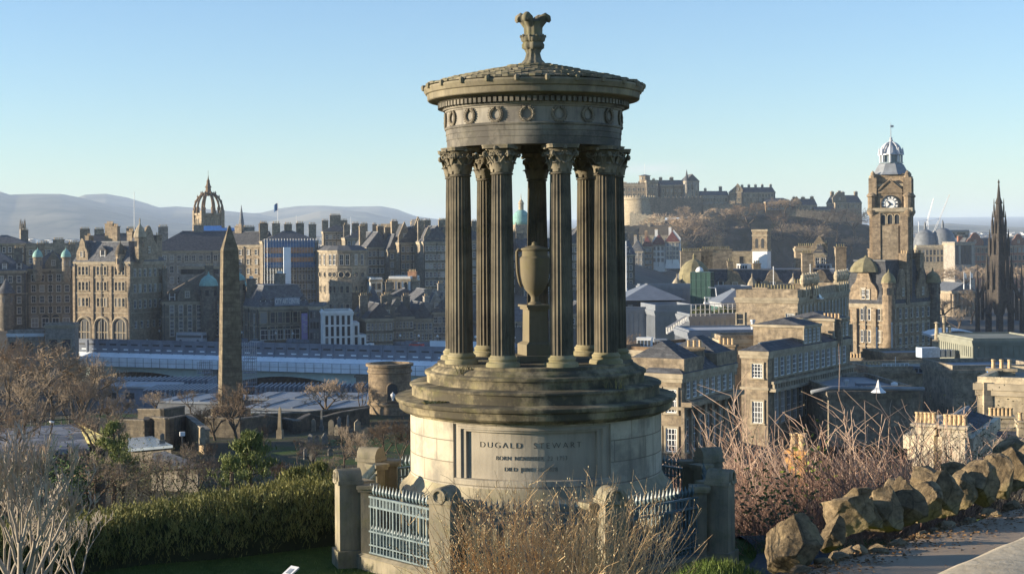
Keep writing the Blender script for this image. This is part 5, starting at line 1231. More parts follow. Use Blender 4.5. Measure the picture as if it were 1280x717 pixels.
for i in range(11):
    u = (.1, .145, .19, .235, .28, .32, .74, .79, .84, .89, .94)[i]; p = A + d * L * u + nn * .05; mb = MB()
    mb.box((p.x, p.y, z1 + .9), (1.1, 1.1, 1.8), rz); mb.lathe([(.3, 1.8), (.62, 2.4), (.75, 3.1), (.5, 3.6), (.56, 3.8), (.15, 4.3)], (p.x, p.y, z1), 10); mb.build('parapet_urn', S_PALE, blA)
mb = MB()
for i in range(14):
    p = A + d * L * i / 13 + nn * .3; mb.lathe([(.55, z1 - 13), (.5, z1 - 7.2)], (p.x, p.y, 0), 8)
mb.build('column', S_LIT, blA)
F = corner(926, 959, 200, 1062, 33); z1 = Zy(439, 959, 200)
blB, q, rf = block('classical_block', 'sandstone block with white sash windows in its sunny end and a long balustraded side', F, -2, z1, S_LIT, 'hip', .9, SLATE,
      win=((0, 1, 1, 1.5, 1.9, z1 - 4.4, z1 - .9, 'fine', (.42, .82)), (0, 1, 1, 1.5, 2.9, z1 - 11.2, z1 - 5.2, 'fine', (.42, .82)), (1, 1, 13, 1.5, 2.6, z1 - 3.7, z1 - .8, 'fine'), (1, 1, 13, 1.5, 4.2, z1 - 10.5, z1 - 5, 'fine')), bands=(z1 - 5.2,), chim=(), potm=OLIVE)
A, B = q[1], q[2]; d = (B - A); L = d.length; d.normalize(); nn = Vector((d.y, -d.x)); rz = math.atan2(d.y, d.x)
mb = MB(); mb.box((*((A + B) / 2 + nn * .7), z1 - 4.2), (L, .35, .35), rz); mb.box((*((A + B) / 2 + nn * .7), z1 - 5.2), (L, .9, .4), rz)
for i in range(int(L / .9)): p = A + d * (.45 + i * .9) + nn * .7; mb.box((p.x, p.y, z1 - 4.7), (.28, .28, .8), rz)
mb.build('balustrade', S_TRIM, blB)
for (u0, u1, h_) in ((.42, .62, 3.0), (.8, .99, 3.4)):       # attic pavilions along the side
    c = A + d * L * (u0 + u1) / 2 - nn * 4; w = L * (u1 - u0); mb = MB(); mb.box((c.x, c.y, z1 + h_ / 2 - .5), (w, 7.6, h_), rz, 0); mb.box((c.x, c.y, z1 + h_ - .4), (w + .6, 8.2, .35), rz, 1)
    hb_ = [(c + d * sx * w / 2 + nn * sy * 3.8) for sx, sy in ((-1, -1), (1, -1), (1, 1), (-1, 1))]; zt_ = z1 + h_ - .2
    mb.add([(p.x, p.y, zt_) for p in hb_] + [(*(c - d * w * .25), zt_ + .9), (*(c + d * w * .25), zt_ + .9)], [(0, 1, 5, 4), (1, 2, 5), (2, 3, 4, 5), (3, 0, 4)], 2)
    at_ = mb.build('attic', [S_LIT, S_TRIM, SLATE], blB)
    for i in range(4):
        p = A + d * L * lerp(u0, u1, (i + .5) / 4) - nn * .2; fm, pm = win_mesh(1.4, 2.0, 'fine'); o = bpy.data.objects.new('window', fm); C.objects.link(o); o.parent = at_; o.location = Vector((p.x, p.y, z1 + h_ * .42)) - wloc(at_); o.rotation_euler = (0, 0, rz)
z1 = Zy(432, 940, 206)
block('roof_plant_room', 'weathered stone upper storey behind the sash windowed block', frontA(900, 216, 1003, 3, 7), 12, Zy(424, 950, 216), S_LIT, 'flat', .6, MEMBR)
zbox('metal_plant_room', 'grey metal roof box with pale lid and white steam flue', 861, 995, 232, 415, 436, 4, DZ, .3, MEMBR, 12)
t = thing('roof_flue', 'small white flue puffing steam at the metal roof box', 'flue', tuple(at(941, 412, 236))); P = at(941, 412, 236); mb = MB(); mb.lathe([(.3, -2), (.3, 1.2), (.42, 1.3), (.42, 1.6)], tuple(P), 10); mb.build('pipe', STEEL, t)
# pale flat roof with tanks just past the monument
F = corner(770, 852, 214, 935, 40); block('flat_roofed_block', 'broad flat roofed building with pale membrane roof just past the monument steps', F, -2, Zy(440, 852, 214), S_BROWN, 'flat', .5, MEMBR, win=((0, 2, 6, 1.4, 2.4, 5, 13, 'sash'),))
F = corner(806, 851, 165, 918, 30); z1 = Zy(467, 851, 165)
blC, q, rf = block('classical_block', 'nearest classical block with slate hip roof, its long side in shadow', F, -2, z1, S_LIT, 'hip', 1.9, SLATE,
      win=((0, 2, 2, 1.3, 2.6, z1 - 9.5, z1 - .9, 'fine'), (1, 1, 8, 1.2, 2.0, z1 - 3.0, z1 - .7, 'fine'), (1, 1, 8, 1.3, 3.6, z1 - 9.2, z1 - 4.6, 'fine')), bands=(z1 - 4.0,), potm=OLIVE)
A, B = q[1], q[2]; d = (B - A); L = d.length; d.normalize(); nn = Vector((d.y, -d.x)); rz = math.atan2(d.y, d.x)
mb = MB(); mb.box((*((A + B) / 2 + nn * .6), z1 - 3.4), (L, 1.2, .5), rz)
for i in range(9): p = A + d * L * i / 8 + nn * .25; mb.box((p.x, p.y, z1 - 7.2), (.55, .4, 7.0), rz)
mb.build('pilaster', S_LIT, blC)
for (u0, u1) in ((.02, .36), (.62, .98)):
    c = A + d * L * (u0 + u1) / 2 - nn * 3.2; w = L * (u1 - u0); mb = MB(); zt_ = z1 + 1.6; hb_ = [(c + d * sx * w / 2 + nn * sy * 3.4) for sx, sy in ((-1, -1), (1, -1), (1, 1), (-1, 1))]
    mb.prism(hb_, z1 - .5, zt_, 0); hb2 = offset(hb_, .3) if True else hb_
    mb.add([(p.x, p.y, zt_) for p in hb2] + [(*(c - d * w * .2), zt_ + 1.8), (*(c + d * w * .2), zt_ + 1.8)], [(0, 1, 5, 4), (1, 2, 5), (2, 3, 4, 5), (3, 0, 4)], 1)
    mb.build('attic', [S_LIT, SLATE], blC)

# ------------------------------------------------------------------ roofs at the near end of the shopping street
block('low_office_block', 'low flat roofed sandstone office in front of the hotel corner', frontA(1087, 300, 1165, 10, 12), -2, Zy(453, 1110, 300), S_LIT, 'flat', .8, MEMBR, win=((0, 2, 9, 1.4, 2.4, 1, 9, 'dark'),))
pole('white flagpole on the flat office roof, shorter of the two before the hotel corner', 1096, 296, 411, 452, .14, 'flagpole')
pole('white flagpole on the flat office roof, taller of the two before the hotel corner', 1115, 297, 405, 452, .14, 'flagpole')
def groof(label, pxL, pxR, Y, py, pyb, a, dep, wm, rm, rh=.6, win=()):
    return block('flat_roofed_block', label, frontA(pxL, Y, pxR, a, dep), Zy(pyb, pxL, Y), Zy(py, pxL, Y), wm, 'flat', rh, rm, win=win, trim=wm)
LEADG = plain('green_grey_roof', (.22, .225, .18), .8, var=.25, scale=.3)
groof('grey green flat roof with a raised edge running to the corner of the picture', 1085, 1300, 235, 463, 520, 6, 12, S_LIT, LEADG)
groof('long grey shed roof with pale pipe edge above the briars', 1035, 1140, 200, 489, 530, 4, 20, S_MID, LEAD)
groof('flat dark roof stepping up behind the pale blue plant box', 1105, 1225, 275, 445, 480, 6, 12, S_LIT, LEAD)
groof('dark roof edge in shadow behind the sunlit blank wall', 1190, 1300, 205, 462, 520, 4, 12, S_MID, LEAD)
zbox('louvred_plant_screen', 'large grey green louvred plant screen raised on short legs', 1216, 1310, 255, 425, 446, 4, LEADG, .3, LEADG, 16)
t = thing('cooling_unit', 'pale blue boxy cooling unit on the flat dark roof', 'cooling unit', tuple(at(1160, 446, 262))); P = at(1160, 440, 262); mb = MB(); mb.box(tuple(P), (3.4, 2.4, 1.7), R(10)); mb.build('casing', plain('pale_blue_metal', (.42, .5, .58), .5), t)
mb = MB()
for k in range(3): mb.box((P.x + 2.2 + k * .9, P.y, P.z - .2), (.7, 1.8, 1.3), R(10))
mb.build('pipework', STEEL, t)
t = thing('mesh_screen', 'pale galvanised maintenance frame on the flat roof below the flagpoles', 'frame', tuple(at(1120, 462, 240))); mb = MB(); a_ = at(1103, 466, 238); 
for i in range(7): mb.tube([a_ + Vector((i * .7, 0, 0)), a_ + Vector((i * .7, 0, 1.5 if i != 3 else 2.6))], .05, 4)
for h in (.5, 1.0, 1.5): mb.tube([a_ + Vector((0, 0, h)), a_ + Vector((4.2, 0, h))], .05, 4)
mb.build('rail', WHITE, t)
t = thing('roof_pipe', 'pale metal duct lying along the edge of the shed roof', 'duct', tuple(at(1040, 487, 196))); a_, b_ = at(1014, 490, 196), at(1155, 486, 200); mb = MB(); mb.tube([a_, a_.lerp(b_, .18) + Vector((0, 0, .5)), b_], .28, 8); mb.build('duct', LEAD, t, smooth=True)
t = thing('tent_rooflight', 'white peaked canopy on the roof behind the briars', 'canopy', tuple(at(1098, 492, 190))); P = at(1098, 490, 190); mb = MB(); mb.lathe([(1.0, 0), (.35, .6), (.1, 1.4), (.04, 1.6)], tuple(P), 8); mb.build('membrane', WHITE, t)
for i, (px, lb) in enumerate(((1171, 'shortest'), (1180, 'tallest'), (1187, 'middle sized'))):
    pole(f'cream rooftop flue, {lb} of the three beyond the dark roof', px, 330, (404, 396, 408)[i], 426, .55, 'flue', None, S_PALE)
t = thing('market_canopy', 'white curved canopy roof with a glass front beyond the flat roofs', 'canopy', tuple(at(1190, 420, 345))); a_ = plan(1163, 345); b_ = plan(1222, 350); z = Zy(419, 1190, 345); mb = MB(); d = (b_ - a_)
mb.grid(lambda u, v: (a_.x + d.x * u, a_.y + d.y * u + v * 9 - 1, z + .9 * math.sin(u * PI) + .3 * v), 14, 3); mb.grid(lambda u, v: (a_.x + d.x * u, a_.y + d.y * u + v * 9 - 1, z - .4 + .9 * math.sin(u * PI) + .3 * v), 14, 3); mb.build('canopy', RENDER, t, smooth=True)
mb = MB()
for i in range(9): p = a_ + d * (i + .5) / 9; mb.box((p.x, p.y, z - 2.6), (.3, .3, 5))
mb.build('post', RENDER, t)
for i in range(6):
    px = 1238 + i * 9.5; P = at(px, 466 + i * .3, 196); 
    if i == 0: V0 = thing('blue_vent', 'small blue roof vent hood in a row above the sunlit blank wall', 'vent', tuple(P), 0, 'blue vent hoods in a row'); mb = MB(); mb.box((0, 0, .3), (.7, .7, .6)); mb.box((0, -.05, .68), (.84, .84, .16)); mb.build('hood', BLUE, V0, local=True)
    else: c = copy_tree(V0); c.location = P
rc = random.Random(8)
def clutter(label, px, py, Y, w, d, h, kind, mat):
    P = at(px, py, Y); t = thing({'box': 'rooftop_unit', 'pipe': 'roof_vent', 'sky': 'rooflight', 'stack': 'chimney_stack'}[kind], label, {'box': 'rooftop unit', 'pipe': 'vent', 'sky': 'rooflight', 'stack': 'chimney'}[kind], tuple(P), R(rc.uniform(-35, 10)))
    mb = MB()
    if kind == 'box':
        mb.box((0, 0, h / 2), (w, d, h)); mb.box((0, 0, h + .06), (w * 1.06, d * 1.06, .12)); 
        for k in range(4): mb.box((-w * .36 + k * w * .24, -d / 2 - .02, h * .5), (w * .16, .05, h * .6), 0, 1)
    elif kind == 'pipe': mb.lathe([(w / 2, -.3), (w / 2, h), (w * .8, h + .05), (w * .8, h + .35), (w * .2, h + .5)], (0, 0, 0), 10)
    elif kind == 'sky':
        mb.hull([(-w / 2, -d / 2, 0), (w / 2, -d / 2, 0), (w / 2, d / 2, 0), (-w / 2, d / 2, 0)], [(-w * .4, -d * .1, h), (w * .4, -d * .1, h), (w * .4, d * .1, h), (-w * .4, d * .1, h)], 1); mb.box((0, 0, -.1), (w * 1.1, d * 1.1, .25))
    else: chimney_mb(mb, (0, 0), w, d, -2, h, 0)
    mb.build('casing' if kind != 'stack' else 'stack', [mat, GLASSL if kind == 'sky' else (TERRA if kind == 'stack' else IRONB)], t, local=True)
for a_ in (('white boxy ventilation unit on the flat office roof behind the flagpoles', 1104, 452, 308, 3.2, 2, 1.4, 'box', RENDER), ('long grey rooflight on the flat office roof', 1130, 454, 306, 5, 2.4, .9, 'sky', STEEL), ('tall stone chimney beside the hotel foot above the shed roof', 1070, 470, 260, 2.4, 1.0, 3.0, 'stack', S_LIT), ('stone chimney with pots next to the galvanised frame', 1090, 474, 245, 3.2, 1.0, 1.9, 'stack', S_LIT),
    ('grey duct box on the green roof edge behind the chimney pots', 1150, 466, 236, 3, 1.6, 1.0, 'box', ZINC), ('ridge rooflight on the green roof near the blue vents', 1205, 462, 240, 4, 2.6, 1.1, 'sky', RENDER), ('slim round vent on the shed roof behind the briars', 1058, 489, 203, .5, .5, 1.2, 'pipe', STEEL), ('pair sized white vent on the shed roof near the peaked canopy', 1118, 490, 203, .6, .6, .9, 'pipe', WHITE), ('dark plant box on the shed roof near the duct', 1082, 488, 206, 2.6, 2, 1.0, 'box', DZ),
    ('white cabinet on the pale membrane roof past the outer column', 806, 434, 226, 2.2, 1.6, 1.4, 'box', RENDER), ('grey cabinet on the pale membrane roof beside the roof stair', 826, 434, 228, 1.8, 1.4, 1.2, 'box', ZINC), ('stone chimney on the slate hip roof of the nearest block', 868, 452, 172, 2.2, .9, 1.5, 'stack', S_LIT), ('stone chimney at the far end of the nearest block', 908, 447, 182, 2.4, .9, 1.4, 'stack', S_LIT), ('broad stone chimney on the sash windowed block', 985, 426, 214, 3.2, 1.0, 1.6, 'stack', S_LIT), ('stone chimney at the balustraded end of the sash windowed block', 1040, 414, 222, 3.0, 1.0, 1.7, 'stack', S_LIT),
    ('pale rooflight on the roof behind the urns', 1010, 372, 285, 5, 2.4, 1.0, 'sky', RENDER), ('white tank on the white painted roof deck', 930, 338, 424, 3.4, 2.4, 1.8, 'box', WHITE), ('grey tank on the white painted roof deck', 1030, 338, 424, 4, 2.4, 1.8, 'box', ZINC), ('cream chimney on the blank walled building', 1252, 478, 128, 2.2, .8, 1.0, 'stack', S_PALE)):
    clutter(*a_)
# sunlit blank wall at the picture edge
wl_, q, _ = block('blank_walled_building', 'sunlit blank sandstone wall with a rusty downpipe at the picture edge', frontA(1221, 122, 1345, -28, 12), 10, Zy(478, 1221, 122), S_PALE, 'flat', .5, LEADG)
mb = MB(); p = q[0] + (q[1] - q[0]) * .56; mb.tube([(p.x - .02, p.y - .18, Zy(495, 1270, 122)), (p.x - .02, p.y - .18, Zy(540, 1270, 122))], .09, 6); mb.build('downpipe', plain('rust', (.2, .06, .03), .9), wl_)
p = q[0] + (q[1] - q[0]) * .1; mb = MB(); mb.box((p.x, p.y - .1, Zy(500, 1230, 122) - 2), (.7, .4, 7)); mb.build('pilaster', S_PALE, wl_)

# near house chimneys with rows of pots
def stack(label, pxL, pxR, Y, pyt, pyb, a, npots, mat, potpx=11, dep=1.0, group=None):
    q = frontA(pxL, Y, pxR, a, dep); c = sum(q, Vector((0, 0))) / 4; z1, z0 = Zy(pyt, pxL, Y), Zy(pyb, pxL, Y); t = thing('chimney_stack', label, 'chimney', (c.x, c.y, z0), 0, group)
    mb = MB(); mb.prism(q, z0 - 4, z1, 0); mb.prism(offset(q, .08), z1 - .32, z1 - .12, 0); mb.prism(offset(q, .12), z1, z1 + .1, 0); mb.build('stack', mat, t)
    hp = potpx * mpp(Y)
    for i in range(npots):
        p = q[0].lerp(q[1], (i + .5) / npots) + (q[3] - q[0]) * .5; mb = MB(); mb.lathe([(hp * .32, 0), (hp * .27, hp * .2), (hp * .25, hp * .8), (hp * .31, hp * .86), (hp * .31, hp), (hp * .2, hp), (hp * .2, hp * .7)], (p.x, p.y, z1 + .1), 12, 0, 0, None, False); mb.build('chimney_pot', TERRA, t, smooth=40)
    return t
CREAM = stone('cream_render', (.66, .58, .43), .25, 3.0, 1.2, .5, .95, .05)
hs, q, _ = block('rendered_house', 'cream rendered house end behind the rubble wall, glowing in the sun', frontA(1139, 60, 1206, -26, 7), 18, Zy(534, 1170, 62), CREAM, 'gable', .3, SLATE, trim=CREAM, eave=.05)
stack('cream chimney with five short pots, nearer to the orange chimney', 1141, 1166, 59.6, 532, 548, -26, 5, CREAM, 13)
stack('cream chimney with five pots, next to a dark slot behind the rubble wall', 1176, 1205, 58.3, 535, 550, -26, 5, CREAM, 13)
mb = MB(); p = q[0].lerp(q[1], .46); mb.box((p.x - .03, p.y - .05, Zy(545, 1170, 60)), (.28, .16, .95), R(-26)); mb.build('slot', IRONB, hs)
stack('low buff chimney with a crowd of pots in front of the sunlit blank wall', 1236, 1266, 96, 522, 552, -12, 6, S_PALE, 10)
stack('buff chimney head with pots cut by the picture edge', 1272, 1300, 92, 528, 556, -12, 4, S_PALE, 10)
stack('orange brick chimney with two pale pots standing among the briars', 984, 1004, 45, 566, 660, -28, 2, plain('orange_brick', (.5, .27, .1), .9, var=.3, scale=3), 20, .5)
groof('slate roof edge below the buff chimneys', 1232, 1300, 90, 553, 580, -12, 6, S_PALE, SLATE, .2)

# ------------------------------------------------------------------ gothic monument and the street beyond
P = plan(1249, 612, 320); Yg = 612; G = lambda py: Zy(py, 1249, Yg); s = mpp(Yg)
gm = thing('gothic_monument', 'blackened gothic spire monument with tiers of pinnacles and open arches', 'monument', (P.x, P.y, G(428)))
SOOT = stone('soot_black_stone', (.07, .06, .05), .5, .8, .4)
rzg = R(25); mb = MB(); hw = 12 * s
def gbox(mb, x, y, w, z0, z1, tp_=1.0): 
    co, si = math.cos(rzg), math.sin(rzg); mb.box((P.x + x * co - y * si, P.y + x * si + y * co, (z0 + z1) / 2), (w, w, z1 - z0), rzg, 0, tp_)
for sx in (-1, 1):
    for sy in (-1, 1): gbox(mb, sx * hw * .78, sy * hw * .78, hw * .46, G(430), G(365))
gbox(mb, 0, 0, hw * 1.9, G(378), G(362)); gbox(mb, 0, 0, hw * 1.55, G(362), G(318), .85); gbox(mb, 0, 0, hw * 1.2, G(318), G(292), .86); gbox(mb, 0, 0, hw * .82, G(292), G(272), .8)
mb.lathe([(hw * .5, G(272)), (hw * .3, G(255)), (hw * .42, G(254)), (hw * .2, G(247)), (.25, G(229)), (.5, G(228)), (.05, G(224))], (P.x, P.y, 0), 8); mb.build('spire', SOOT, gm)
mb = MB()
for f in range(4):
    a = rzg + f * PI / 2
    pts = []
    for i in range(9):
        u = i / 8 * 2 - 1; pts.append((u * hw * .62, lerp(G(392), G(377), 1 - abs(u) ** 1.8)))
    mb.tube([(P.x + math.cos(a) * hw * .92 - math.sin(a) * x, P.y + math.sin(a) * hw * .92 + math.cos(a) * x, z) for x, z in pts], 1.0, 5)
mb.build('arch', SOOT, gm)
rg = random.Random(3)
def pinn(x, y, w, z0, z1):
    co, si = math.cos(rzg), math.sin(rzg); c = (P.x + x * co - y * si, P.y + x * si + y * co); mb = MB(); zm = lerp(z0, z1, .55)
    mb.box((*c, (z0 + zm) / 2), (w, w, zm - z0), rzg); mb.lathe([(w * .62, zm), (w * .7, zm + .3), (w * .35, lerp(zm, z1, .4)), (w * .45, lerp(zm, z1, .45)), (.06, z1)], (*c, 0), 6); mb.build('pinnacle', SOOT, gm)
for sx in (-1, 1):
    for sy in (-1, 1):
        pinn(sx * hw * 1.55, sy * hw * 1.55, hw * .34, G(430), G(330)); pinn(sx * hw * 1.2, sy * hw * 1.2, hw * .28, G(400), G(342))
        pinn(sx * hw * .86, sy * hw * .86, hw * .26, G(362), G(316)); pinn(sx * hw * .66, sy * hw * .66, hw * .22, G(320), G(286)); pinn(sx * hw * .46, sy * hw * .46, hw * .18, G(294), G(264)); pinn(sx * hw * .34, sy * hw * .34, hw * .12, G(272), G(248))
for k in range(4):
    a = k * PI / 2; x, y = math.cos(a), math.sin(a); pinn(x * hw * .95, y * hw * .95, hw * .2, G(365), G(324)); pinn(x * hw * .72, y * hw * .72, hw * .16, G(318), G(292)); pinn(x * hw * .5, y * hw * .5, hw * .12, G(292), G(268))
for sx in (-1, 1):                      # flying buttresses
    for sy in (-1, 1):
        co, si = math.cos(rzg), math.sin(rzg); f_ = lambda k, z: (P.x + (sx * co - sy * si) * hw * k, P.y + (sx * si + sy * co) * hw * k, z); mb = MB()
        mb.tube([f_(1.5, G(372)), f_(1.2, G(364)), f_(.8, G(350))], .8, 5); mb.tube([f_(1.2, G(392)), f_(.9, G(384)), f_(.75, G(380))], .6, 5); mb.build('buttress', SOOT, gm)
mb = MB(); gbox(mb, 0, 0, hw * 3.6, G(432), G(424)); gbox(mb, 0, 0, hw * 2.6, G(424), G(418)); mb.build('base', SOOT, gm)
mb = MB(); mb.lathe([(1.3, G(418)), (1.1, G(413)), (1.0, G(408)), (.55, G(405)), (.4, G(403)), (.05, G(401.5))], (P.x, P.y, 0), 10); mb.build('statue', RENDER, gm, smooth=True)

block('red_stone_hotel', 'long red sandstone hotel with slate roof behind the gothic monument', frontA(1204, 1000, 1330, 8, 30), 0, Zy(307, 1250, 1000), S_RED, 'mansard', 5, SLATE, win=((0, 4, 22, 1.8, 3.0, 8, Zy(308, 1250, 1000), 'dark'),), chim=[(u, .4, 4, 2, 2) for u in (.05, .22, .45, .62, .8)], gabs=((0, .12, 12, 9, 'curve'), (0, .55, 10, 8, 'curve')))
dh, q, _ = block('domed_concert_hall', 'cream stone hall front with two grey domes under the tower cranes', frontA(1146, 960, 1196, -6, 24), 0, Zy(309, 1170, 960), S_PALE, 'flat', 1.5, LEADD, win=((0, 2, 10, 1.8, 3.4, Zy(328, 1170, 960), Zy(311, 1170, 960), 'dark'),))
for px, r in ((1157, 7.5), (1179, 8.5)):
    P2 = plan(px, 968); mb = MB(); zb_ = Zy(308, px, 968); mb.lathe([(r, -1), (r, 3), (r * .98, 3.2)] + [(r * .95 * math.cos(R(t_)), 3.2 + r * 1.05 * math.sin(R(t_))) for t_ in (10, 30, 50, 70, 84)] + [(.9, r + 3.6), (.7, r + 7), (.05, r + 9)], (P2.x, P2.y, zb_), 16); mb.build('dome', LEADD, dh, smooth=40)
block('colonnaded_block', 'grey block with tall vertical piers beside the domed hall', frontA(1194, 940, 1219, 6, 20), 0, Zy(304, 1205, 940), S_GREY, 'flat', 1, LEADD, win=((0, 1, 7, 2.0, 12, Zy(330, 1205, 940), Zy(307, 1205, 940), 'modern'),))
block('office_block', 'pale modern office block above the colonnaded block', frontA(1182, 1150, 1212, 6, 24), 0, Zy(289, 1200, 1150), ZINC, 'flat', 1, LEADD, win=((0, 3, 8, 2.4, 2.2, Zy(300, 1200, 1150), Zy(290, 1200, 1150), 'modern'),))
tm, q, _ = block('classical_temple', 'temple fronted gallery with columns among the gardens trees', frontA(1188, 720, 1222, 8, 24), -6, Zy(364, 1200, 720), S_LIT, 'gable', 4, LEADD)
for i in range(7):
    p = q[0] + (q[1] - q[0]) * (i + .5) / 7 + Vector((.1, -1.6)); mb = MB(); mb.lathe([(.95, -6), (.75, Zy(364, 1200, 720) - 1.4), (1.0, Zy(364, 1200, 720) - 1.0)], (p.x, p.y, 0), 10); mb.build('column', S_LIT, tm)
p = (q[0] + q[1]) / 2; mb = MB(); mb.box((p.x, p.y - 1.2, Zy(364, 1200, 720) - .4), ((q[1] - q[0]).length + 1, 3.4, 1.2), R(8)); mb.build('entablature', S_LIT, tm)
for px in (1205, 1213): pole('white flagpole above the temple, ' + ('nearer to the hotel' if px == 1205 else 'nearer to the gothic monument'), px, 700, 340, 356, .14, 'flagpole', (1.5, 2.2, 1))
def crane(label, px0, py0, px1, py1, Y):
    a_, b_ = at(px0, py0, Y), at(px1, py1, Y); t = thing('tower_crane', label, 'crane', tuple(a_)); mb = MB()
    dv = (b_ - a_); up = dv.orthogonal().normalized() * .7; sd_ = dv.normalized().cross(up)
    for o in (up, -up * .5 + sd_ * .8, -up * .5 - sd_ * .8): mb.tube([a_ + o, b_ + o * .4], .16, 4)
    k = 16
    for i in range(k): mb.tube([a_.lerp(b_, i / k) + up, a_.lerp(b_, (i + .5) / k) - up * .5 + sd_ * .8, a_.lerp(b_, (i + 1) / k) + up], .1, 3)
    mb.build('jib', STEEL, t); mb = MB(); mb.box((a_.x, a_.y, a_.z - 25), (1.6, 1.6, 50)); mb.box((a_.x - 1.5, a_.y, a_.z), (5, 2, 2)); mb.tube([a_ + Vector((-4, 0, 1)), a_ + Vector((-4, 0, 9)), a_.lerp(b_, .4)], .12, 4); mb.build('mast', STEEL, t)
crane('luffing crane with the shorter raised jib beside the clock tower', 1155, 292, 1167, 248, 1100)
crane('luffing crane with the longer raised jib over the domed hall', 1167, 292, 1187, 243, 1120)
# far side of the valley: suburbs too many and too small to count
mb = MB(); rf_ = random.Random(11)
for i in range(1500):
    px = rf_.choice([rf_.uniform(-40, 560), rf_.uniform(1130, 1330)]); Y = rf_.uniform(1300, 4200); X = ray(px, 300)[0] * Y; zg = H(X, Y)
    w, dd, h = rf_.uniform(8, 22), rf_.uniform(8, 14), rf_.uniform(6, 13); mb.box((X, Y, zg + h / 2), (w, dd, h), rf_.uniform(-.6, .6), rf_.choice([0, 0, 1, 2])); 
    mb.box((X, Y, zg + h + 1), (w * .9, dd * .8, 2.4), 0, 3, .4)
tag(mb.build('distant_houses', [RENDER, S_LIT, S_GREY, SLATE]), 'pale far off houses spread over the plain below the hills', 'houses', None, 'stuff')
# ------------------------------------------------------------------ the round monument
MX, MY = 0.42, 28.0
ST_POD, n, l, bs = newmat('podium_ashlar')
oc = coords(n, l); sp = n.new('ShaderNodeSeparateXYZ'); l.new(oc, sp.inputs[0])
at2 = n.new('ShaderNodeMath'); at2.operation = 'ARCTAN2'; l.new(sp.outputs[1], at2.inputs[0]); l.new(sp.outputs[0], at2.inputs[1])
mu = n.new('ShaderNodeMath'); mu.operation = 'MULTIPLY'; l.new(at2.outputs[0], mu.inputs[0]); mu.inputs[1].default_value = 2.34
cb = n.new('ShaderNodeCombineXYZ'); l.new(mu.outputs[0], cb.inputs[0]); l.new(sp.outputs[2], cb.inputs[1])
mp = n.new('ShaderNodeMapping'); mp.inputs['Location'].default_value = (0.1, 0.325, 0); l.new(cb.outputs[0], mp.inputs[0])
br_ = n.new('ShaderNodeTexBrick'); l.new(mp.outputs[0], br_.inputs[0]); br_.inputs['Scale'].default_value = 1
br_.inputs['Brick Width'].default_value = .86; br_.inputs['Row Height'].default_value = .375; br_.inputs['Mortar Size'].default_value = .009; br_.inputs['Mortar Smooth'].default_value = .2
br_.inputs['Color1'].default_value = (.42, .36, .255, 1); br_.inputs['Color2'].default_value = (.54, .475, .36, 1); br_.inputs['Mortar'].default_value = (.2, .165, .11, 1)
f0 = nz(n, l, oc, 7, 7, .75); f1 = nz(n, l, oc, 1.1, 7, .7)
mp2 = n.new('ShaderNodeMapping'); mp2.inputs['Scale'].default_value = (1, 1, .12); l.new(oc, mp2.inputs[0]); f2 = nz(n, l, mp2.outputs[0], 4, 5, .65)
c = mixc(n, l, ramp(n, l, f0, .35, .7, (0, 0, 0, 1), (.5, .5, .5, 1)), br_.outputs[0], (.33, .3, .24))
c = mixc(n, l, ramp(n, l, f1, .44, .64, (0, 0, 0, 1), (.8, .8, .8, 1)), c, (.2, .185, .155))
c = mixc(n, l, ramp(n, l, f2, .5, .68, (0, 0, 0, 1), (.55, .55, .55, 1)), c, (.13, .115, .09))
l.new(c, bs.inputs['Base Color']); bs.inputs['Roughness'].default_value = .9; bs.inputs['Specular IOR Level'].default_value = .15
b1_ = n.new('ShaderNodeBump'); b1_.inputs['Strength'].default_value = .35; b1_.inputs['Distance'].default_value = .012; l.new(f0, b1_.inputs['Height'])
b2_ = n.new('ShaderNodeBump'); b2_.inputs['Strength'].default_value = .9; b2_.inputs['Distance'].default_value = .012; b2_.invert = True; l.new(br_.outputs[1], b2_.inputs['Height']); l.new(b1_.outputs[0], b2_.inputs['Normal'])
l.new(b2_.outputs[0], bs.inputs['Normal'])
ST_PAN = carved('panel_stone', (.46, .405, .31), (.17, .15, .12), 1.1, .6, 0, .3)
ST_STEP = carved('step_stone', (.33, .275, .17), (.07, .062, .045), 1.6, .95, .4, .5, True, .38, .54)
ST_COL = carved('column_stone', (.185, .16, .115), (.04, .037, .032), 1.4, .9, .15, .25)
ST_ENT = carved('entablature_stone', (.3, .272, .22), (.085, .08, .072), 1.3, .95, .1, .3, True, .36, .57)
ST_ROOF = carved('roof_stone', (.25, .222, .162), (.08, .075, .055), 2.4, .9, .5, .5, False)
ST_URN = carved('urn_stone', (.19, .16, .105), (.13, .115, .08), 1.6, .7, .3, .25)
ST_POST = carved('post_stone', (.33, .285, .2), (.13, .12, .09), 1.8, .85, .45, .3)
mon = thing('memorial_monument', 'weathered circular stone memorial with nine fluted columns over an inscribed drum', 'monument', (MX, MY, 29.2))
O = (MX, MY, 0)
def wob(t, z): return 1 + .0025 * mnoise.noise(Vector((math.cos(t) * 6, math.sin(t) * 6, z * 5)))
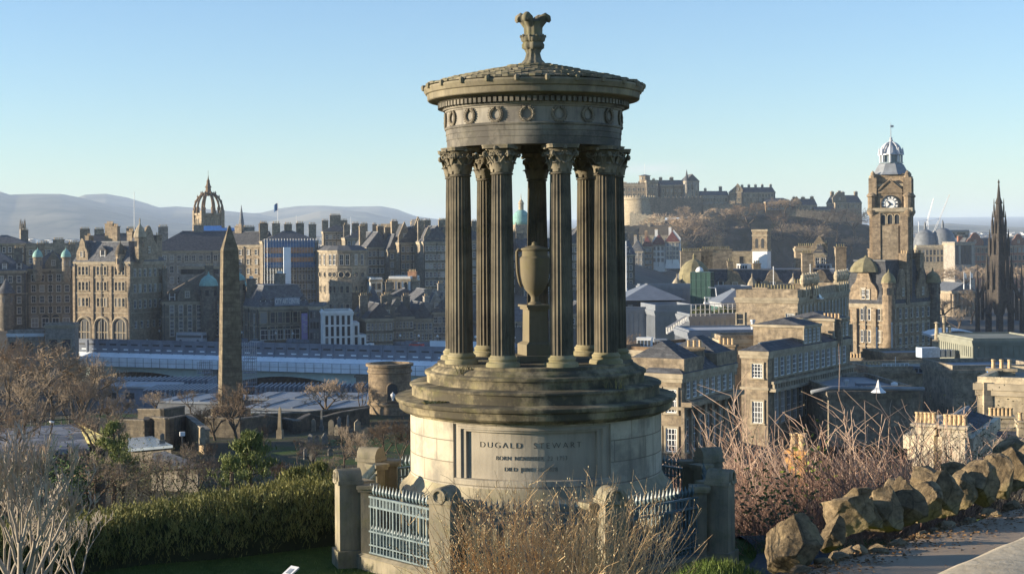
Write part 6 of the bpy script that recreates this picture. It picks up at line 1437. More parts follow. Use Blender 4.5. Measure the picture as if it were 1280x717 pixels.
# drum with its recessed panel, a heightfield wrapped on the cylinder
RW = 2.34; A0, A1 = R(-90 - 39), R(-90 + 33)                         # panel frame in angle (camera side is -90)
def edges(lo, hi, steps, e=.004):
    out = []
    for s in steps: out += [lo + s - e, lo + s + e]
    return out
angs = sorted(set([R(-180 + i * 3) for i in range(121)] + edges(A0, 0, [0, .035, .07, .105]) + edges(A1, 0, [0, -.035, -.07, -.105])))
zs_ = sorted([30.70, 31.84] + [30.86 + .004, 30.86 - .004] + [31.795, 31.803] + [31.755, 31.763, 31.715, 31.723, 31.675, 31.683] + [lerp(30.9, 31.65, i / 8) for i in range(9)])
def depth_at(t, z):
    d = 0.0
    for k, dd in enumerate((.035, -.018, .035, .055)):
        m_ = .035 * k
        zt_ = 31.799 - .04 * k
        if A0 + m_ < t < A1 - m_ and 30.86 < z < zt_: d += dd
    return d
mb = MB(); n_a = len(angs); pan = MB()
for z in zs_:
    for t in angs:
        r = RW - depth_at(t, z); mb.v.append((MX + r * math.cos(t), MY + r * math.sin(t), z))
for j in range(len(zs_) - 1):
    for i in range(n_a - 1):
        tc, zc_ = (angs[i] + angs[i + 1]) / 2, (zs_[j] + zs_[j + 1]) / 2
        mb.f.append((j * n_a + i, j * n_a + i + 1, (j + 1) * n_a + i + 1, (j + 1) * n_a + i)); mb.m.append(1 if depth_at(tc, zc_) > 0 else 0)
mb.build('drum', [ST_POD, ST_PAN], mon)
def wraptext(body, size, z, width, a_mid, r, mat):
    cu = bpy.data.curves.new('t', 'FONT'); cu.body = body; cu.size = size; cu.align_x = 'CENTER'; cu.align_y = 'CENTER'; cu.extrude = .006; cu.offset = -.004; cu.space_character = 1.35 if size > .12 else 1.12; cu.space_word = 1.3 if size > .12 else 1.7
    o = bpy.data.objects.new('t', cu); C.objects.link(o); me = bpy.data.meshes.new_from_object(o.evaluated_get(bpy.context.evaluated_depsgraph_get())); bpy.data.objects.remove(o)
    xs_ = [v.co.x for v in me.vertices]; k = width / (max(xs_) - min(xs_))
    for v in me.vertices:
        x, y, z0 = v.co; t = a_mid + x * k / r; rr = r + z0; v.co = (MX + rr * math.cos(t), MY + rr * math.sin(t), z + y)
    me.materials.clear(); me.materials.append(mat); off = wloc(mon)
    for v in me.vertices: v.co -= off
    ob = bpy.data.objects.new('inscription', me); C.objects.link(ob); ob.parent = mon
LET = plain('inscription_black', (.065, .06, .05), .9, var=.2); LET2 = plain('inscription_worn', (.085, .078, .066), .9, var=.4, scale=9)
rp_ = RW - .107 + .0015; am = R(-90) - R(93 - 90)
def ang_of(px, y=565): return math.asin(max(-1, min(1, (px - 669.5) / 157.0))) - PI / 2
wraptext('DUGALD  STEWART', .145, 31.455, 1.80, (ang_of(600.5) + ang_of(721)) / 2, rp_, LET)
wraptext('BORN NOVEMBER 22 1753', .108, 31.235, 1.24, (ang_of(620) + ang_of(704)) / 2, rp_, LET2)
wraptext('DIED JUNE 11 1828', .108, 31.045, .92, (ang_of(630) + ang_of(692)) / 2, rp_, LET2)
# base mouldings, cornice and steps
mb = MB(); mb.lathe([(2.56, 29.0), (2.56, 30.12), (2.535, 30.18), (2.53, 30.32), (2.55, 30.34), (2.55, 30.44), (2.52, 30.5), (2.46, 30.54), (2.40, 30.6), (2.36, 30.68), (2.338, 30.72), (2.25, 30.72)], O, 96, 0, 0, wob, False); mb.build('base_moulding', ST_STEP if False else carved('base_stone', (.42, .36, .24), (.14, .125, .085), 1.3, .65, .4, .35), mon, smooth=28)
mb = MB(); mb.lathe([(2.3, 31.82), (2.39, 31.83), (2.40, 31.86), (2.50, 31.88), (2.545, 31.92), (2.56, 32.03), (2.60, 32.05), (2.62, 32.09), (2.62, 32.12), (2.58, 32.135), (2.2, 32.16)], O, 110, 0, 0, wob, False); mb.build('cornice', ST_STEP, mon, smooth=28)
mb = MB(); mb.lathe([(2.31, 32.1), (2.31, 32.32), (2.345, 32.325), (2.345, 32.36), (2.32, 32.375), (1.95, 32.395)], O, 100, 0, 0, wob, False); mb.build('step', ST_STEP, mon, smooth=28)
mb = MB(); mb.lathe([(2.03, 32.36), (2.03, 32.535), (2.065, 32.54), (2.065, 32.585), (2.04, 32.6), (1.9, 32.61)], O, 100, 0, 0, wob, False); mb.build('step', ST_STEP, mon, smooth=28)
mb = MB(); mb.lathe([(1.96, 32.6), (1.945, 32.64), (1.88, 32.69), (1.83, 32.70), (1.83, 32.745), (1.80, 32.755), (0, 32.755)], O, 96, 0, 0, wob, False); mb.build('stylobate', ST_STEP, mon, smooth=28)
# joints of the steps: dark vertical seams cut as thin slots
# columns
def flute(nf, dep):
    def f(t, z): return 1 - dep * abs(math.sin(t * nf / 2)) ** .9
    return f
sh = MB(); prof = []
for i in range(9):
    u = i / 8; prof.append((.213 - .032 * u ** 1.8, lerp(.20, 3.40, u)))
nseg = 120
fl = lambda t, z: 1 - .085 * (max(0, math.sin((t * 20) % (2 * PI) / 2)) ** .7)
sh.lathe(prof, (0, 0, 0), nseg, 0, 0, fl, False)
sh.lathe([(.181, 3.40), (.199, 3.405), (.206, 3.42), (.199, 3.435), (.181, 3.44)], (0, 0, 0), 24, 0, 0, None, False)
SHAFT = sh.mesh('column', ST_COL, smooth=50)
ba = MB(); ba.lathe([(.335, 0), (.335, .03), (.33, .05), (.315, .075), (.28, .085), (.268, .1), (.275, .12), (.285, .135), (.278, .16), (.255, .172), (.245, .19), (.232, .205)], (0, 0, 0), 36, 0, 0, None, True)
ba.v = [(x * .92, y * .92, z) for x, y, z in ba.v]
BASE = ba.mesh('column_base', carved('column_base_stone', (.33, .285, .17), (.13, .115, .075), 1.6, .7, .5, .3), smooth=35)
ca = MB(); ca.lathe([(.195, 3.43), (.2, 3.55), (.215, 3.7), (.255, 3.84), (.27, 3.855)], (0, 0, 0), 24, 0, 0, None, True)
def leaf(mb, a, z0, h, w, r0, out):
    pts = []; cs, sn = math.cos(a), math.sin(a)
    for i in range(7):
        u = i / 6; ro = r0 + .012 + out * (u ** 2.2); z = z0 + h * math.sin(u * 1.9) / math.sin(1.9) if u > .8 else z0 + h * u / .85 * .98
        if u > .9: z = z0 + h * .9; ro += .01
        ww = w * (1 - .15 * u) * (1.0 if i % 2 else .82) * (1 if u < .95 else .6); pts.append((ro, z, ww))
    vs_ = []
    for ro, z, ww in pts:
        for s_, e in ((-1, 0), (0, .022), (1, 0)):
            vs_.append((cs * (ro + e) - sn * ww * s_, sn * (ro + e) + cs * ww * s_, z))
    fs = []
    for i in range(6):
        for j in range(2): fs.append((i * 3 + j, i * 3 + j + 1, (i + 1) * 3 + j + 1, (i + 1) * 3 + j))
    n0 = len(mb.v); mb.add(vs_, fs)
    mb.add([(x * .93, y * .93, z - .004) for x, y, z in vs_], [f[::-1] for f in fs])
for k in range(8): leaf(ca, 2 * PI * k / 8, 3.45, .17, .07, .2, .075)
for k in range(8): leaf(ca, 2 * PI * (k + .5) / 8, 3.5, .26, .075, .205, .095)
for k in range(4):
    a = PI / 4 + k * PI / 2; cs, sn = math.cos(a), math.sin(a)
    for sd_ in (-1, 1):
        pts = []
        for i in range(5): u = i / 4; r_ = .22 + .12 * u; pts.append((r_, 3.62 + .17 * u, sd_ * (.10 * (1 - u) + .012)))
        for i in range(9):
            t = i / 8 * 2 * PI * 1.1; rr = .055 * (1 - i / 11); pts.append((.345 + rr * math.sin(t) * 1.0, 3.76 + rr * math.cos(t) * .9, sd_ * .016))
        ca.tube([(cs * r_ - sn * o, sn * r_ + cs * o, z) for r_, z, o in pts], [.02] * len(pts), 5)
    b_ = k * PI / 2; cs, sn = math.cos(b_), math.sin(b_)
    for sd_ in (-1, 1):
        pts = [(.235 + .012 * i, 3.66 + .03 * i, sd_ * (.09 - .012 * i)) for i in range(4)]
        for i in range(7):
            t = i / 6 * 2 * PI; rr = .04 * (1 - i / 9); pts.append((.285, 3.77 + rr * math.cos(t), sd_ * (.045 + rr * math.sin(t))))
        ca.tube([(cs * r_ - sn * o, sn * r_ + cs * o, z) for r_, z, o in pts], [.016] * len(pts), 5)
    ca.lathe([(.0, -.04), (.045, -.02), (.05, .01), (.02, .04)], (cs * .3, sn * .3, 3.87), 8)
pl = []                                       # concave abacus
for k in range(4):
    a0 = PI / 4 + k * PI / 2
    for da, r_ in ((-.09, .40), (.09, .40), (R(22), .335), (R(45), .30), (R(68), .335)): pl.append((r_ * math.cos(a0 + da), r_ * math.sin(a0 + da)))
ca.prism(pl, 3.865, 3.905); ca.prism([(x * 1.03, y * 1.03) for x, y in pl], 3.906, 3.93)
ca.v = [(x * .9, y * .9, z) for x, y, z in ca.v]
CAPM = ca.mesh('capital', carved('capital_stone', (.27, .23, .16), (.085, .078, .06), 2.2, .8, .2, .4), smooth=40)
for k in range(9):
    ph = R(-23 + 40 * k); a = ph - PI / 2; x, y = MX + 1.52 * math.cos(a), MY + 1.52 * math.sin(a)
    o = bpy.data.objects.new('column', SHAFT); C.objects.link(o); o.parent = mon; o.location = Vector((x, y, 32.755)) - wloc(mon); o.rotation_euler = (0, 0, a)
    for nm, me in (('column_base', BASE), ('capital', CAPM)):
        c_ = bpy.data.objects.new(nm, me); C.objects.link(c_); c_.parent = o
# entablature
mb = MB(); mb.lathe([(1.2, 36.70), (1.62, 36.70), (1.625, 36.73), (1.625, 36.84), (1.635, 36.845), (1.635, 36.945), (1.645, 36.95), (1.645, 37.035), (1.665, 37.045), (1.675, 37.075), (1.655, 37.09)], O, 110, 0, 0, wob, False); mb.lathe([(1.2, 36.70), (1.2, 37.3), (0, 37.31)], O, 48, 0, 0, None, False); mb.build('architrave', ST_ENT, mon, smooth=28)
mb = MB(); mb.lathe([(1.65, 37.085), (1.635, 37.09), (1.63, 37.36), (1.65, 37.37), (1.66, 37.40)], O, 110, 0, 0, None, False); mb.build('frieze', carved('frieze_stone', (.36, .33, .275), (.1, .092, .085), 1.5, .8, .05, .3), mon, smooth=28)
for k in range(18):                            # laurel wreaths
    a = R(-5 + 20 * k) - PI / 2; cx, cy_ = MX + 1.64 * math.cos(a), MY + 1.64 * math.sin(a); tx, ty = -math.sin(a), math.cos(a); mb = MB(); ri = random.Random(k)
    ring = []
    for i in range(21):
        t = -PI / 2 + .22 + (2 * PI - .44) * i / 20 + PI; t = PI / 2 + .18 + (2 * PI - .36) * i / 20
        rr = .115; ring.append((cx + tx * rr * math.cos(t) + math.cos(a) * .012, cy_ + ty * rr * math.cos(t) + math.sin(a) * .012, 37.228 + rr * 1.05 * math.sin(t)))
    mb.tube(ring, [.024 + .006 * math.sin(i * 2.4) for i in range(21)], 6)
    for i in range(1, 20):                     # leaf tips
        t = PI / 2 + .18 + (2 * PI - .36) * i / 20
        for s_ in (.09, .142): mb.lathe([(.001, -.014), (.016, 0), (.001, .016)], (cx + tx * s_ * math.cos(t) + math.cos(a) * .02, cy_ + ty * s_ * math.cos(t) + math.sin(a) * .02, 37.228 + s_ * 1.05 * math.sin(t)), 5)
    mb.tube([(cx + tx * -.05, cy_ + ty * -.05, 37.085 + .01), (cx + math.cos(a) * .02, cy_ + math.sin(a) * .02, 37.12), (cx + tx * .05, cy_ + ty * .05, 37.095)], .013, 5)
    mb.build('wreath', carved('wreath_stone', (.27, .235, .175), (.07, .062, .055), 2.5, .7, 0, .3), mon, smooth=50)
mb = MB(); mb.lathe([(1.62, 37.395), (1.69, 37.40), (1.70, 37.43), (1.70, 37.53), (1.78, 37.545), (1.8, 37.56)], O, 110, 0, 0, None, False)
for k in range(108):
    a = 2 * PI * k / 108; mb.box((MX + 1.745 * math.cos(a), MY + 1.745 * math.sin(a), 37.485), (.09, .062, .085), a)
mb.build('dentil_course', ST_ENT, mon, smooth=28)
mb = MB(); mb.lathe([(1.72, 37.555), (1.9, 37.57), (1.965, 37.585), (1.98, 37.60), (1.99, 37.70), (2.02, 37.715), (2.04, 37.76), (2.055, 37.80), (2.045, 37.83), (1.9, 37.87)], O, 120, 0, 0, wob, False)
for k in range(24):
    a = 2 * PI * (k + .4) / 24; mb.lathe([(.035, -.05), (.05, 0), (.045, .03), (.02, .055)], (MX + 2.055 * math.cos(a), MY + 2.055 * math.sin(a), 37.825), 7)
    mb.tube([(MX + 2.07 * math.cos(a), MY + 2.07 * math.sin(a), 37.83), (MX + 1.8 * math.cos(a), MY + 1.8 * math.sin(a), 37.90)], [.045, .03], 6)
mb.build('crowning_cornice', carved('cornice_stone', (.31, .268, .185), (.09, .08, .06), 1.3, .75, .3, .35), mon, smooth=28)
# stone tiled conical roof
def rz_(r): return 37.85 + .46 * (1 - r / 2.02) ** .92 if r < 2.02 else 37.85
mb = MB(); mb.lathe([(2.02, 37.82)] + [(lerp(2.0, .15, i / 10), rz_(lerp(2.0, .15, i / 10)) - .02) for i in range(11)], O, 60, 0, 0, None, False); rt = random.Random(5)
rows = 13
for i in range(rows):
    r0, r1 = lerp(2.02, .2, i / rows), lerp(2.02, .2, (i + 1.35) / rows); nt = max(12, int(2 * PI * (r0 + r1) / 2 / .22))
    for k in range(nt):
        a0, a1 = 2 * PI * (k + .04 + .5 * (i % 2)) / nt, 2 * PI * (k + .96 + .5 * (i % 2)) / nt; lift = .028 + rt.uniform(-.006, .022); am_ = (a0 + a1) / 2
        jr = rt.uniform(-.015, .02)
        lo = [(MX + r * math.cos(a), MY + r * math.sin(a), rz_(r)) for r, a in ((r0 + jr, a0), (r0 + jr + .02, am_), (r0 + jr, a1), (r1, a1), (r1, a0))]
        hi = [(MX + r * math.cos(a), MY + r * math.sin(a), rz_(r) + lf) for r, a, lf in ((r0 + jr, a0, lift), (r0 + jr + .02, am_, lift + .008), (r0 + jr, a1, lift), (r1, a1, .014), (r1, a0, .014))]
        mb.hull(lo, hi)
mb.build('tiled_roof', ST_ROOF, mon)
# finial: leafy stem, bulb and curled crown
mb = MB(); FZ = 38.27
ripple = lambda k, d_: (lambda t, z: 1 + d_ * math.cos(k * t))
mb.lathe([(.24, -.02), (.2, .05), (.155, .1), (.135, .16), (.125, .22), (.145, .26), (.15, .29)], (MX, MY, FZ), 40, 0, 0, ripple(10, .07), False)
mb.lathe([(.15, .28), (.19, .31), (.195, .38), (.17, .42), (.2, .44), (.215, .5), (.2, .53), (.16, .54)], (MX, MY, FZ), 40, 0, 0, ripple(8, .09), False)
mb.lathe([(.175, .53), (.168, .6), (.17, .68), (.18, .76), (.195, .80), (.1, .82)], (MX, MY, FZ), 40, 0, 0, ripple(9, .06), False)
for k in range(8): leaf(mb, 2 * PI * k / 8, FZ * 0 + .3, .15, .07, .17, .05) if False else None
for k in range(10):
    a = 2 * PI * k / 10; cs, sn = math.cos(a), math.sin(a); mb.tube([(MX + cs * .15, MY + sn * .15, FZ + .44), (MX + cs * .2, MY + sn * .2, FZ + .52), (MX + cs * .235, MY + sn * .235, FZ + .535), (MX + cs * .24, MY + sn * .24, FZ + .51)], [.045, .04, .03, .012], 6)
for k, a in enumerate((R(-176), R(-8), R(-120), R(60), R(120))):
    cs, sn = math.cos(a), math.sin(a); pts = [(.1, .68), (.14, .78), (.19, .86), (.235, .885), (.28, .86), (.295, .82), (.285, .79)]
    mb.tube([(MX + cs * r_, MY + sn * r_, FZ + z) for r_, z in pts], [.06, .085, .095, .09, .07, .05, .03], 9)
    for s_ in (-1, 1): mb.tube([(MX + cs * r_ - sn * s_ * .05, MY + sn * r_ + cs * s_ * .05, FZ + z + .012) for r_, z in pts], [.03, .045, .05, .045, .035, .025, .015], 6)
mb.build('finial', ST_ROOF, mon, smooth=50)
# urn on its pedestal
ur = thing('stone_urn', 'large two handled stone urn on a square pedestal between the columns', 'urn', (MX, MY, 32.758))
u_ = Matrix.Rotation(R(19), 4, 'Z')
mb = MB(); rzu = R(19); x, y = MX, MY
mb.box((x, y, 32.81), (.92, .92, .10), rzu); mb.box((x, y, 32.96), (.52, .52, .2), rzu); mb.hull([(x + a * math.cos(rzu) - b * math.sin(rzu), y + a * math.sin(rzu) + b * math.cos(rzu), 33.06) for a, b in ((-.26, -.26), (.26, -.26), (.26, .26), (-.26, .26))],
    [(x + a * math.cos(rzu) - b * math.sin(rzu), y + a * math.sin(rzu) + b * math.cos(rzu), 33.11) for a, b in ((-.185, -.185), (.185, -.185), (.185, .185), (-.185, .185))])
mb.box((x, y, 33.41), (.37, .37, .6), rzu, 0, .96); mb.box((x, y, 33.73), (.44, .44, .05), rzu); mb.box((x, y, 33.775), (.5, .5, .04), rzu); mb.build('pedestal', ST_URN, ur)
mb = MB(); mb.lathe([(.13, 33.795), (.125, 33.82), (.08, 33.85), (.07, 33.92), (.085, 33.96), (.12, 34.0), (.19, 34.08), (.245, 34.2), (.272, 34.34), (.28, 34.52), (.285, 34.66), (.27, 34.68), (.245, 34.70), (.24, 34.80), (.265, 34.815), (.255, 34.84), (.17, 34.87), (.06, 34.9), (.045, 34.93), (.05, 34.95), (.01, 34.97)], (x, y, 0), 40, 0, 0, None, False); mb.build('vase', ST_URN, ur, smooth=30)
for s_ in (-1, 1):
    mb = MB(); cs, sn = math.cos(R(8)) * s_, math.sin(R(8)) * s_; mb.tube([(x + cs * r_, y + sn * r_, z) for r_, z in ((.25, 34.8), (.31, 34.82), (.335, 34.78), (.335, 34.6), (.325, 34.4), (.29, 34.22), (.25, 34.12))], [.03, .032, .03, .026, .026, .028, .02], 7); mb.build('handle', ST_URN, ur, smooth=True)
# little weeds rooted in the steps
WEED = foliage('weed_straw', (.2, .17, .06), (.3, .24, .1))
for px, py, r_, lb in ((579, 466, 1.9, 'dry grass tuft rooted in the upper step near the sunny columns'), (767, 480, 2.2, 'straggling dry weed on the shaded side of the upper step'), (541, 500, 2.45, 'yellow moss tuft on the broad cornice ledge')):
    a_ = -math.acos(max(-1, min(1, (px - 669) / (r_ * 66.8 * 28 / 26.2)))); a_ = a_; wx, wy = MX + r_ * math.cos(a_), MY + r_ * math.sin(a_)
    z_ = {1.9: 32.63, 2.2: 32.38, 2.45: 32.145}[r_]; t = thing('weed', lb, 'plant', (wx, wy, z_)); mb = MB(); rw_ = random.Random(int(px))
    for i in range(60 if r_ > 2.4 else 26):
        dx, dy = rw_.uniform(-.17, .17), rw_.uniform(-.05, .05); h_ = rw_.uniform(.02, .05) if r_ > 2.4 else rw_.uniform(.08, .2); lx = rw_.uniform(-.09, .09)
        mb.tube([(wx + dx, wy + dy, z_ - .01), (wx + dx + lx * .5, wy + dy, z_ + h_ * .6), (wx + dx + lx, wy + dy, z_ + h_)], [.006, .005, .002] if r_ < 2.4 else [.02, .016, .006], 3)
    mb.build('stems', WEED, t)

# ------------------------------------------------------------------ railings and gate posts round it
RAIL, n, l, bs = newmat('railing_paint'); oc = coords(n, l); f = nz(n, l, oc, 9, 5, .7)
c = mixc(n, l, ramp(n, l, f, .35, .7), (.06, .1, .12), (.165, .22, .225)); l.new(c, bs.inputs['Base Color']); bs.inputs['Roughness'].default_value = .45; bs.inputs['Specular IOR Level'].default_value = .4
RC = 3.43; FROT = R(1.6)
def vtx(k, r=RC): a = R(-90 - 22.5 + 45 * k) + FROT * 0 - R(3.2); return Vector((MX + r * math.cos(a), MY + r * math.sin(a)))
pm = MB(); PT = 1.56                           # post built at origin: -Y is the outward end
pm.box((0, -.16, .16), (.50, .5, .32), 0); pm.box((0, -.16, .94), (.39, .40, 1.26)); 
cap_ = [(.2 * math.cos(PI * i / 12), .2 * math.sin(PI * i / 12)) for i in range(13)]
pm.hull([(cx_, -.37, PT + cz_) for cx_, cz_ in cap_], [(cx_, .05, PT + cz_) for cx_, cz_ in cap_]); pm.box((0, -.16, PT - .035), (.45, .46, .07))
wr = [(.11 * math.cos(2 * PI * i / 16), -.38, PT + .06 + .11 * math.sin(2 * PI * i / 16)) for i in range(17)]; 
POSTM = pm.mesh('gate_post', ST_POST)
wm = MB(); wm.tube(wr, [.03 + .006 * math.sin(i * 2.5) for i in range(17)], 6); WRM = wm.mesh('carved_wreath', ST_POST, smooth=50)
sm_ = MB()
for s_ in (-1, 1):
    c0 = Vector((s_ * .27, .14)); rzp = -s_ * R(22.5); sm_.box((c0.x, c0.y, .72), (.19, .24, 1.44), rzp); sm_.box((c0.x, c0.y, .14), (.27, .31, .28), rzp); sm_.box((c0.x, c0.y, 1.40), (.29, .33, .05), rzp); sm_.box((c0.x, c0.y, 1.455), (.33, .37, .06), rzp)
SIDEM = sm_.mesh('side_pilaster', ST_POST)
PL = {0: 'stone post with a carved wreath, sunlit front corner of the railings nearest the info panel side', 1: 'stone post half hidden by the straw coloured bush', 2: 'shaded stone post beside the asphalt path',
      3: 'dark stone post behind the shaded railings, against the briars', 6: 'mossy topped stone post at the back of the railings, near the bare bushes', 7: 'stone post at the end of the hedge, its foot in shadow', 4: 'stone post behind the drum on the shaded side', 5: 'stone post behind the drum on the sunny side'}
PL[0] = 'sunlit stone post with a carved wreath, between the sunny railing and the front railing'
for k in (0, 1, 2, 3, 6, 7):
    v = vtx(k); a = math.atan2(v.y - MY, v.x - MX); t = thing('gate_post', PL[k], 'post', (v.x, v.y, 29.18), a + PI / 2, 'stone posts of the railings')
    for nm, me in (('shaft', POSTM), ('carved_wreath', WRM), ('side_pilaster', SIDEM)):
        o = bpy.data.objects.new(nm, me); C.objects.link(o); o.parent = t
Lp = (vtx(1) - vtx(0)).length - .74
rm = MB(); nb = 20                            # railing panel along X, centred
for i in range(nb):
    x = -Lp / 2 + Lp * (i + .5) / nb; main = i % 5 == 2
    rm.box((x, 0, .80), (.022 if not main else .036, .022 if not main else .036, 1.0)); 
    rm.lathe([(.008, 0), (.03, .05), (.034, .08), (.012, .15), (.002, .2)], (x, 0, 1.33), 4, 0, PI / 4, None, True)
    for zz_ in (.36, .62):
        for j in range(2): rm.tube([(x + .027 * math.cos(t_) + .027 * (j * 2 - 1), 0, zz_ - .06 + .055 * math.sin(t_) * 1.6 - j * 0) for t_ in [2 * PI * q_ / 8 for q_ in range(9)]], .009, 4)
    if i < nb - 1: rm.lathe([(.01, 0), (.025, .035), (.003, .09)], (x + Lp / nb / 2, 0, .70), 4, 0, PI / 4)
for zz_, h_ in ((.30, .035), (.44, .025), (.68, .03), (1.12, .035), (1.29, .035)): rm.box((0, 0, zz_), (Lp + .3, .05, h_))
for i in range(nb * 2): rm.box((-Lp / 2 + Lp * (i + .5) / nb / 2, 0, 1.205), (.012, .014, .14))
RAILM = rm.mesh('railing', RAIL)
dm = MB(); dm.box((0, 0, .12), (Lp + .34, .3, .24)); dm.hull([(-Lp / 2 - .17, -.17, .24), (Lp / 2 + .17, -.17, .24), (Lp / 2 + .17, .17, .24), (-Lp / 2 - .17, .17, .24)], [(-Lp / 2 - .17, -.09, .29), (Lp / 2 + .17, -.09, .29), (Lp / 2 + .17, .09, .29), (-Lp / 2 - .17, .09, .29)]); DWM = dm.mesh('dwarf_wall', ST_POST)
RLB = {0: 'shaded iron railing in front of the inscribed drum, behind the straw coloured bush', 1: 'dark blue shaded iron railing between the bush and the asphalt path post', 2: 'short looking iron railing turned edge on beside the briars',
       3: 'pale lit iron railing behind the drum, against the briars', 5: 'iron railing behind the drum, against the bare bushes', 6: 'foreshortened iron railing between the hedge post and the mossy post', 7: 'sunlit pale green iron railing near the hedge'}
for k in (0, 1, 2, 3, 5, 6, 7):
    v0, v1 = vtx(k), vtx((k + 1) % 8); c_ = (v0 + v1) / 2; d = v1 - v0; t = thing('iron_railing', RLB[k], 'railing', (c_.x, c_.y, 29.18), math.atan2(d.y, d.x), 'railings round the monument')
    for nm, me in (('railing', RAILM), ('dwarf_wall', DWM)):
        o = bpy.data.objects.new(nm, me); C.objects.link(o); o.parent = t

# ------------------------------------------------------------------ burial ground: obelisk, round mausoleum, enclosures and stones
ST_OB = carved('obelisk_stone', (.38, .32, .22), (.1, .092, .075), .25, .8, .1, .3, True, .42, .66)
Yo = 217; s = mpp(Yo); P = plan(287.5, Yo, 400); ob = thing('stone_obelisk', 'tall square stone obelisk, one narrow face in sun and the broad face dark', 'obelisk', (P.x, P.y, 7))
OBM = stone('obelisk_courses', (.2, .165, .112), .4, 1.5, .62, .25, .55, 0, 0, .03)
Zo = lambda py: Zy(py, 287, Yo); rzo = R(21); f_ = math.cos(rzo) + math.sin(rzo); mb = MB()
mb.box((P.x, P.y, (Zo(312) + 9) / 2), (35.5 * s / f_, 35.5 * s / f_, Zo(312) - 9), rzo, 0, 24.5 / 35.5); mb.build('shaft', OBM, ob)
mb = MB(); w0 = 24.5 * s / f_ / 2; mb.hull([(P.x + a * math.cos(rzo) - b * math.sin(rzo), P.y + a * math.sin(rzo) + b * math.cos(rzo), Zo(312)) for a, b in ((-w0, -w0), (w0, -w0), (w0, w0), (-w0, w0))], [(P.x + a * math.cos(rzo) - b * math.sin(rzo), P.y + a * math.sin(rzo) + b * math.cos(rzo), Zo(282)) for a, b in ((-.12, -.12), (.12, -.12), (.12, .12), (-.12, .12))]); mb.build('pyramidion', OBM, ob)
mb = MB(); mb.box((P.x, P.y, 8.2), (6, 6, 3), rzo); mb.box((P.x, P.y, 10.2), (4.9, 4.9, 1.2), rzo); mb.build('pedestal', OBM, ob)
P = plan(486.5, 225); r = 27.5 * mpp(225); Zm = lambda py: Zy(py, 486, 225 - r); ma = thing('round_mausoleum', 'squat round stone mausoleum with a moulded rim and a niche holding an urn', 'mausoleum', (P.x, P.y, 6)); mb = MB()
MAUM = stone('mausoleum_blocks', (.27, .21, .14), .5, 1.1, .42, .4, .5, 0)
mb.lathe([(r * .99, 4), (r * .99, Zm(509)), (r * 1.04, Zm(507)), (r * 1.04, Zm(505)), (r * .97, Zm(503)), (r * .97, Zm(468)), (r * 1.02, Zm(467)), (r * 1.02, Zm(464.5)), (r * .98, Zm(464)), (r * .98, Zm(460)), (r * 1.08, Zm(459)), (r * 1.09, Zm(456)), (r * .9, Zm(455.5)), (r * .88, Zm(461)), (0, Zm(461))], (P.x, P.y, 0), 40, 0, 0, None, False); mb.build('drum', MAUM, ma, smooth=30)
a = R(-78); mb = MB(); w = .75; pts = [(-w, Zm(500)), (w, Zm(500))] + [(w * math.cos(t_), Zm(485) + w * math.sin(t_)) for t_ in [PI * i / 10 for i in range(11)]]
def mw(x_, z_, o): return (P.x + math.cos(a) * (r * .975 + o) - math.sin(a) * x_, P.y + math.sin(a) * (r * .975 + o) + math.cos(a) * x_, z_)
mb.add([mw(x_, z_, .0) for x_, z_ in pts], [tuple(range(len(pts)))], 1); mb.tube([mw(x_ * 1.12, z_, .06) for x_, z_ in pts[1:] + pts[:1]], .12, 5, 0); mb.box(mw(0, Zm(501), .25), (1.9, .6, .2), a + PI / 2, 0); mb.build('niche', [MAUM, IRONB], ma)  # flat dark face painted in place of the shade within the niche
mb = MB(); mb.lathe([(.22, 0), (.1, .15), (.34, .6), (.36, .9), (.2, 1.05), (.06, 1.25)], mw(0, Zm(500.3), .3), 12); mb.build('urn', RENDER, ma, smooth=True)
RUB = stone('enclosure_rubble', (.13, .11, .08), .6, .6, .3, .5, .5, .15)
def cwal(label, pts, th=.5, mat=RUB, name='burial_wall', dep=None):
    """a rubble wall through pixel points (px, py_top, Y); goes down to the ground"""
    P0 = at(*pts[0]); t = thing(name, label, 'wall', tuple(P0)); mb = MB()
    for (a_, b_) in zip(pts, pts[1:]):
        A_, B_ = at(*a_), at(*b_); d_ = Vector((B_.x - A_.x, B_.y - A_.y)).normalized(); nn_ = Vector((-d_.y, d_.x)) * th; zb_ = 5.5
        mb.hull([(A_.x, A_.y, zb_), (B_.x, B_.y, zb_), (B_.x + nn_.x, B_.y + nn_.y, zb_), (A_.x + nn_.x, A_.y + nn_.y, zb_)], [tuple(A_), tuple(B_), (B_.x + nn_.x, B_.y + nn_.y, B_.z), (A_.x + nn_.x, A_.y + nn_.y, A_.z)], 0)
        mb.hull([(A_.x - nn_.x * .2, A_.y - nn_.y * .2, A_.z), (B_.x - nn_.x * .2, B_.y - nn_.y * .2, B_.z), (B_.x + nn_.x * 1.2, B_.y + nn_.y * 1.2, B_.z), (A_.x + nn_.x * 1.2, A_.y + nn_.y * 1.2, A_.z)], [(A_.x - nn_.x * .2, A_.y - nn_.y * .2, A_.z + .16), (B_.x - nn_.x * .2, B_.y - nn_.y * .2, B_.z + .16), (B_.x + nn_.x * 1.2, B_.y + nn_.y * 1.2, B_.z + .16), (A_.x + nn_.x * 1.2, A_.y + nn_.y * 1.2, A_.z + .16)], 1)
    mb.build('wall', [mat, S_DARK], t); return t
cwal('rubble burial enclosure with a sunlit return wall beside the dark memorial row', [(332, 519, 196), (352, 523, 204), (371, 527, 196), (371, 527, 196)])
cwal('dark burial enclosure wall with a stepped cope beside the mausoleum', [(371, 527, 196), (388, 518, 203), (404, 522, 204), (426, 516, 206), (443, 513, 208), (462, 510, 212)])
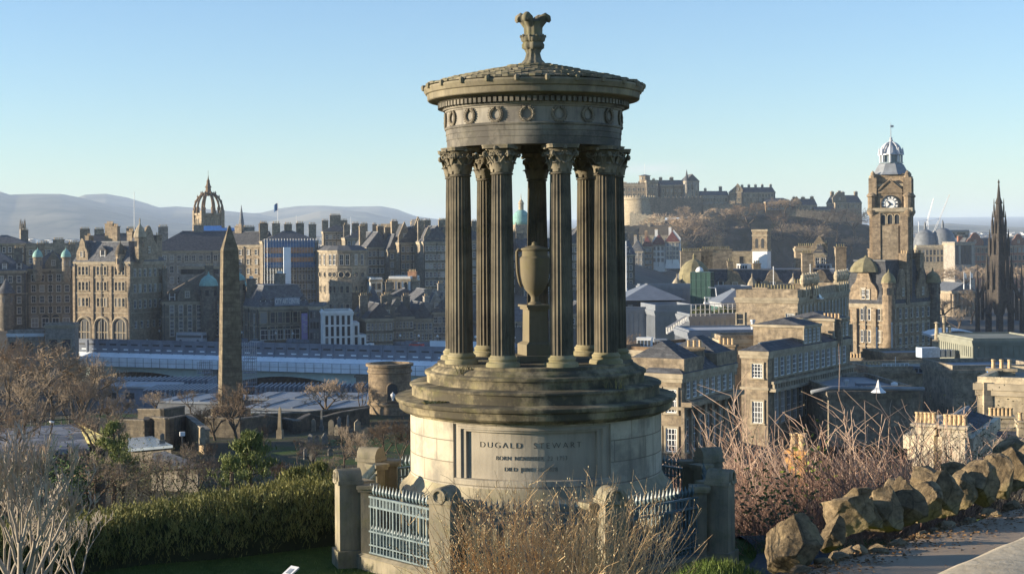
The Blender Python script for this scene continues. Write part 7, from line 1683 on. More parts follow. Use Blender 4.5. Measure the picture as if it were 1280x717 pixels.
cwal('long low back wall of the burial row in front of the pale flat roof', [(306, 520, 214), (340, 518, 216), (380, 516, 218), (420, 512, 219), (462, 508, 221)])
cwal('dark rubble enclosure between the bare trees and the obelisk', [(150, 525, 176), (186, 526, 172), (187, 522, 173), (212, 524, 169), (232, 520, 178)])
cwal('low dark wall rising beside the sunlit broken wall end', [(172, 512, 200), (205, 512, 196), (231, 508, 204)])
cwal('sunlit broken wall end with a dark arched shadow, near the obelisk', [(232, 520, 178), (255, 538, 166)], .6, stone('rubble_lit', (.32, .25, .16), .4, .6, .3))  # paler copy of the enclosure rubble, with the sunlight in its colour
cwal('low rubble wall running below the obelisk', [(255, 522, 192), (300, 524, 190), (332, 520, 196)])
# headstones
GST = [stone('headstone_buff', (.36, .31, .22), .4, 5, 5), stone('headstone_grey', (.27, .26, .23), .5, 5, 5), S_DARK]
def headstone(i, px, pyt, pyb, wpx, Y, kind, m_, label):
    zt_, zb_ = zat(px, pyt, Y), zat(px, pyb, Y); P = plan(px, Y, pyb); w = wpx * mpp(Y); h = zt_ - zb_; t = thing('headstone' if kind != 'obelisk' else 'grave_obelisk', label, 'gravestone', (P.x, P.y, zb_), R((-12, 8, 20, -5)[i % 4]), 'gravestones of the old burial ground')
    mb = MB(); mb.box((0, 0, -.2), (w * 1.35, .5, .8)) ; q_ = .12
    if kind == 'round': pr = [(-w / 2, .2), (w / 2, .2), (w / 2, h * .8)] + [(w / 2 * math.cos(t_), h * .8 + h * .2 * math.sin(t_)) for t_ in [PI * k_ / 8 for k_ in range(1, 8)]] + [(-w / 2, h * .8)]
    elif kind == 'shoulder': pr = [(-w / 2, .2), (w / 2, .2), (w / 2, h * .8), (w * .3, h * .84)] + [(w * .28 * math.cos(t_), h * .86 + h * .14 * math.sin(t_)) for t_ in [PI * k_ / 6 for k_ in range(7)]] + [(-w * .3, h * .84), (-w / 2, h * .8)]
    elif kind == 'gable': pr = [(-w / 2, .2), (w / 2, .2), (w / 2, h * .86), (0, h), (-w / 2, h * .86)]
    else: pr = None
    if pr: mb.hull([(x_, -q_, z_) for x_, z_ in pr], [(x_, q_, z_) for x_, z_ in pr])
    else: mb.box((0, 0, h * .14), (w * 1.2, w * 1.2, h * .28)); mb.box((0, 0, h * .6), (w * .8, w * .8, h * .64), 0, 0, .6); mb.lathe([(w * .35, h * .92), (.03, h)], (0, 0, 0), 4, 0, PI / 4)
    mb.build('stone', m_, t, local=True)
hs_ = [(350, 508, 548, 6, 186, 'obelisk', 0, 'slim pointed grave obelisk above the green bank'), (377, 555, 572, 5, 160, 'round', 1, 'small round topped headstone at the edge of the mown grass'), (382, 559, 577, 4.5, 158, 'gable', 1, 'narrow headstone leaning by the sunlit table stone'), (391, 559, 581, 8, 156, 'shoulder', 0, 'sunlit headstone with flat shoulders standing in the grass'),
       (388, 542, 560, 6, 172, 'round', 1, 'pale round headstone in front of the dark memorial row'), (396, 543, 560, 6, 172, 'gable', 2, 'dark headstone behind the sunlit shouldered stone'), (406, 541, 562, 8, 172, 'shoulder', 1, 'pale grey shouldered headstone among the bare bushes'), (414, 524, 548, 7, 190, 'round', 0, 'buff tall round headstone near the mausoleum'), (421, 530, 548, 6, 188, 'shoulder', 0, 'short buff headstone beside the tall round one'),
       (435, 518, 545, 4.5, 196, 'obelisk', 1, 'thin grey grave pillar in the shadow of the burial wall'), (447, 524, 550, 8, 190, 'gable', 0, 'broad sunlit headstone in front of the mausoleum'), (402, 511, 540, 4, 200, 'obelisk', 1, 'little pale urn topped pillar on the dark memorial row'), (392, 523, 545, 5, 199, 'round', 0, 'narrow sunlit stone slab inside the burial enclosure'), (424, 520, 542, 5, 203, 'gable', 1, 'pale gabled slab against the burial wall'),
       (253, 533, 549, 6, 162, 'round', 0, 'sunlit round headstone below the broken wall end'), (326, 515, 526, 4, 205, 'gable', 1, 'tiny pale headstone on the skyline of the low wall'), (314, 520, 532, 5, 200, 'round', 1, 'small round headstone just past the obelisk foot'), (203, 541, 552, 5, 150, 'gable', 1, 'grey headstone near the rooflights'), (413, 560, 578, 6, 160, 'round', 2, 'dark headstone sunk in the bare bushes')]
for i, (px, a_, b_, w, Y, kd, mi, lb) in enumerate(hs_): headstone(i, px, a_, b_, w, Y, kd, GST[mi], lb)
t = thing('floodlight', 'small white floodlight on a short post by the grass bank', 'floodlight', tuple(at(228, 560, 150))); P = at(228, 560, 150); mb = MB(); mb.tube([P, P + Vector((0, 0, 1.3))], .06, 6); mb.build('post', IRONB, t); mb = MB(); mb.box((P.x, P.y, P.z + 1.45), (.5, .3, .4), R(20)); mb.build('lamp', WHITE, t)
# roofs among the trees below the hedge
def slope_roof(label, pts, Yn, mat, th=.25, name='low_roof', wallm=None):
    Q = [at(px, py, Y) for px, py, Y in pts]; t = thing(name, label, 'building', tuple(Q[0])); mb = MB(); dz = Vector((0, 0, -th)); mb.hull([q_ + dz for q_ in Q], Q); mb.build('roof', mat, t)
    mb = MB(); cen = sum(Q, Vector((0, 0, 0))) / len(Q); W_2 = [q_.lerp(cen, .06) for q_ in Q]; mb.hull([(q_.x, q_.y, min(q.z for q in Q) - (3.2 if Yn > 100 else 6)) for q_ in W_2], [q_ + Vector((0, 0, -th - .01)) for q_ in W_2]); mb.build('wall', wallm or S_DARK, t); return t
r1_ = slope_roof('long grey slate roof among the bare trees with an iron ridge rail', [(-20, 566, 78), (112, 560, 80), (97, 529, 90), (-20, 536, 88)], 80, stone('slate_frosted', (.26, .27, .29), .3, .4, .25, .5, .7, 0))
a_, b_ = at(-10, 536, 88.2), at(96, 529, 90); mb = MB(); k = 12
for i in range(k): p = a_.lerp(b_, i / (k - 1)); mb.tube([p, p + Vector((0, 0, .55))], .035, 4)
for h in (.28, .55): mb.tube([a_ + Vector((0, 0, h)), b_ + Vector((0, 0, h))], .03, 4)
mb.build('ridge_rail', IRONB, r1_)
slope_roof('small roof hip covered in yellow lichen, catching the sun', [(109, 549, 82), (133, 546.5, 80), (96, 528, 90), (97, 529, 90.3)], 82, plain('yellow_lichen_slate', (.42, .36, .15), .9, var=.25, scale=1.5))
slope_roof('flat glazed rooflight with pale frame below the burial enclosure', [(160, 561, 148), (216, 556, 145), (190, 544.5, 166), (160, 547, 166)], 148, glassm('rooflight_glass', (.14, .17, .2), .2))
slope_roof('dark slate roof with a pale gutter among the leafless shrubs', [(188, 584, 124), (250, 580, 121), (206, 563, 142), (192, 566, 142)], 124, SLATE)
# ------------------------------------------------------------------ bare trees
def tree_meshes(seed, height, spread, fork=.3, twigs=1.0, tr=.22, up=.35, levels=5, twigr=.016):
    rr = random.Random(seed); T = MB(); K = MB()
    def grow(p, d, ln, rad, lv):
        n_ = 3 if lv < 3 else 2; pts = [p]; q = p; dd = d
        for i in range(n_):
            dd = (dd + Vector((rr.gauss(0, .11), rr.gauss(0, .11), rr.gauss(0, .08) + .05))).normalized(); q = q + dd * ln / n_; pts.append(q)
        rads = [lerp(rad, rad * .62, i / n_) for i in range(n_ + 1)]
        (T if lv < 3 else K).tube(pts, rads, 6 if lv < 2 else (4 if lv < 3 else 3), 0, False)
        if lv >= levels: return
        kids = rr.choice((2, 3)) if lv else 4
        if lv >= 2: kids = int(2.6 * twigs + rr.random() * 2)
        for k in range(kids):
            t = rr.uniform(.45, 1.0) if lv >= 2 else (rr.uniform(.7, 1) if lv else rr.uniform(.8, 1))
            i = min(n_ - 1, int(t * n_)); b = pts[i].lerp(pts[i + 1], t * n_ - i)
            side = Vector((rr.gauss(0, 1), rr.gauss(0, 1), rr.gauss(0, .6))).normalized()
            nd = (dd * rr.uniform(.55, .9) + side * spread * rr.uniform(.5, 1.1) + Vector((0, 0, up * .5))).normalized()
            grow(b, nd, ln * rr.uniform(.58, .8), max(twigr, rad * rr.uniform(.42, .6)), lv + 1)
    grow(Vector((0, 0, -.4)), Vector((0, 0, 1)), height * fork, tr, 0)
    return T.mesh('trunk', BARK, smooth=True), K.mesh('crown', TWIGB)
TREES = [tree_meshes(s, 11, sp_, f_, tw_,   .2, up_, 6, .014) for s, sp_, f_, tw_, up_ in ((1, .75, .26, 1.0, .35), (2, .85, .22, 1.15, .25), (3, .65, .3, 1.0, .45), (4, .9, .24, 1.2, .2))]
def tree(label, px, pyb, Y, hpx, var=0, rz=0.0, mat=None, group=None, wide=1.0, ground=None):
    P = plan(px, Y, pyb); z = zat(px, pyb, Y); T_, K_ = TREES[var]; t = thing('bare_tree', label, 'tree', (P.x, P.y, z - .2), rz, group)
    h = hpx * mpp(Y); s = h / max(1.0, max(v.co.z for v in K_.vertices))
    for nm, me in (('trunk', T_), ('crown', K_)):
        o = bpy.data.objects.new(nm, me); C.objects.link(o); o.parent = t
        if mat is not None and (nm == 'crown' or mat is TWIGG): o.material_slots[0].link = 'OBJECT'; o.material_slots[0].material = mat
    t.scale = (s * wide, s * wide, s)
    return t
TG = 'bare trees below the hill'
TWIGT = plain('twig_tan', (.33, .25, .17), .85, var=.35, scale=.8, spec=.1)
TWIGP = plain('twig_dull', (.25, .2, .145), .85, var=.35, scale=.8, spec=.1)
for i, (px, pyb, Y, hp, v, w, m_, lb) in enumerate((
    (22, 545, 120, 132, 1, 1.1, TWIGT, 'wide bare tree with tan twigs at the picture edge under the turreted block'),
    (66, 545, 128, 118, 0, 1.1, TWIGT, 'bare tan tree directly below the long pale awning'),
    (108, 548, 124, 112, 3, 1.0, TWIGP, 'spreading bare tree with its crown overlapping the hotel arches'),
    (136, 540, 140, 84, 2, 1.1, TWIGP, 'smaller bare tree by the bridge end of the tan trees'),
    (44, 560, 104, 104, 3, 1.0, TWIGP, 'low dense bare tree behind the slate roof with the iron ridge rail'),
    (88, 560, 110, 96, 2, 1.0, TWIGT, 'slender bare tree behind the yellow lichen roof'),
    (4, 560, 100, 120, 2, 1.0, TWIGP, 'bare tree cut by the picture edge behind the slate roof'),
    (297, 560, 176, 86, 3, 1.15, TWIGB, 'dark twisted bare tree standing before the obelisk foot'),
    (272, 556, 182, 56, 1, 1.2, TWIGB, 'low dark bare tree on the sunny side of the obelisk foot'),
    (404, 528, 222, 58, 1, 1.35, TWIGT, 'sunlit bare tree in front of the pale flat roof'),
    (450, 526, 224, 52, 0, 1.2, TWIGT, 'pale sunlit bare tree beside the round mausoleum'),
    (240, 520, 215, 36, 2, 1.4, TWIGT, 'short scrubby tree in front of the grey station canopy'),
    (196, 516, 205, 30, 3, 1.6, TWIGP, 'low scrubby bush tree behind the dark rubble enclosure'),
    (500, 590, 75, 76, 2, .9, TWIGB, 'dark bare bush tree between the mossy post and the drum'),
    (476, 585, 95, 66, 1, 1.0, TWIGB, 'dark thicket tree behind the mossy post'),
    (430, 588, 85, 62, 0, 1.0, TWIGP, 'bare bush tree with dead leaves behind the hedge end post'),
    (392, 590, 90, 48, 3, 1.0, TWIGP, 'bare grey bush below the sunlit shouldered headstone'),
    (452, 590, 70, 58, 3, .8, TWIGP, 'leggy bare bush right behind the hedge end post'),
    (232, 602, 74, 56, 2, .9, TWIGP, 'pale leggy bush by the dark roof with the pale gutter'),
    (196, 606, 70, 48, 0, .9, TWIGT, 'straw pale bush in front of the rooflight'),
    (262, 604, 80, 60, 2, .8, TWIGB, 'dark bare bush by the edge of the grass bank'),
    (790, 470, 235, 56, 3, 1.3, TWIGT, 'bare tree beside the membrane roof just past the outer column'),
    (812, 470, 225, 36, 1, 1.5, TWIGP, 'low bare tree spreading over the flat roof edge'),
    (826, 470, 190, 44, 0, 1.2, TWIGR, 'reddish bare bush tree before the slate hip roof'),
    )):
    tree(lb, px, pyb, Y, hp, v, i * 1.3, m_, TG, w, True)
for i, (px, pyb, Y, hp, v, w, lb) in enumerate((
    (842, 322, 1120, 60, 1, 1.5, 'broad bare tree below the castle hall'), (868, 322, 1110, 58, 3, 1.5, 'rounded bare tree below the gothic castle block'), (888, 330, 1090, 48, 0, 1.5, 'bare tree lowest on the crag behind the tall chimneys'),
    (855, 290, 1165, 34, 0, 1.6, 'tan bare tree highest on the slope under the castle wall'), (905, 282, 1170, 24, 1, 2.0, 'low wide bare tree on the crag under the castle gatehouse'), (926, 300, 1150, 18, 3, 2.2, 'small round bare tree alone on the dark crag'),
    (982, 272, 1196, 26, 1, 1.8, 'bare tree beside the small tiled castle range'), (832, 345, 1040, 40, 2, 1.5, 'dark bare tree under the white gabled houses'), (808, 352, 1020, 34, 3, 1.5, 'bare tree by the tall grey and white house'),
    (1168, 372, 800, 40, 1, 1.8, 'bare garden tree just past the hotel corner'), (1204, 366, 820, 36, 3, 2.0, 'wide tan bare tree in front of the colonnaded block'), (1232, 372, 800, 40, 0, 1.8, 'tan bare tree touching the gothic monument'), (1160, 412, 640, 44, 3, 1.6, 'dark bare tree low beside the hotel'),
    (1184, 404, 600, 34, 1, 2.0, 'wide bare tree under the temple'), (1214, 402, 640, 42, 2, 1.6, 'bare tree between the temple and the gothic monument'), (1275, 372, 800, 44, 1, 1.6, 'bare tree past the gothic monument'), (1200, 420, 560, 36, 0, 1.8, 'low bare tree above the white curved canopy'))):
    tree(lb, px, pyb, Y, hp, v, i * 1.7 + .5, TWIGT if Y > 780 else TWIGP, 'bare trees of the gardens and castle slope', w, True)

for i, (px, pyb, Y, hp, v, w, m_) in enumerate(((52, 520, 160, 76, 1, 1.3, TWIGP), (92, 516, 165, 72, 3, 1.3, TWIGT), (122, 560, 112, 84, 0, 1.1, TWIGP), (8, 515, 160, 84, 0, 1.3, TWIGT), (150, 552, 118, 64, 1, 1.1, TWIGP), (60, 585, 85, 92, 0, 1.0, TWIGP), (112, 588, 80, 84, 1, 1.0, TWIGT), (22, 590, 80, 96, 3, 1.0, TWIGT))):
    tree(('hazy bare tree deep in the tan grove below the turreted block', 'hazy bare tree deep in the tan grove below the arcaded hotel', 'bare tree between the yellow lichen roof and the bridge', 'hazy bare tree at the picture edge below the low stone shop', 'small bare tree above the flat glazed rooflight', 'leafless tree with fine twigs in front of the slate roof', 'leafless tree in front of the yellow lichen roof', 'leafless tree at the picture edge in front of the slate roof')[i], px, pyb, Y, hp, v, i * 2.1 + .3, m_, TG, w, True)
for i, (px, pyb, Y, hp, v, m_, lb) in enumerate(((120, 640, 48, 82, 3, TWIGP, 'tangled bare bush above the dark hedge below the yellow lichen roof'), (158, 632, 52, 70, 1, TWIGT, 'straw coloured bare bush above the hedge in front of the big young pine'), (192, 634, 50, 64, 0, TWIGP, 'bare bush standing just above the middle of the hedge'), (222, 628, 56, 66, 2, TWIGT, 'pale upright bush under the dark roof with the pale gutter'), (252, 626, 54, 70, 3, TWIGP, 'dull bare bush between the pale gutter and the grass bank pine'),
    (276, 620, 60, 56, 0, TWIGB, 'dark little bush at the hedge side of the grass bank pine'), (348, 618, 60, 50, 1, TWIGB, 'dark bare bush on the far side of the grass bank pine'), (84, 640, 44, 90, 1, TWIGP, 'bare bush behind the holly'), (40, 640, 46, 96, 2, TWIGT, 'pale bare bush behind the near corner trees'), (4, 640, 44, 100, 3, TWIGP, 'bare bush cut by the picture edge behind the near corner trees'), (172, 612, 76, 52, 3, TWIGB, 'dark bare bush hiding the wall under the glazed rooflight'), (206, 612, 72, 48, 1, TWIGP, 'bare bush hiding the wall beside the dark roof'), (150, 606, 80, 44, 0, TWIGP, 'thin bare bush under the yellow lichen roof'), (30, 606, 66, 60, 1, TWIGT, 'pale bush under the long slate roof'), (96, 610, 66, 62, 0, TWIGP, 'dull bush under the end of the long slate roof'), (330, 560, 150, 34, 2, TWIGB, 'dark bare bush in the burial ground near the slim grave obelisk'), (430, 575, 120, 50, 3, TWIGB, 'dark bare bush in front of the mausoleum stones'), (372, 575, 130, 30, 0, TWIGB, 'small dark bush behind the sunlit shouldered headstone'), (416, 606, 60, 44, 2, TWIGP, 'low bare bush peeping over the hedge end'))):
    tree(lb, px, pyb, Y, hp, v, i * 1.9 + .7, m_, 'bare scrub on the slope above the hedge', 1.0, True)
for i, (px, pyb) in enumerate(((892, 300), (915, 318), (940, 292), (958, 312), (975, 296), (998, 316), (1012, 298), (1030, 312), (1046, 300), (1062, 318), (874, 304), (1070, 298))):
    tree('leafless dark tree on the shaded crag below the castle', px, pyb, 1130, 24 + 8 * (i % 3), i % 4, i * 1.3, TWIGP if i % 2 else TWIGB, 'bare trees of the gardens and castle slope', 1.9, True)
# ------------------------------------------------------------------ twiggy bushes near the camera
def shoots(mb, rr, n_, h, base, lean, r0, side=4, tiplen=.2, buds=0.0, m_bud=1, curve=.25, droop=0.0):
    for i in range(n_):
        a = rr.uniform(0, 2 * PI); b = base * math.sqrt(rr.random()); p = Vector((math.cos(a) * b, math.sin(a) * b, -.05)); hh = h * rr.uniform(.5, 1.08)
        d = Vector((p.x / max(base, .01) * lean + rr.gauss(0, lean * .45), p.y / max(base, .01) * lean + rr.gauss(0, lean * .45), 1)).normalized(); pts = [p]; k = 6
        for j in range(k):
            d = (d + Vector((rr.gauss(0, .09), rr.gauss(0, .09), rr.gauss(0, .04) - droop * j / k))).normalized(); pts.append(pts[-1] + d * hh / k)
        mb.tube(pts, [lerp(r0, r0 * .28, j / k) for j in range(k + 1)], 3, 0, False)
        for s_ in range(rr.randint(side // 2, side)):
            t = rr.uniform(.3, .98) * k; j = min(k - 1, int(t)); b_ = pts[j].lerp(pts[j + 1], t - j); sd_ = Vector((rr.gauss(0, 1), rr.gauss(0, 1), rr.uniform(0, .9))).normalized(); l_ = tiplen * rr.uniform(.5, 1.6)
            e = b_ + (d * .6 + sd_ * .8).normalized() * l_; mid = b_.lerp(e, .5) + Vector((rr.gauss(0, .03), rr.gauss(0, .03), .02)) * l_ * 3
            mb.tube([b_, mid, e], [r0 * .42, r0 * .34, r0 * .2], 3, 0, False)
            if rr.random() < buds:
                for q_ in (e, mid): mb.lathe([(.001, -.012), (.007, 0), (.001, .013)], tuple(q_), 4, m_bud)
        if rr.random() < buds:
            for j in range(2, k): mb.lathe([(.001, -.012), (.007, 0), (.001, .013)], tuple(pts[j] + Vector((rr.gauss(0, .008), rr.gauss(0, .008), 0))), 4, m_bud)
BUD = plain('bud_cream', (.5, .42, .25), .8, var=.2)
mb = MB(); rs = random.Random(21); shoots(mb, rs, 700, 2.5, .8, .33, .0085, 9, .22, .3)
P = at(690, 717, 18.2); t = thing('straw_bush', 'straw coloured bare bush with pale buds in front of the railings', 'bush', (P.x, P.y, H(P.x, P.y) + .3)); 
o = mb.build('twigs', [TWIGY, BUD], t, local=True)
mb = MB(); shoots(mb, rs, 40, 1.1, .35, .5, .007, 6, .16, .6); P = at(800, 722, 20); t = thing('straw_bush', 'small straw bush with spread out twigs at the foot of the shaded railing', 'bush', (P.x, P.y, H(P.x, P.y) - .2)); mb.build('twigs', [TWIGY, BUD], t, local=True)
mb = MB(); shoots(mb, rs, 36, 1.0, .35, .45, .006, 6, .16, .6); P = at(596, 722, 20.5); t = thing('straw_bush', 'thin straw bush just in front of the wreathed post', 'bush', (P.x, P.y, H(P.x, P.y) - .25)); mb.build('twigs', [TWIGY, BUD], t, local=True)
# whitish young tree in the near corner
TREES.append(tree_meshes(14, 11, .62, .12, .75, .075, .7, 6, .009)); TREES.append(tree_meshes(19, 11, .6, .10, .7, .07, .8, 6, .009))
for i, (px, Y, py, hp, v, w, lb) in enumerate(((38, 17.5, 790, 262, 4, .9, 'pale grey many branched bare tree filling the near corner'), (-4, 16.5, 800, 290, 5, .9, 'pale grey bare tree cut by the picture edge in the near corner'), (72, 18.5, 770, 170, 5, .9, 'thin pale sapling leaning towards the dark hedge'), (14, 19, 780, 240, 4, .8, 'finely branched pale sapling between the two near corner trees'), (96, 21, 745, 120, 4, 1.0, 'lowest pale sapling spreading over the lawn corner'))):
    tree(lb, px, py, Y, hp, v, i * 2.4, TWIGG, 'pale saplings of the near corner', w, True)
# briars and red brown thickets on the drop beyond the rocks
def thicket(seed, h, base, n_, lean, r0, tl, drp):
    mb = MB(); rr = random.Random(seed); shoots(mb, rr, n_, h, base, lean, r0, 8, tl, .12, 1, .3, drp); return mb.mesh('twigs', [TWIGR, BUD])
TH = [thicket(31, 4.0, 1.0, 78, .34, .016, .6, .02), thicket(32, 3.4, 1.3, 130, .55, .014, .6, .06), thicket(33, 2.6, 1.5, 170, .8, .011, .5, .14), thicket(34, 4.6, .8, 56, .3, .017, .7, .0)]
TWIGL = plain('twig_pink_brown', (.42, .3, .22), .8, var=.35, scale=2.0, spec=.15)
def bush(label, px, pyt, Y, var, rz, sc_=1.0, mat=None, name='briar_bush', wide=1.0):
    P = plan(px, Y, 560); me = TH[var]; h = (4.1, 3.3, 2.3, 4.8)[var] * sc_; zt_ = zat(px, pyt, Y); t = thing(name, label, 'bush', (P.x, P.y, zt_ - h), rz, 'bare bushes on the drop beyond the rocks')
    o = bpy.data.objects.new('twigs', me); C.objects.link(o); o.parent = t; t.scale = (sc_ * wide, sc_ * wide, sc_)
    if mat: o.material_slots[0].link = 'OBJECT'; o.material_slots[0].material = mat
    return t
for i, (px, pyt, Y, v, s_, m_, w, lb) in enumerate((
    (905, 545, 36, 3, 1.1, TWIGL, .8, 'tall upright pale stems right behind the dark end post'), (935, 528, 39, 3, 1.15, TWIGL, .8, 'tall upright pinkish thicket in front of the sash windowed block'), (880, 560, 42, 0, 1.0, TWIGL, .9, 'upright bare stems beside the drum, in front of the nearest classical block'),
    (960, 555, 37, 1, 1.0, None, 1.0, 'red brown bare bush just beside the orange brick chimney'), (925, 590, 33, 2, 1.0, None, 1.0, 'dense low red brown bramble behind the end post'), (955, 605, 31, 2, .9, None, 1.0, 'tangled bramble in front of the orange brick chimney foot'),
    (1030, 512, 38, 0, 1.3, TWIGL, 1.3, 'high arching briar with long crossing stems above the orange brick chimney'), (1075, 508, 36, 3, 1.1, TWIGL, 1.5, 'long bare briar stems reaching over the shed roof'), (1045, 560, 32, 1, .9, None, 1.1, 'dark red briar behind the tallest boulder gap'), (1095, 545, 34, 1, 1.0, None, 1.1, 'thick red brown briar between the orange chimney and the cream house'),
    (1010, 590, 30, 2, .9, None, 1.1, 'low twiggy briar right behind the boulders'), (1065, 585, 29, 2, .9, None, 1.1, 'low tangled briar above the slanting boulder'), (1115, 570, 28.5, 2, .9, None, 1.0, 'low briar against the cream house wall'), (1120, 515, 33, 0, .9, TWIGL, 1.2, 'tall briar at the corner of the cream house'),
    (1150, 560, 30, 1, .7, None, 1.0, 'thin briar with branches drawn over the cream house'), (1185, 545, 30, 1, .7, TWIGL, 1.1, 'sparse briar in front of the chimney pots'), (1215, 530, 31, 0, .7, TWIGL, 1.3, 'leafy tipped briar between the cream house and the blank wall'), (1250, 560, 30, 2, .8, None, 1.2, 'dark bramble heap on top of the far boulders'),
    (985, 540, 44, 0, 1.1, None, 1.1, 'taller red brown bush behind the orange brick chimney'), (1015, 555, 48, 1, 1.3, None, 1.2, 'wide red brown bush below the classical block with sash windows'), (1060, 550, 46, 1, 1.3, None, 1.2, 'wide red brown bush below the shed roof'), (905, 580, 46, 1, 1.2, None, 1.2, 'hazy brown bush below the nearest classical block'), (865, 590, 48, 1, 1.1, None, 1.1, 'hazy brown bush seen over the shaded railing'), (1100, 590, 40, 2, 1.2, None, 1.2, 'deep brown bramble bank beside the cream house foot'))):
    bush(lb, px, pyt - (12 if v in (0, 3) else -14), Y, v, i * 1.1, s_ * 1.06, m_, wide=w)
# clusters of remaining leaves on the briars
LEAFY = foliage('leaf_yellow_green', (.09, .13, .02), (.26, .26, .05)); LEAFO = foliage('leaf_olive', (.05, .06, .025), (.12, .12, .05)); LEAFD = foliage('leaf_dead', (.12, .07, .03), (.22, .13, .06))
def leafmesh(mb, rr, cen, rad, n_, sz, flat=1.0, m=0):
    for i in range(n_):
        v = Vector((rr.gauss(0, .5), rr.gauss(0, .5), rr.gauss(0, .5) * flat)); p = Vector(cen) + Vector((v.x * rad[0], v.y * rad[1], v.z * rad[2])); a = Vector((rr.uniform(-1, 1), rr.uniform(-1, 1), rr.uniform(-.6, .8))).normalized(); b = a.orthogonal().normalized(); s_ = sz * rr.uniform(.6, 1.3)
        mb.add([p - a * s_, p + b * s_ * .5, p + a * s_, p - b * s_ * .5], [(0, 1, 2, 3)], m)
def leafbush(label, px, py, Y, rad, n_, sz, mat, stems=20, h=1.2, name='leafy_shrub', smat=None):
    P = at(px, py, Y); rr = random.Random(int(px * 7 + py)); zb = P.z - h; t = thing(name, label, 'shrub', (P.x, P.y, zb)); mb = MB(); leafmesh(mb, rr, (0, 0, h), rad, n_, sz); mb.build('foliage', mat, t, local=True)
    mb = MB(); shoots(mb, rr, stems, h * 1.3, rad[0] * .8, .35, .008, 5, .3, 0); mb.build('stems', smat or TWIGB, t, local=True); return t
leafbush('yellow green leaves among the briars beside the orange brick chimney', 1014, 590, 31, (.5, .4, .8), 90, .06, LEAFY)
leafbush('dark olive shrub at the foot of the orange brick chimney', 970, 640, 28, (.8, .6, .7), 260, .05, LEAFO, 24, .9)
leafbush('yellowing shrub against the asphalt path edge', 955, 622, 30, (.7, .5, .8), 160, .05, LEAFY, 20, .9)
leafbush('small leaved grey green shrub over the far boulders', 1222, 545, 29, (.8, .6, 1.0), 260, .026, LEAFO, 40, 1.6)
leafbush('dark leaved shrub on the boulders at the picture edge', 1258, 585, 27.5, (.7, .5, .4), 420, .03, LEAFO, 30, .9)
# ------------------------------------------------------------------ gorse hedge and evergreens
GORSE = foliage('gorse_green', (.085, .1, .028), (.27, .25, .08)); PINE = foliage('pine_green', (.09, .125, .03), (.22, .24, .08)); IVY = foliage('ivy_green', (.035, .06, .015), (.07, .11, .03))
def spikes(mb, rr, p, n_, ln, wd, spread):
    for i in range(n_):
        q = Vector(p) + Vector((rr.gauss(0, spread), rr.gauss(0, spread), rr.gauss(0, spread * .6))); d = Vector((rr.gauss(0, .38), rr.gauss(0, .38), 1)).normalized(); l_ = ln * rr.uniform(.6, 1.4); b = d.orthogonal().normalized(); b = Matrix.Rotation(rr.uniform(0, 6.28), 3, d) @ b
        mb.add([q - b * wd, q + b * wd, q + d * l_ + b * wd * .2], [(0, 1, 2)])
        e = q + d * l_ * .35; b2 = d.cross(b)
        mb.add([e - b2 * wd * .9, e + b2 * wd * .9, e + (d + b * rr.uniform(-.8, .8)).normalized() * l_ * .6], [(0, 1, 2)])
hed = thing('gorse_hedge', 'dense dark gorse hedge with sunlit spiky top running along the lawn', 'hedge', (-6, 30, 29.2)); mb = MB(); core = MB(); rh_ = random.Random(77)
HT = [(-40, 664, 25.6), (90, 648, 26.3), (150, 637, 26.8), (220, 625, 27.3), (300, 613, 27.8), (380, 603, 28.3), (425, 600, 28.7)]
def hedge_top(px): return table([(a, b) for a, b, c in HT], px), table([(a, c) for a, b, c in HT], px)
for i in range(5200):
    px = rh_.uniform(-40, 428); py, Y = hedge_top(px); py += 5 * mnoise.noise(Vector((px * .06, 1, 2))) + 3; v = rh_.random() ** .6; dy = rh_.uniform(-.35, 1.4)
    P = at(px, py, Y); zt_ = P.z + .12 * mnoise.noise(Vector((px * .15, dy * 3, 0))); zb_ = 29.2; z = lerp(zb_, zt_ - .1, v); bulge = .3 * math.sin(v * PI) - .1
    spikes(mb, rh_, (P.x, Y + dy - (bulge if dy < .2 else 0), z), 6, .12, .009, .07)
mb.build('foliage', GORSE, hed)
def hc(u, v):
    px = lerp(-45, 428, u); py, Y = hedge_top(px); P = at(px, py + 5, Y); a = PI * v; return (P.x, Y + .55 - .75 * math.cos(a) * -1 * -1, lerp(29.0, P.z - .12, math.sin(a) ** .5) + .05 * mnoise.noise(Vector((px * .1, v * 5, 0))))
core.grid(hc, 60, 10); core.build('shade_core', plain('hedge_shade', (.03, .035, .015), .95), hed, smooth=True)  # dark core added to block light inside the hedge, shade in its colour
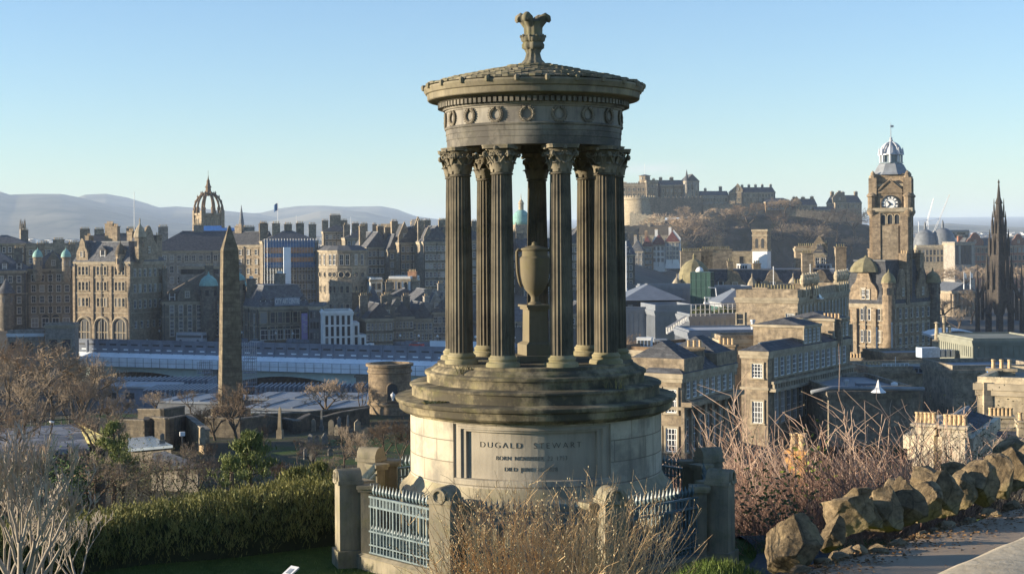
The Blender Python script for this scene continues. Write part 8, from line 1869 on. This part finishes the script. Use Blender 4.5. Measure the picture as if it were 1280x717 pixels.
def conif(label, px, py_top, py_b, Y, w, mat, seed, n_=260, name='young_pine'):
    zt_, zb_ = zat(px, py_top, Y), zat(px, py_b, Y); P = plan(px, Y, py_b); h = zt_ - zb_; rr = random.Random(seed); t = thing(name, label, 'tree', (P.x, P.y, zb_)); mb = MB(); lo = MB(); lo.tube([(0, 0, -.5), (.05, 0, h * .5), (0, .04, h * .98)], [.09, .06, .015], 6)
    for i in range(max(16, n_ // 7)):
        u = rr.random() ** .8; a = rr.uniform(0, 2 * PI); rad = w * (1 - u) ** .75 * rr.uniform(.5, 1.15) + .04; z = h * (.06 + .9 * u); p = Vector((math.cos(a) * rad, math.sin(a) * rad, z + .22 * rad)); b0 = Vector((0, 0, max(0, z - .25 * rad)))
        lo.tube([b0, b0.lerp(p, .6) - Vector((0, 0, .05)), tuple(p)], [.022, .014, .006], 3)
        for k in range(7): spikes(mb, rr, b0.lerp(p, rr.uniform(.45, 1.05)), 8, .13 * w / 1.2 + .05, .012 * w / 1.2 + .004, .075 * w)
    lo.build('trunk', BARK, t, local=True); mb.build('crown', mat, t, local=True); return t
conif('bright green young pine below the yellow lichen roof', 142, 528, 612, 52, 1.15, PINE, 3, 300)
conif('young pine with light green tips above the hedge by the grass bank', 312, 543, 612, 50, 1.35, PINE, 4, 340)
conif('small pine tuft leaning from the big young pine by the grass bank', 288, 572, 614, 46, .7, PINE, 6, 150)
conif('olive evergreen shrub in front of the mossy post', 402, 582, 612, 40, .8, GORSE, 7, 200, 'evergreen_shrub')
conif('wide olive gorse bush behind the hedge near the hedge end post', 372, 590, 618, 36, .9, GORSE, 8, 220, 'evergreen_shrub')
leafbush('dark green holly bush behind the pale near tree', 86, 605, 40, (.6, .6, .8), 1300, .045, IVY, 10, 1.6, 'holly_bush')
leafbush('olive brown scrub below the young pine', 180, 598, 50, (1.6, 1.2, 1.1), 2200, .032, LEAFO, 90, 2.2)
leafbush('dull olive scrub between the two young pines', 244, 612, 46, (1.0, .9, .6), 1100, .03, LEAFO, 70, 1.2)
leafbush('dead leaved brown bush in the lower part of the hedge', 60, 640, 30, (1.0, .8, .8), 300, .03, LEAFD, 60, 1.2)
leafbush('olive scrub behind the pale near trees', 30, 590, 52, (2.0, 1.2, 1.3), 1300, .032, LEAFO, 90, 2.4)
leafbush('brown dry scrub along the slope above the hedge', 120, 612, 44, (1.6, 1.0, .9), 700, .028, LEAFD, 110, 2.0)
leafbush('scrub of dead leaves among the bare bushes by the mossy post', 446, 578, 62, (1.8, 1.2, 1.1), 700, .03, LEAFD, 90, 2.4)
# the unseen shade bank out of the frame is only earth; a wind-shaped thorn on it
# ------------------------------------------------------------------ boulders along the path
ROCKM, n, l, bs = newmat('boulder'); oc = coords(n, l); f = nz(n, l, oc, 2.2, 8, .7); f2 = nz(n, l, oc, 11, 6, .75); f3 = nz(n, l, oc, 1.1, 5, .6)
c = mixc(n, l, ramp(n, l, f, .36, .64), (.12, .09, .055), (.4, .3, .175)); c = mixc(n, l, ramp(n, l, f2, .45, .7, (0, 0, 0, 1), (.6,) * 3 + (1,)), c, (.05, .042, .03)); c = mixc(n, l, ramp(n, l, f3, .5, .66, (0, 0, 0, 1), (.4,) * 3 + (1,)), c, (.17, .17, .06)); vo = n.new('ShaderNodeTexVoronoi'); vo.feature = 'DISTANCE_TO_EDGE'; vo.inputs['Scale'].default_value = 2.6; wv = n.new('ShaderNodeMix'); wv.data_type = 'VECTOR'; wv.inputs[0].default_value = .25; nt_ = n.new('ShaderNodeTexNoise'); nt_.inputs['Scale'].default_value = 3; l.new(oc, nt_.inputs['Vector']); l.new(oc, wv.inputs[4]); l.new(nt_.outputs[1], wv.inputs[5]); l.new(wv.outputs[1], vo.inputs['Vector'])
c = mixc(n, l, ramp(n, l, vo.outputs[0], .0, .035, (.5,) * 3 + (1,), (0, 0, 0, 1)), c, (.03, .025, .018)); c = rnd_tint(n, l, c, .22)
l.new(c, bs.inputs['Base Color']); bs.inputs['Roughness'].default_value = .92; bs.inputs['Specular IOR Level'].default_value = .15; bump(n, l, bs, f2, 1.0, .05)
import bmesh
def boulder(label, px, pyb, wpx, hpx, seed, tilt=0.0, Y=None, rz=0.0, depth=1.0):
    if Y is None:
        a_, b_ = ray(px, pyb); Y = (30.68 - EYE) / b_
    P = at(px, pyb, Y); w, h = wpx * 1.1 * mpp(Y), hpx * .92 * mpp(Y); rr = random.Random(seed); bm_ = bmesh.new(); bmesh.ops.create_icosphere(bm_, subdivisions=5, radius=1)
    planes = []
    for i in range(17):
        d = Vector((rr.gauss(0, 1), rr.gauss(0, 1), rr.gauss(0, .8))).normalized(); planes.append((d, rr.uniform(.5, .8)))
    for v in bm_.verts:
        p = v.co.copy()
        for d, k in planes:
            e = p.dot(d) - k
            if e > 0: p -= d * e * .985
        p *= 1 + .075 * mnoise.fractal(p * 2.2 + Vector((seed, 0, 0)), 1, 2, 4) + .03 * mnoise.noise(p * 8 + Vector((0, seed, 0)))
        v.co = p
    me = bpy.data.meshes.new('boulder'); bm_.to_mesh(me); bm_.free(); me.materials.append(ROCKM); me.polygons.foreach_set('use_smooth', [True] * len(me.polygons)); me.set_sharp_from_angle(angle=R(24))
    me.transform(Matrix.Rotation(rz, 4, 'Z') @ Matrix.Rotation(tilt, 4, 'Y')); zs2 = [v.co.z for v in me.vertices]; xs2 = [v.co.x for v in me.vertices]; kx, kz = w / (max(xs2) - min(xs2)), h * 1.12 / (max(zs2) - min(zs2)); z0 = min(zs2)
    me.transform(Matrix.Diagonal((kx, kx * depth, kz, 1))); me.transform(Matrix.Translation((0, 0, -z0 * kz - h * .12)))
    o = bpy.data.objects.new('boulder', me); C.objects.link(o); o.location = (P.x, P.y + w * depth * .42, P.z); return tag(o, label, 'boulder', 'boulders edging the path')
BL_ = [(998, 716, 66, 78, 1, .2, 'big pale pyramid boulder at the near end of the row'), (1046, 690, 34, 48, 2, .1, 'dark rounded boulder wedged behind the pale pyramid boulder'), (1066, 672, 60, 58, 3, -.25, 'long flat faced boulder leaning back, third in the row'), (1092, 664, 40, 44, 4, .2, 'small dark boulder in the gap beyond the flat faced boulder'),
       (1112, 664, 40, 60, 5, .15, 'upright rounded boulder in the middle of the row'), (1078, 642, 46, 34, 24, .1, 'flat topped boulder set back behind the row'), (1136, 662, 50, 68, 6, -.35, 'slanting boulder with a pale ridge leaning across its neighbour'), (1158, 650, 46, 52, 7, .2, 'brown weathered boulder under the slanting pale one'), (1118, 632, 30, 36, 25, .1, 'pale pointed boulder set back above the slanting boulder'),
       (1184, 644, 48, 62, 8, -.2, 'tall brown boulder with a sharp sunny edge'), (1206, 634, 40, 48, 9, .25, 'leaning wedge boulder below the dark gap'), (1162, 618, 40, 36, 10, 0, 'flat slab boulder lying on top of the row'), (1228, 632, 54, 62, 11, .1, 'large dark fissured boulder with a flat top'), (1196, 606, 34, 30, 26, .1, 'small grey boulder perched behind the wedge boulder'),
       (1252, 622, 42, 58, 12, -.15, 'rounded brown boulder next to the large fissured one'), (1274, 612, 40, 56, 13, .2, 'dark boulder cut by the picture edge'), (1270, 580, 40, 36, 14, 0, 'pale boulder high on the bank at the picture edge'), (1300, 606, 50, 60, 15, .1, 'brown boulder partly outside the picture')]
for i, (px, pyb, w, h, sd_, ti, lb) in enumerate(BL_): boulder(lb, px, pyb, w, h, sd_ + 40, ti, None if i not in (16,) else 27.5, i * .7, .9)
rs3 = random.Random(17)
for i in range(26):
    u = (i + rs3.random()) / 26; q = RL0 + RLD * lerp(-.2, 8.6, u) + RLN * rs3.uniform(.1, .38); w_ = rs3.uniform(.14, .3); Y = q.y; px = 640 + q.x / Y * FPX
    boulder('small rubble stone wedged between the boulders along the path', px, HORY + (EYE - H(q.x, q.y) + .03) / Y * FPX, w_ / mpp(Y), w_ * rs3.uniform(.6, 1.0) / mpp(Y), 200 + i, rs3.uniform(-.4, .4), Y, i * 1.1, .9)
# fallen leaves and crumbs of earth along the foot of the rocks: nobody could count them
mb = MB(); rl_ = random.Random(9)
for i in range(1700):
    q = RL0 + RLD * rl_.uniform(-.5, 9) + RLN * abs(rl_.gauss(.35, .3)); z = H(q.x, q.y) + .05 + .05 * mnoise.noise(Vector((q.x * .6, q.y * .6, 1.7))); a = rl_.uniform(0, 6.28); s_ = rl_.uniform(.015, .045)
    mb.add([(q.x + s_ * math.cos(a), q.y + s_ * math.sin(a), z), (q.x - s_ * math.sin(a) * .6, q.y + s_ * math.cos(a) * .6, z + rl_.uniform(0, .03)), (q.x - s_ * math.cos(a), q.y - s_ * math.sin(a), z + .004), (q.x + s_ * math.sin(a) * .6, q.y - s_ * math.cos(a) * .6, z + rl_.uniform(0, .02))], [(0, 1, 2, 3)])
tag(mb.build('leaf_litter', LEAFD), 'dead leaves and earth strewn along the foot of the boulders', 'leaf litter', None, 'stuff')
# grass tufts
GR = foliage('grass_blade', (.05, .09, .015), (.15, .19, .04)); GRD = foliage('lawn_blade', (.045, .085, .018), (.1, .15, .04)); mb = MB(); rg2 = random.Random(13)
def blades(mb, n_, fx, hmin, hmax):
    for i in range(n_):
        x, y = fx(); z = H(x, y) + .05 * mnoise.noise(Vector((x * .6, y * .6, 1.7))) - .01; a = rg2.uniform(0, 6.28); h_ = rg2.uniform(hmin, hmax); w_ = .006; lx, ly = rg2.gauss(0, .4) * h_, rg2.gauss(0, .4) * h_; mb.add([(x - w_ * math.cos(a), y - w_ * math.sin(a), z), (x + w_ * math.cos(a), y + w_ * math.sin(a), z), (x + lx, y + ly, z + h_)], [(0, 1, 2)])
blades(mb, 9000, lambda: ((lambda u, v: (lerp(1.5, 4.8, u), lerp(21.6, 24.9, v)))(rg2.random(), rg2.random())), .06, .17)
blades(mb, 2600, lambda: ((lambda u, v: (4.0 + u * 4.0 + .25, 27.0 + u * 5 + v * .8))(rg2.random(), rg2.random())), .08, .2)
tag(mb.build('grass', GR), 'bright grass fringe between the railings and the boulders', 'grass', None, 'stuff')
mb = MB(); blades(mb, 14000, lambda: (rg2.uniform(-9.5, -.2), rg2.uniform(22.5, 29.5)), .03, .08); tag(mb.build('lawn_grass', GRD), 'short shaded lawn grass in front of the gorse hedge', 'grass', None, 'stuff')
# low parapet beside the camera
PARA, n, l, bs = newmat('parapet_render'); oc = coords(n, l); f = nz(n, l, oc, 30, 6, .7); f2 = nz(n, l, oc, 3, 5, .6); c = mixc(n, l, ramp(n, l, f, .35, .65), (.3, .25, .17), (.46, .395, .28)); c = mixc(n, l, ramp(n, l, f2, .45, .7, (0, 0, 0, 1), (.5,) * 3 + (1,)), c, (.24, .2, .13)); l.new(c, bs.inputs['Base Color']); bs.inputs['Roughness'].default_value = .95; bump(n, l, bs, f, .5, .01)
pw = MB(); a_, b_ = Vector((1.02, 4.55)), Vector((2.6, 6.5)); d_ = (b_ - a_).normalized(); nn_ = Vector((d_.y, -d_.x)); rp2 = random.Random(2); k = 40; loL, hiL = [], []
def pwf(u, v):
    q = a_ + d_ * lerp(-.5, 3.6, u); prof = [(-.05, 32.6), (-.02, 33.5), (0, 33.83), (.03, 33.88), (.09, 33.905), (.3, 33.91), (.5, 33.9), (.55, 33.86), (.56, 33.3), (.56, 32.6)]; i = int(round(v * 9)); o_, z = prof[i]; nz_ = .022 * mnoise.noise(Vector((q.x * 4, q.y * 4, i * .4))) if 1 < i < 8 else 0
    return (q.x + nn_.x * (o_ + nz_), q.y + nn_.y * (o_ + nz_), z + nz_ * .8)
pw.grid(pwf, 60, 9); t = tag(pw.build('parapet', PARA, smooth=50), 'rough sunlit parapet wall top next to the camera', 'wall')
# information lectern on the lawn
P = at(359, 716, 24.6); t = thing('information_panel', 'tilted white information panel on a dark post standing on the lawn', 'sign', (P.x, P.y, 29.2)); mb = MB(); mb.tube([(P.x + .1, P.y + .1, 29.1), (P.x + .08, P.y + .08, P.z - .02)], .035, 8); mb.build('post', IRONB, t)
mb = MB(); q0, q1, q2, q3 = at(350, 719, 24.4), at(360, 721, 24.2), at(374, 708, 24.65), at(364, 706, 24.85); dz = Vector((0, 0, -.03)); mb.hull([p + dz for p in (q0, q1, q2, q3)], [q0, q1, q2, q3]); mb.build('board', WHITE, t)
cen = (q0 + q1 + q2 + q3) / 4; mb = MB(); mb.hull([p.lerp(cen, .55) + Vector((0, 0, .002)) for p in (q0, q1, q2, q3)], [p.lerp(cen, .55) + Vector((0, 0, .006)) for p in (q0, q1, q2, q3)]); mb.build('print', STEEL, t)
# magpie on the ridge rail
P = at(64.5, 527, 84.5); mg = thing('magpie', 'black and white magpie perched above the iron ridge rail of the slate roof', 'bird', (P.x, P.y, P.z - .1)); BLK = plain('black_feathers', (.02, .02, .025), .4, var=.2); FW = plain('white_feathers', (.8, .8, .78), .7, var=.05)
mb = MB()
def ell(c_, r_, m, rotv=0.0, nn2=10):
    vs_ = []; M_ = Matrix.Rotation(rotv, 3, 'Y'); rings = 7
    for i in range(rings + 1):
        th = PI * i / rings
        for j in range(nn2): ph = 2 * PI * j / nn2; vs_.append(Vector(c_) + M_ @ Vector((r_[0] * math.cos(th), r_[1] * math.sin(th) * math.cos(ph), r_[2] * math.sin(th) * math.sin(ph))))
    mb.add(vs_, [(i * nn2 + j, i * nn2 + (j + 1) % nn2, (i + 1) * nn2 + (j + 1) % nn2, (i + 1) * nn2 + j) for i in range(rings) for j in range(nn2)], m)
ell((0, 0, .13), (.16, .09, .1), 1, .25); ell((-.13, 0, .22), (.075, .065, .07), 0); ell((.02, 0, .18), (.15, .075, .05), 0, .2); ell((.3, 0, .07), (.2, .03, .025), 0, .2); mb.tube([(-.19, 0, .22), (-.26, 0, .205)], [.02, .004], 5, 0)
for s_ in (-.03, .03): mb.tube([(-.01, s_, .06), (-.01, s_, -.02)], .012, 4, 0)
mb.build('body', [BLK, FW], mg, local=True, smooth=True)
# bare twig the bird sits on rises from the tree behind
# ------------------------------------------------------------------ the air: pale even haze between here and the hills
hz = MB(); hz.hull([(-14000, -200, -40), (14000, -200, -40), (14000, 21500, -40), (-14000, 21500, -40)], [(-14000, -200, 345), (14000, -200, 345), (14000, 21500, 345), (-14000, 21500, 345)])
HM = bpy.data.materials.new('haze'); HM.use_nodes = True; nt = HM.node_tree; nt.nodes.clear(); out = nt.nodes.new('ShaderNodeOutputMaterial'); pv = nt.nodes.new('ShaderNodeVolumePrincipled'); nt.links.new(pv.outputs[0], out.inputs['Volume'])
pv.inputs['Color'].default_value = (.66, .8, 1.0, 1); pv.inputs['Density'].default_value = HAZE; pv.inputs['Anisotropy'].default_value = .0
ho = hz.build('haze', HM); tag(ho, 'thin pale haze in the winter air over the city', 'haze', None, 'stuff')
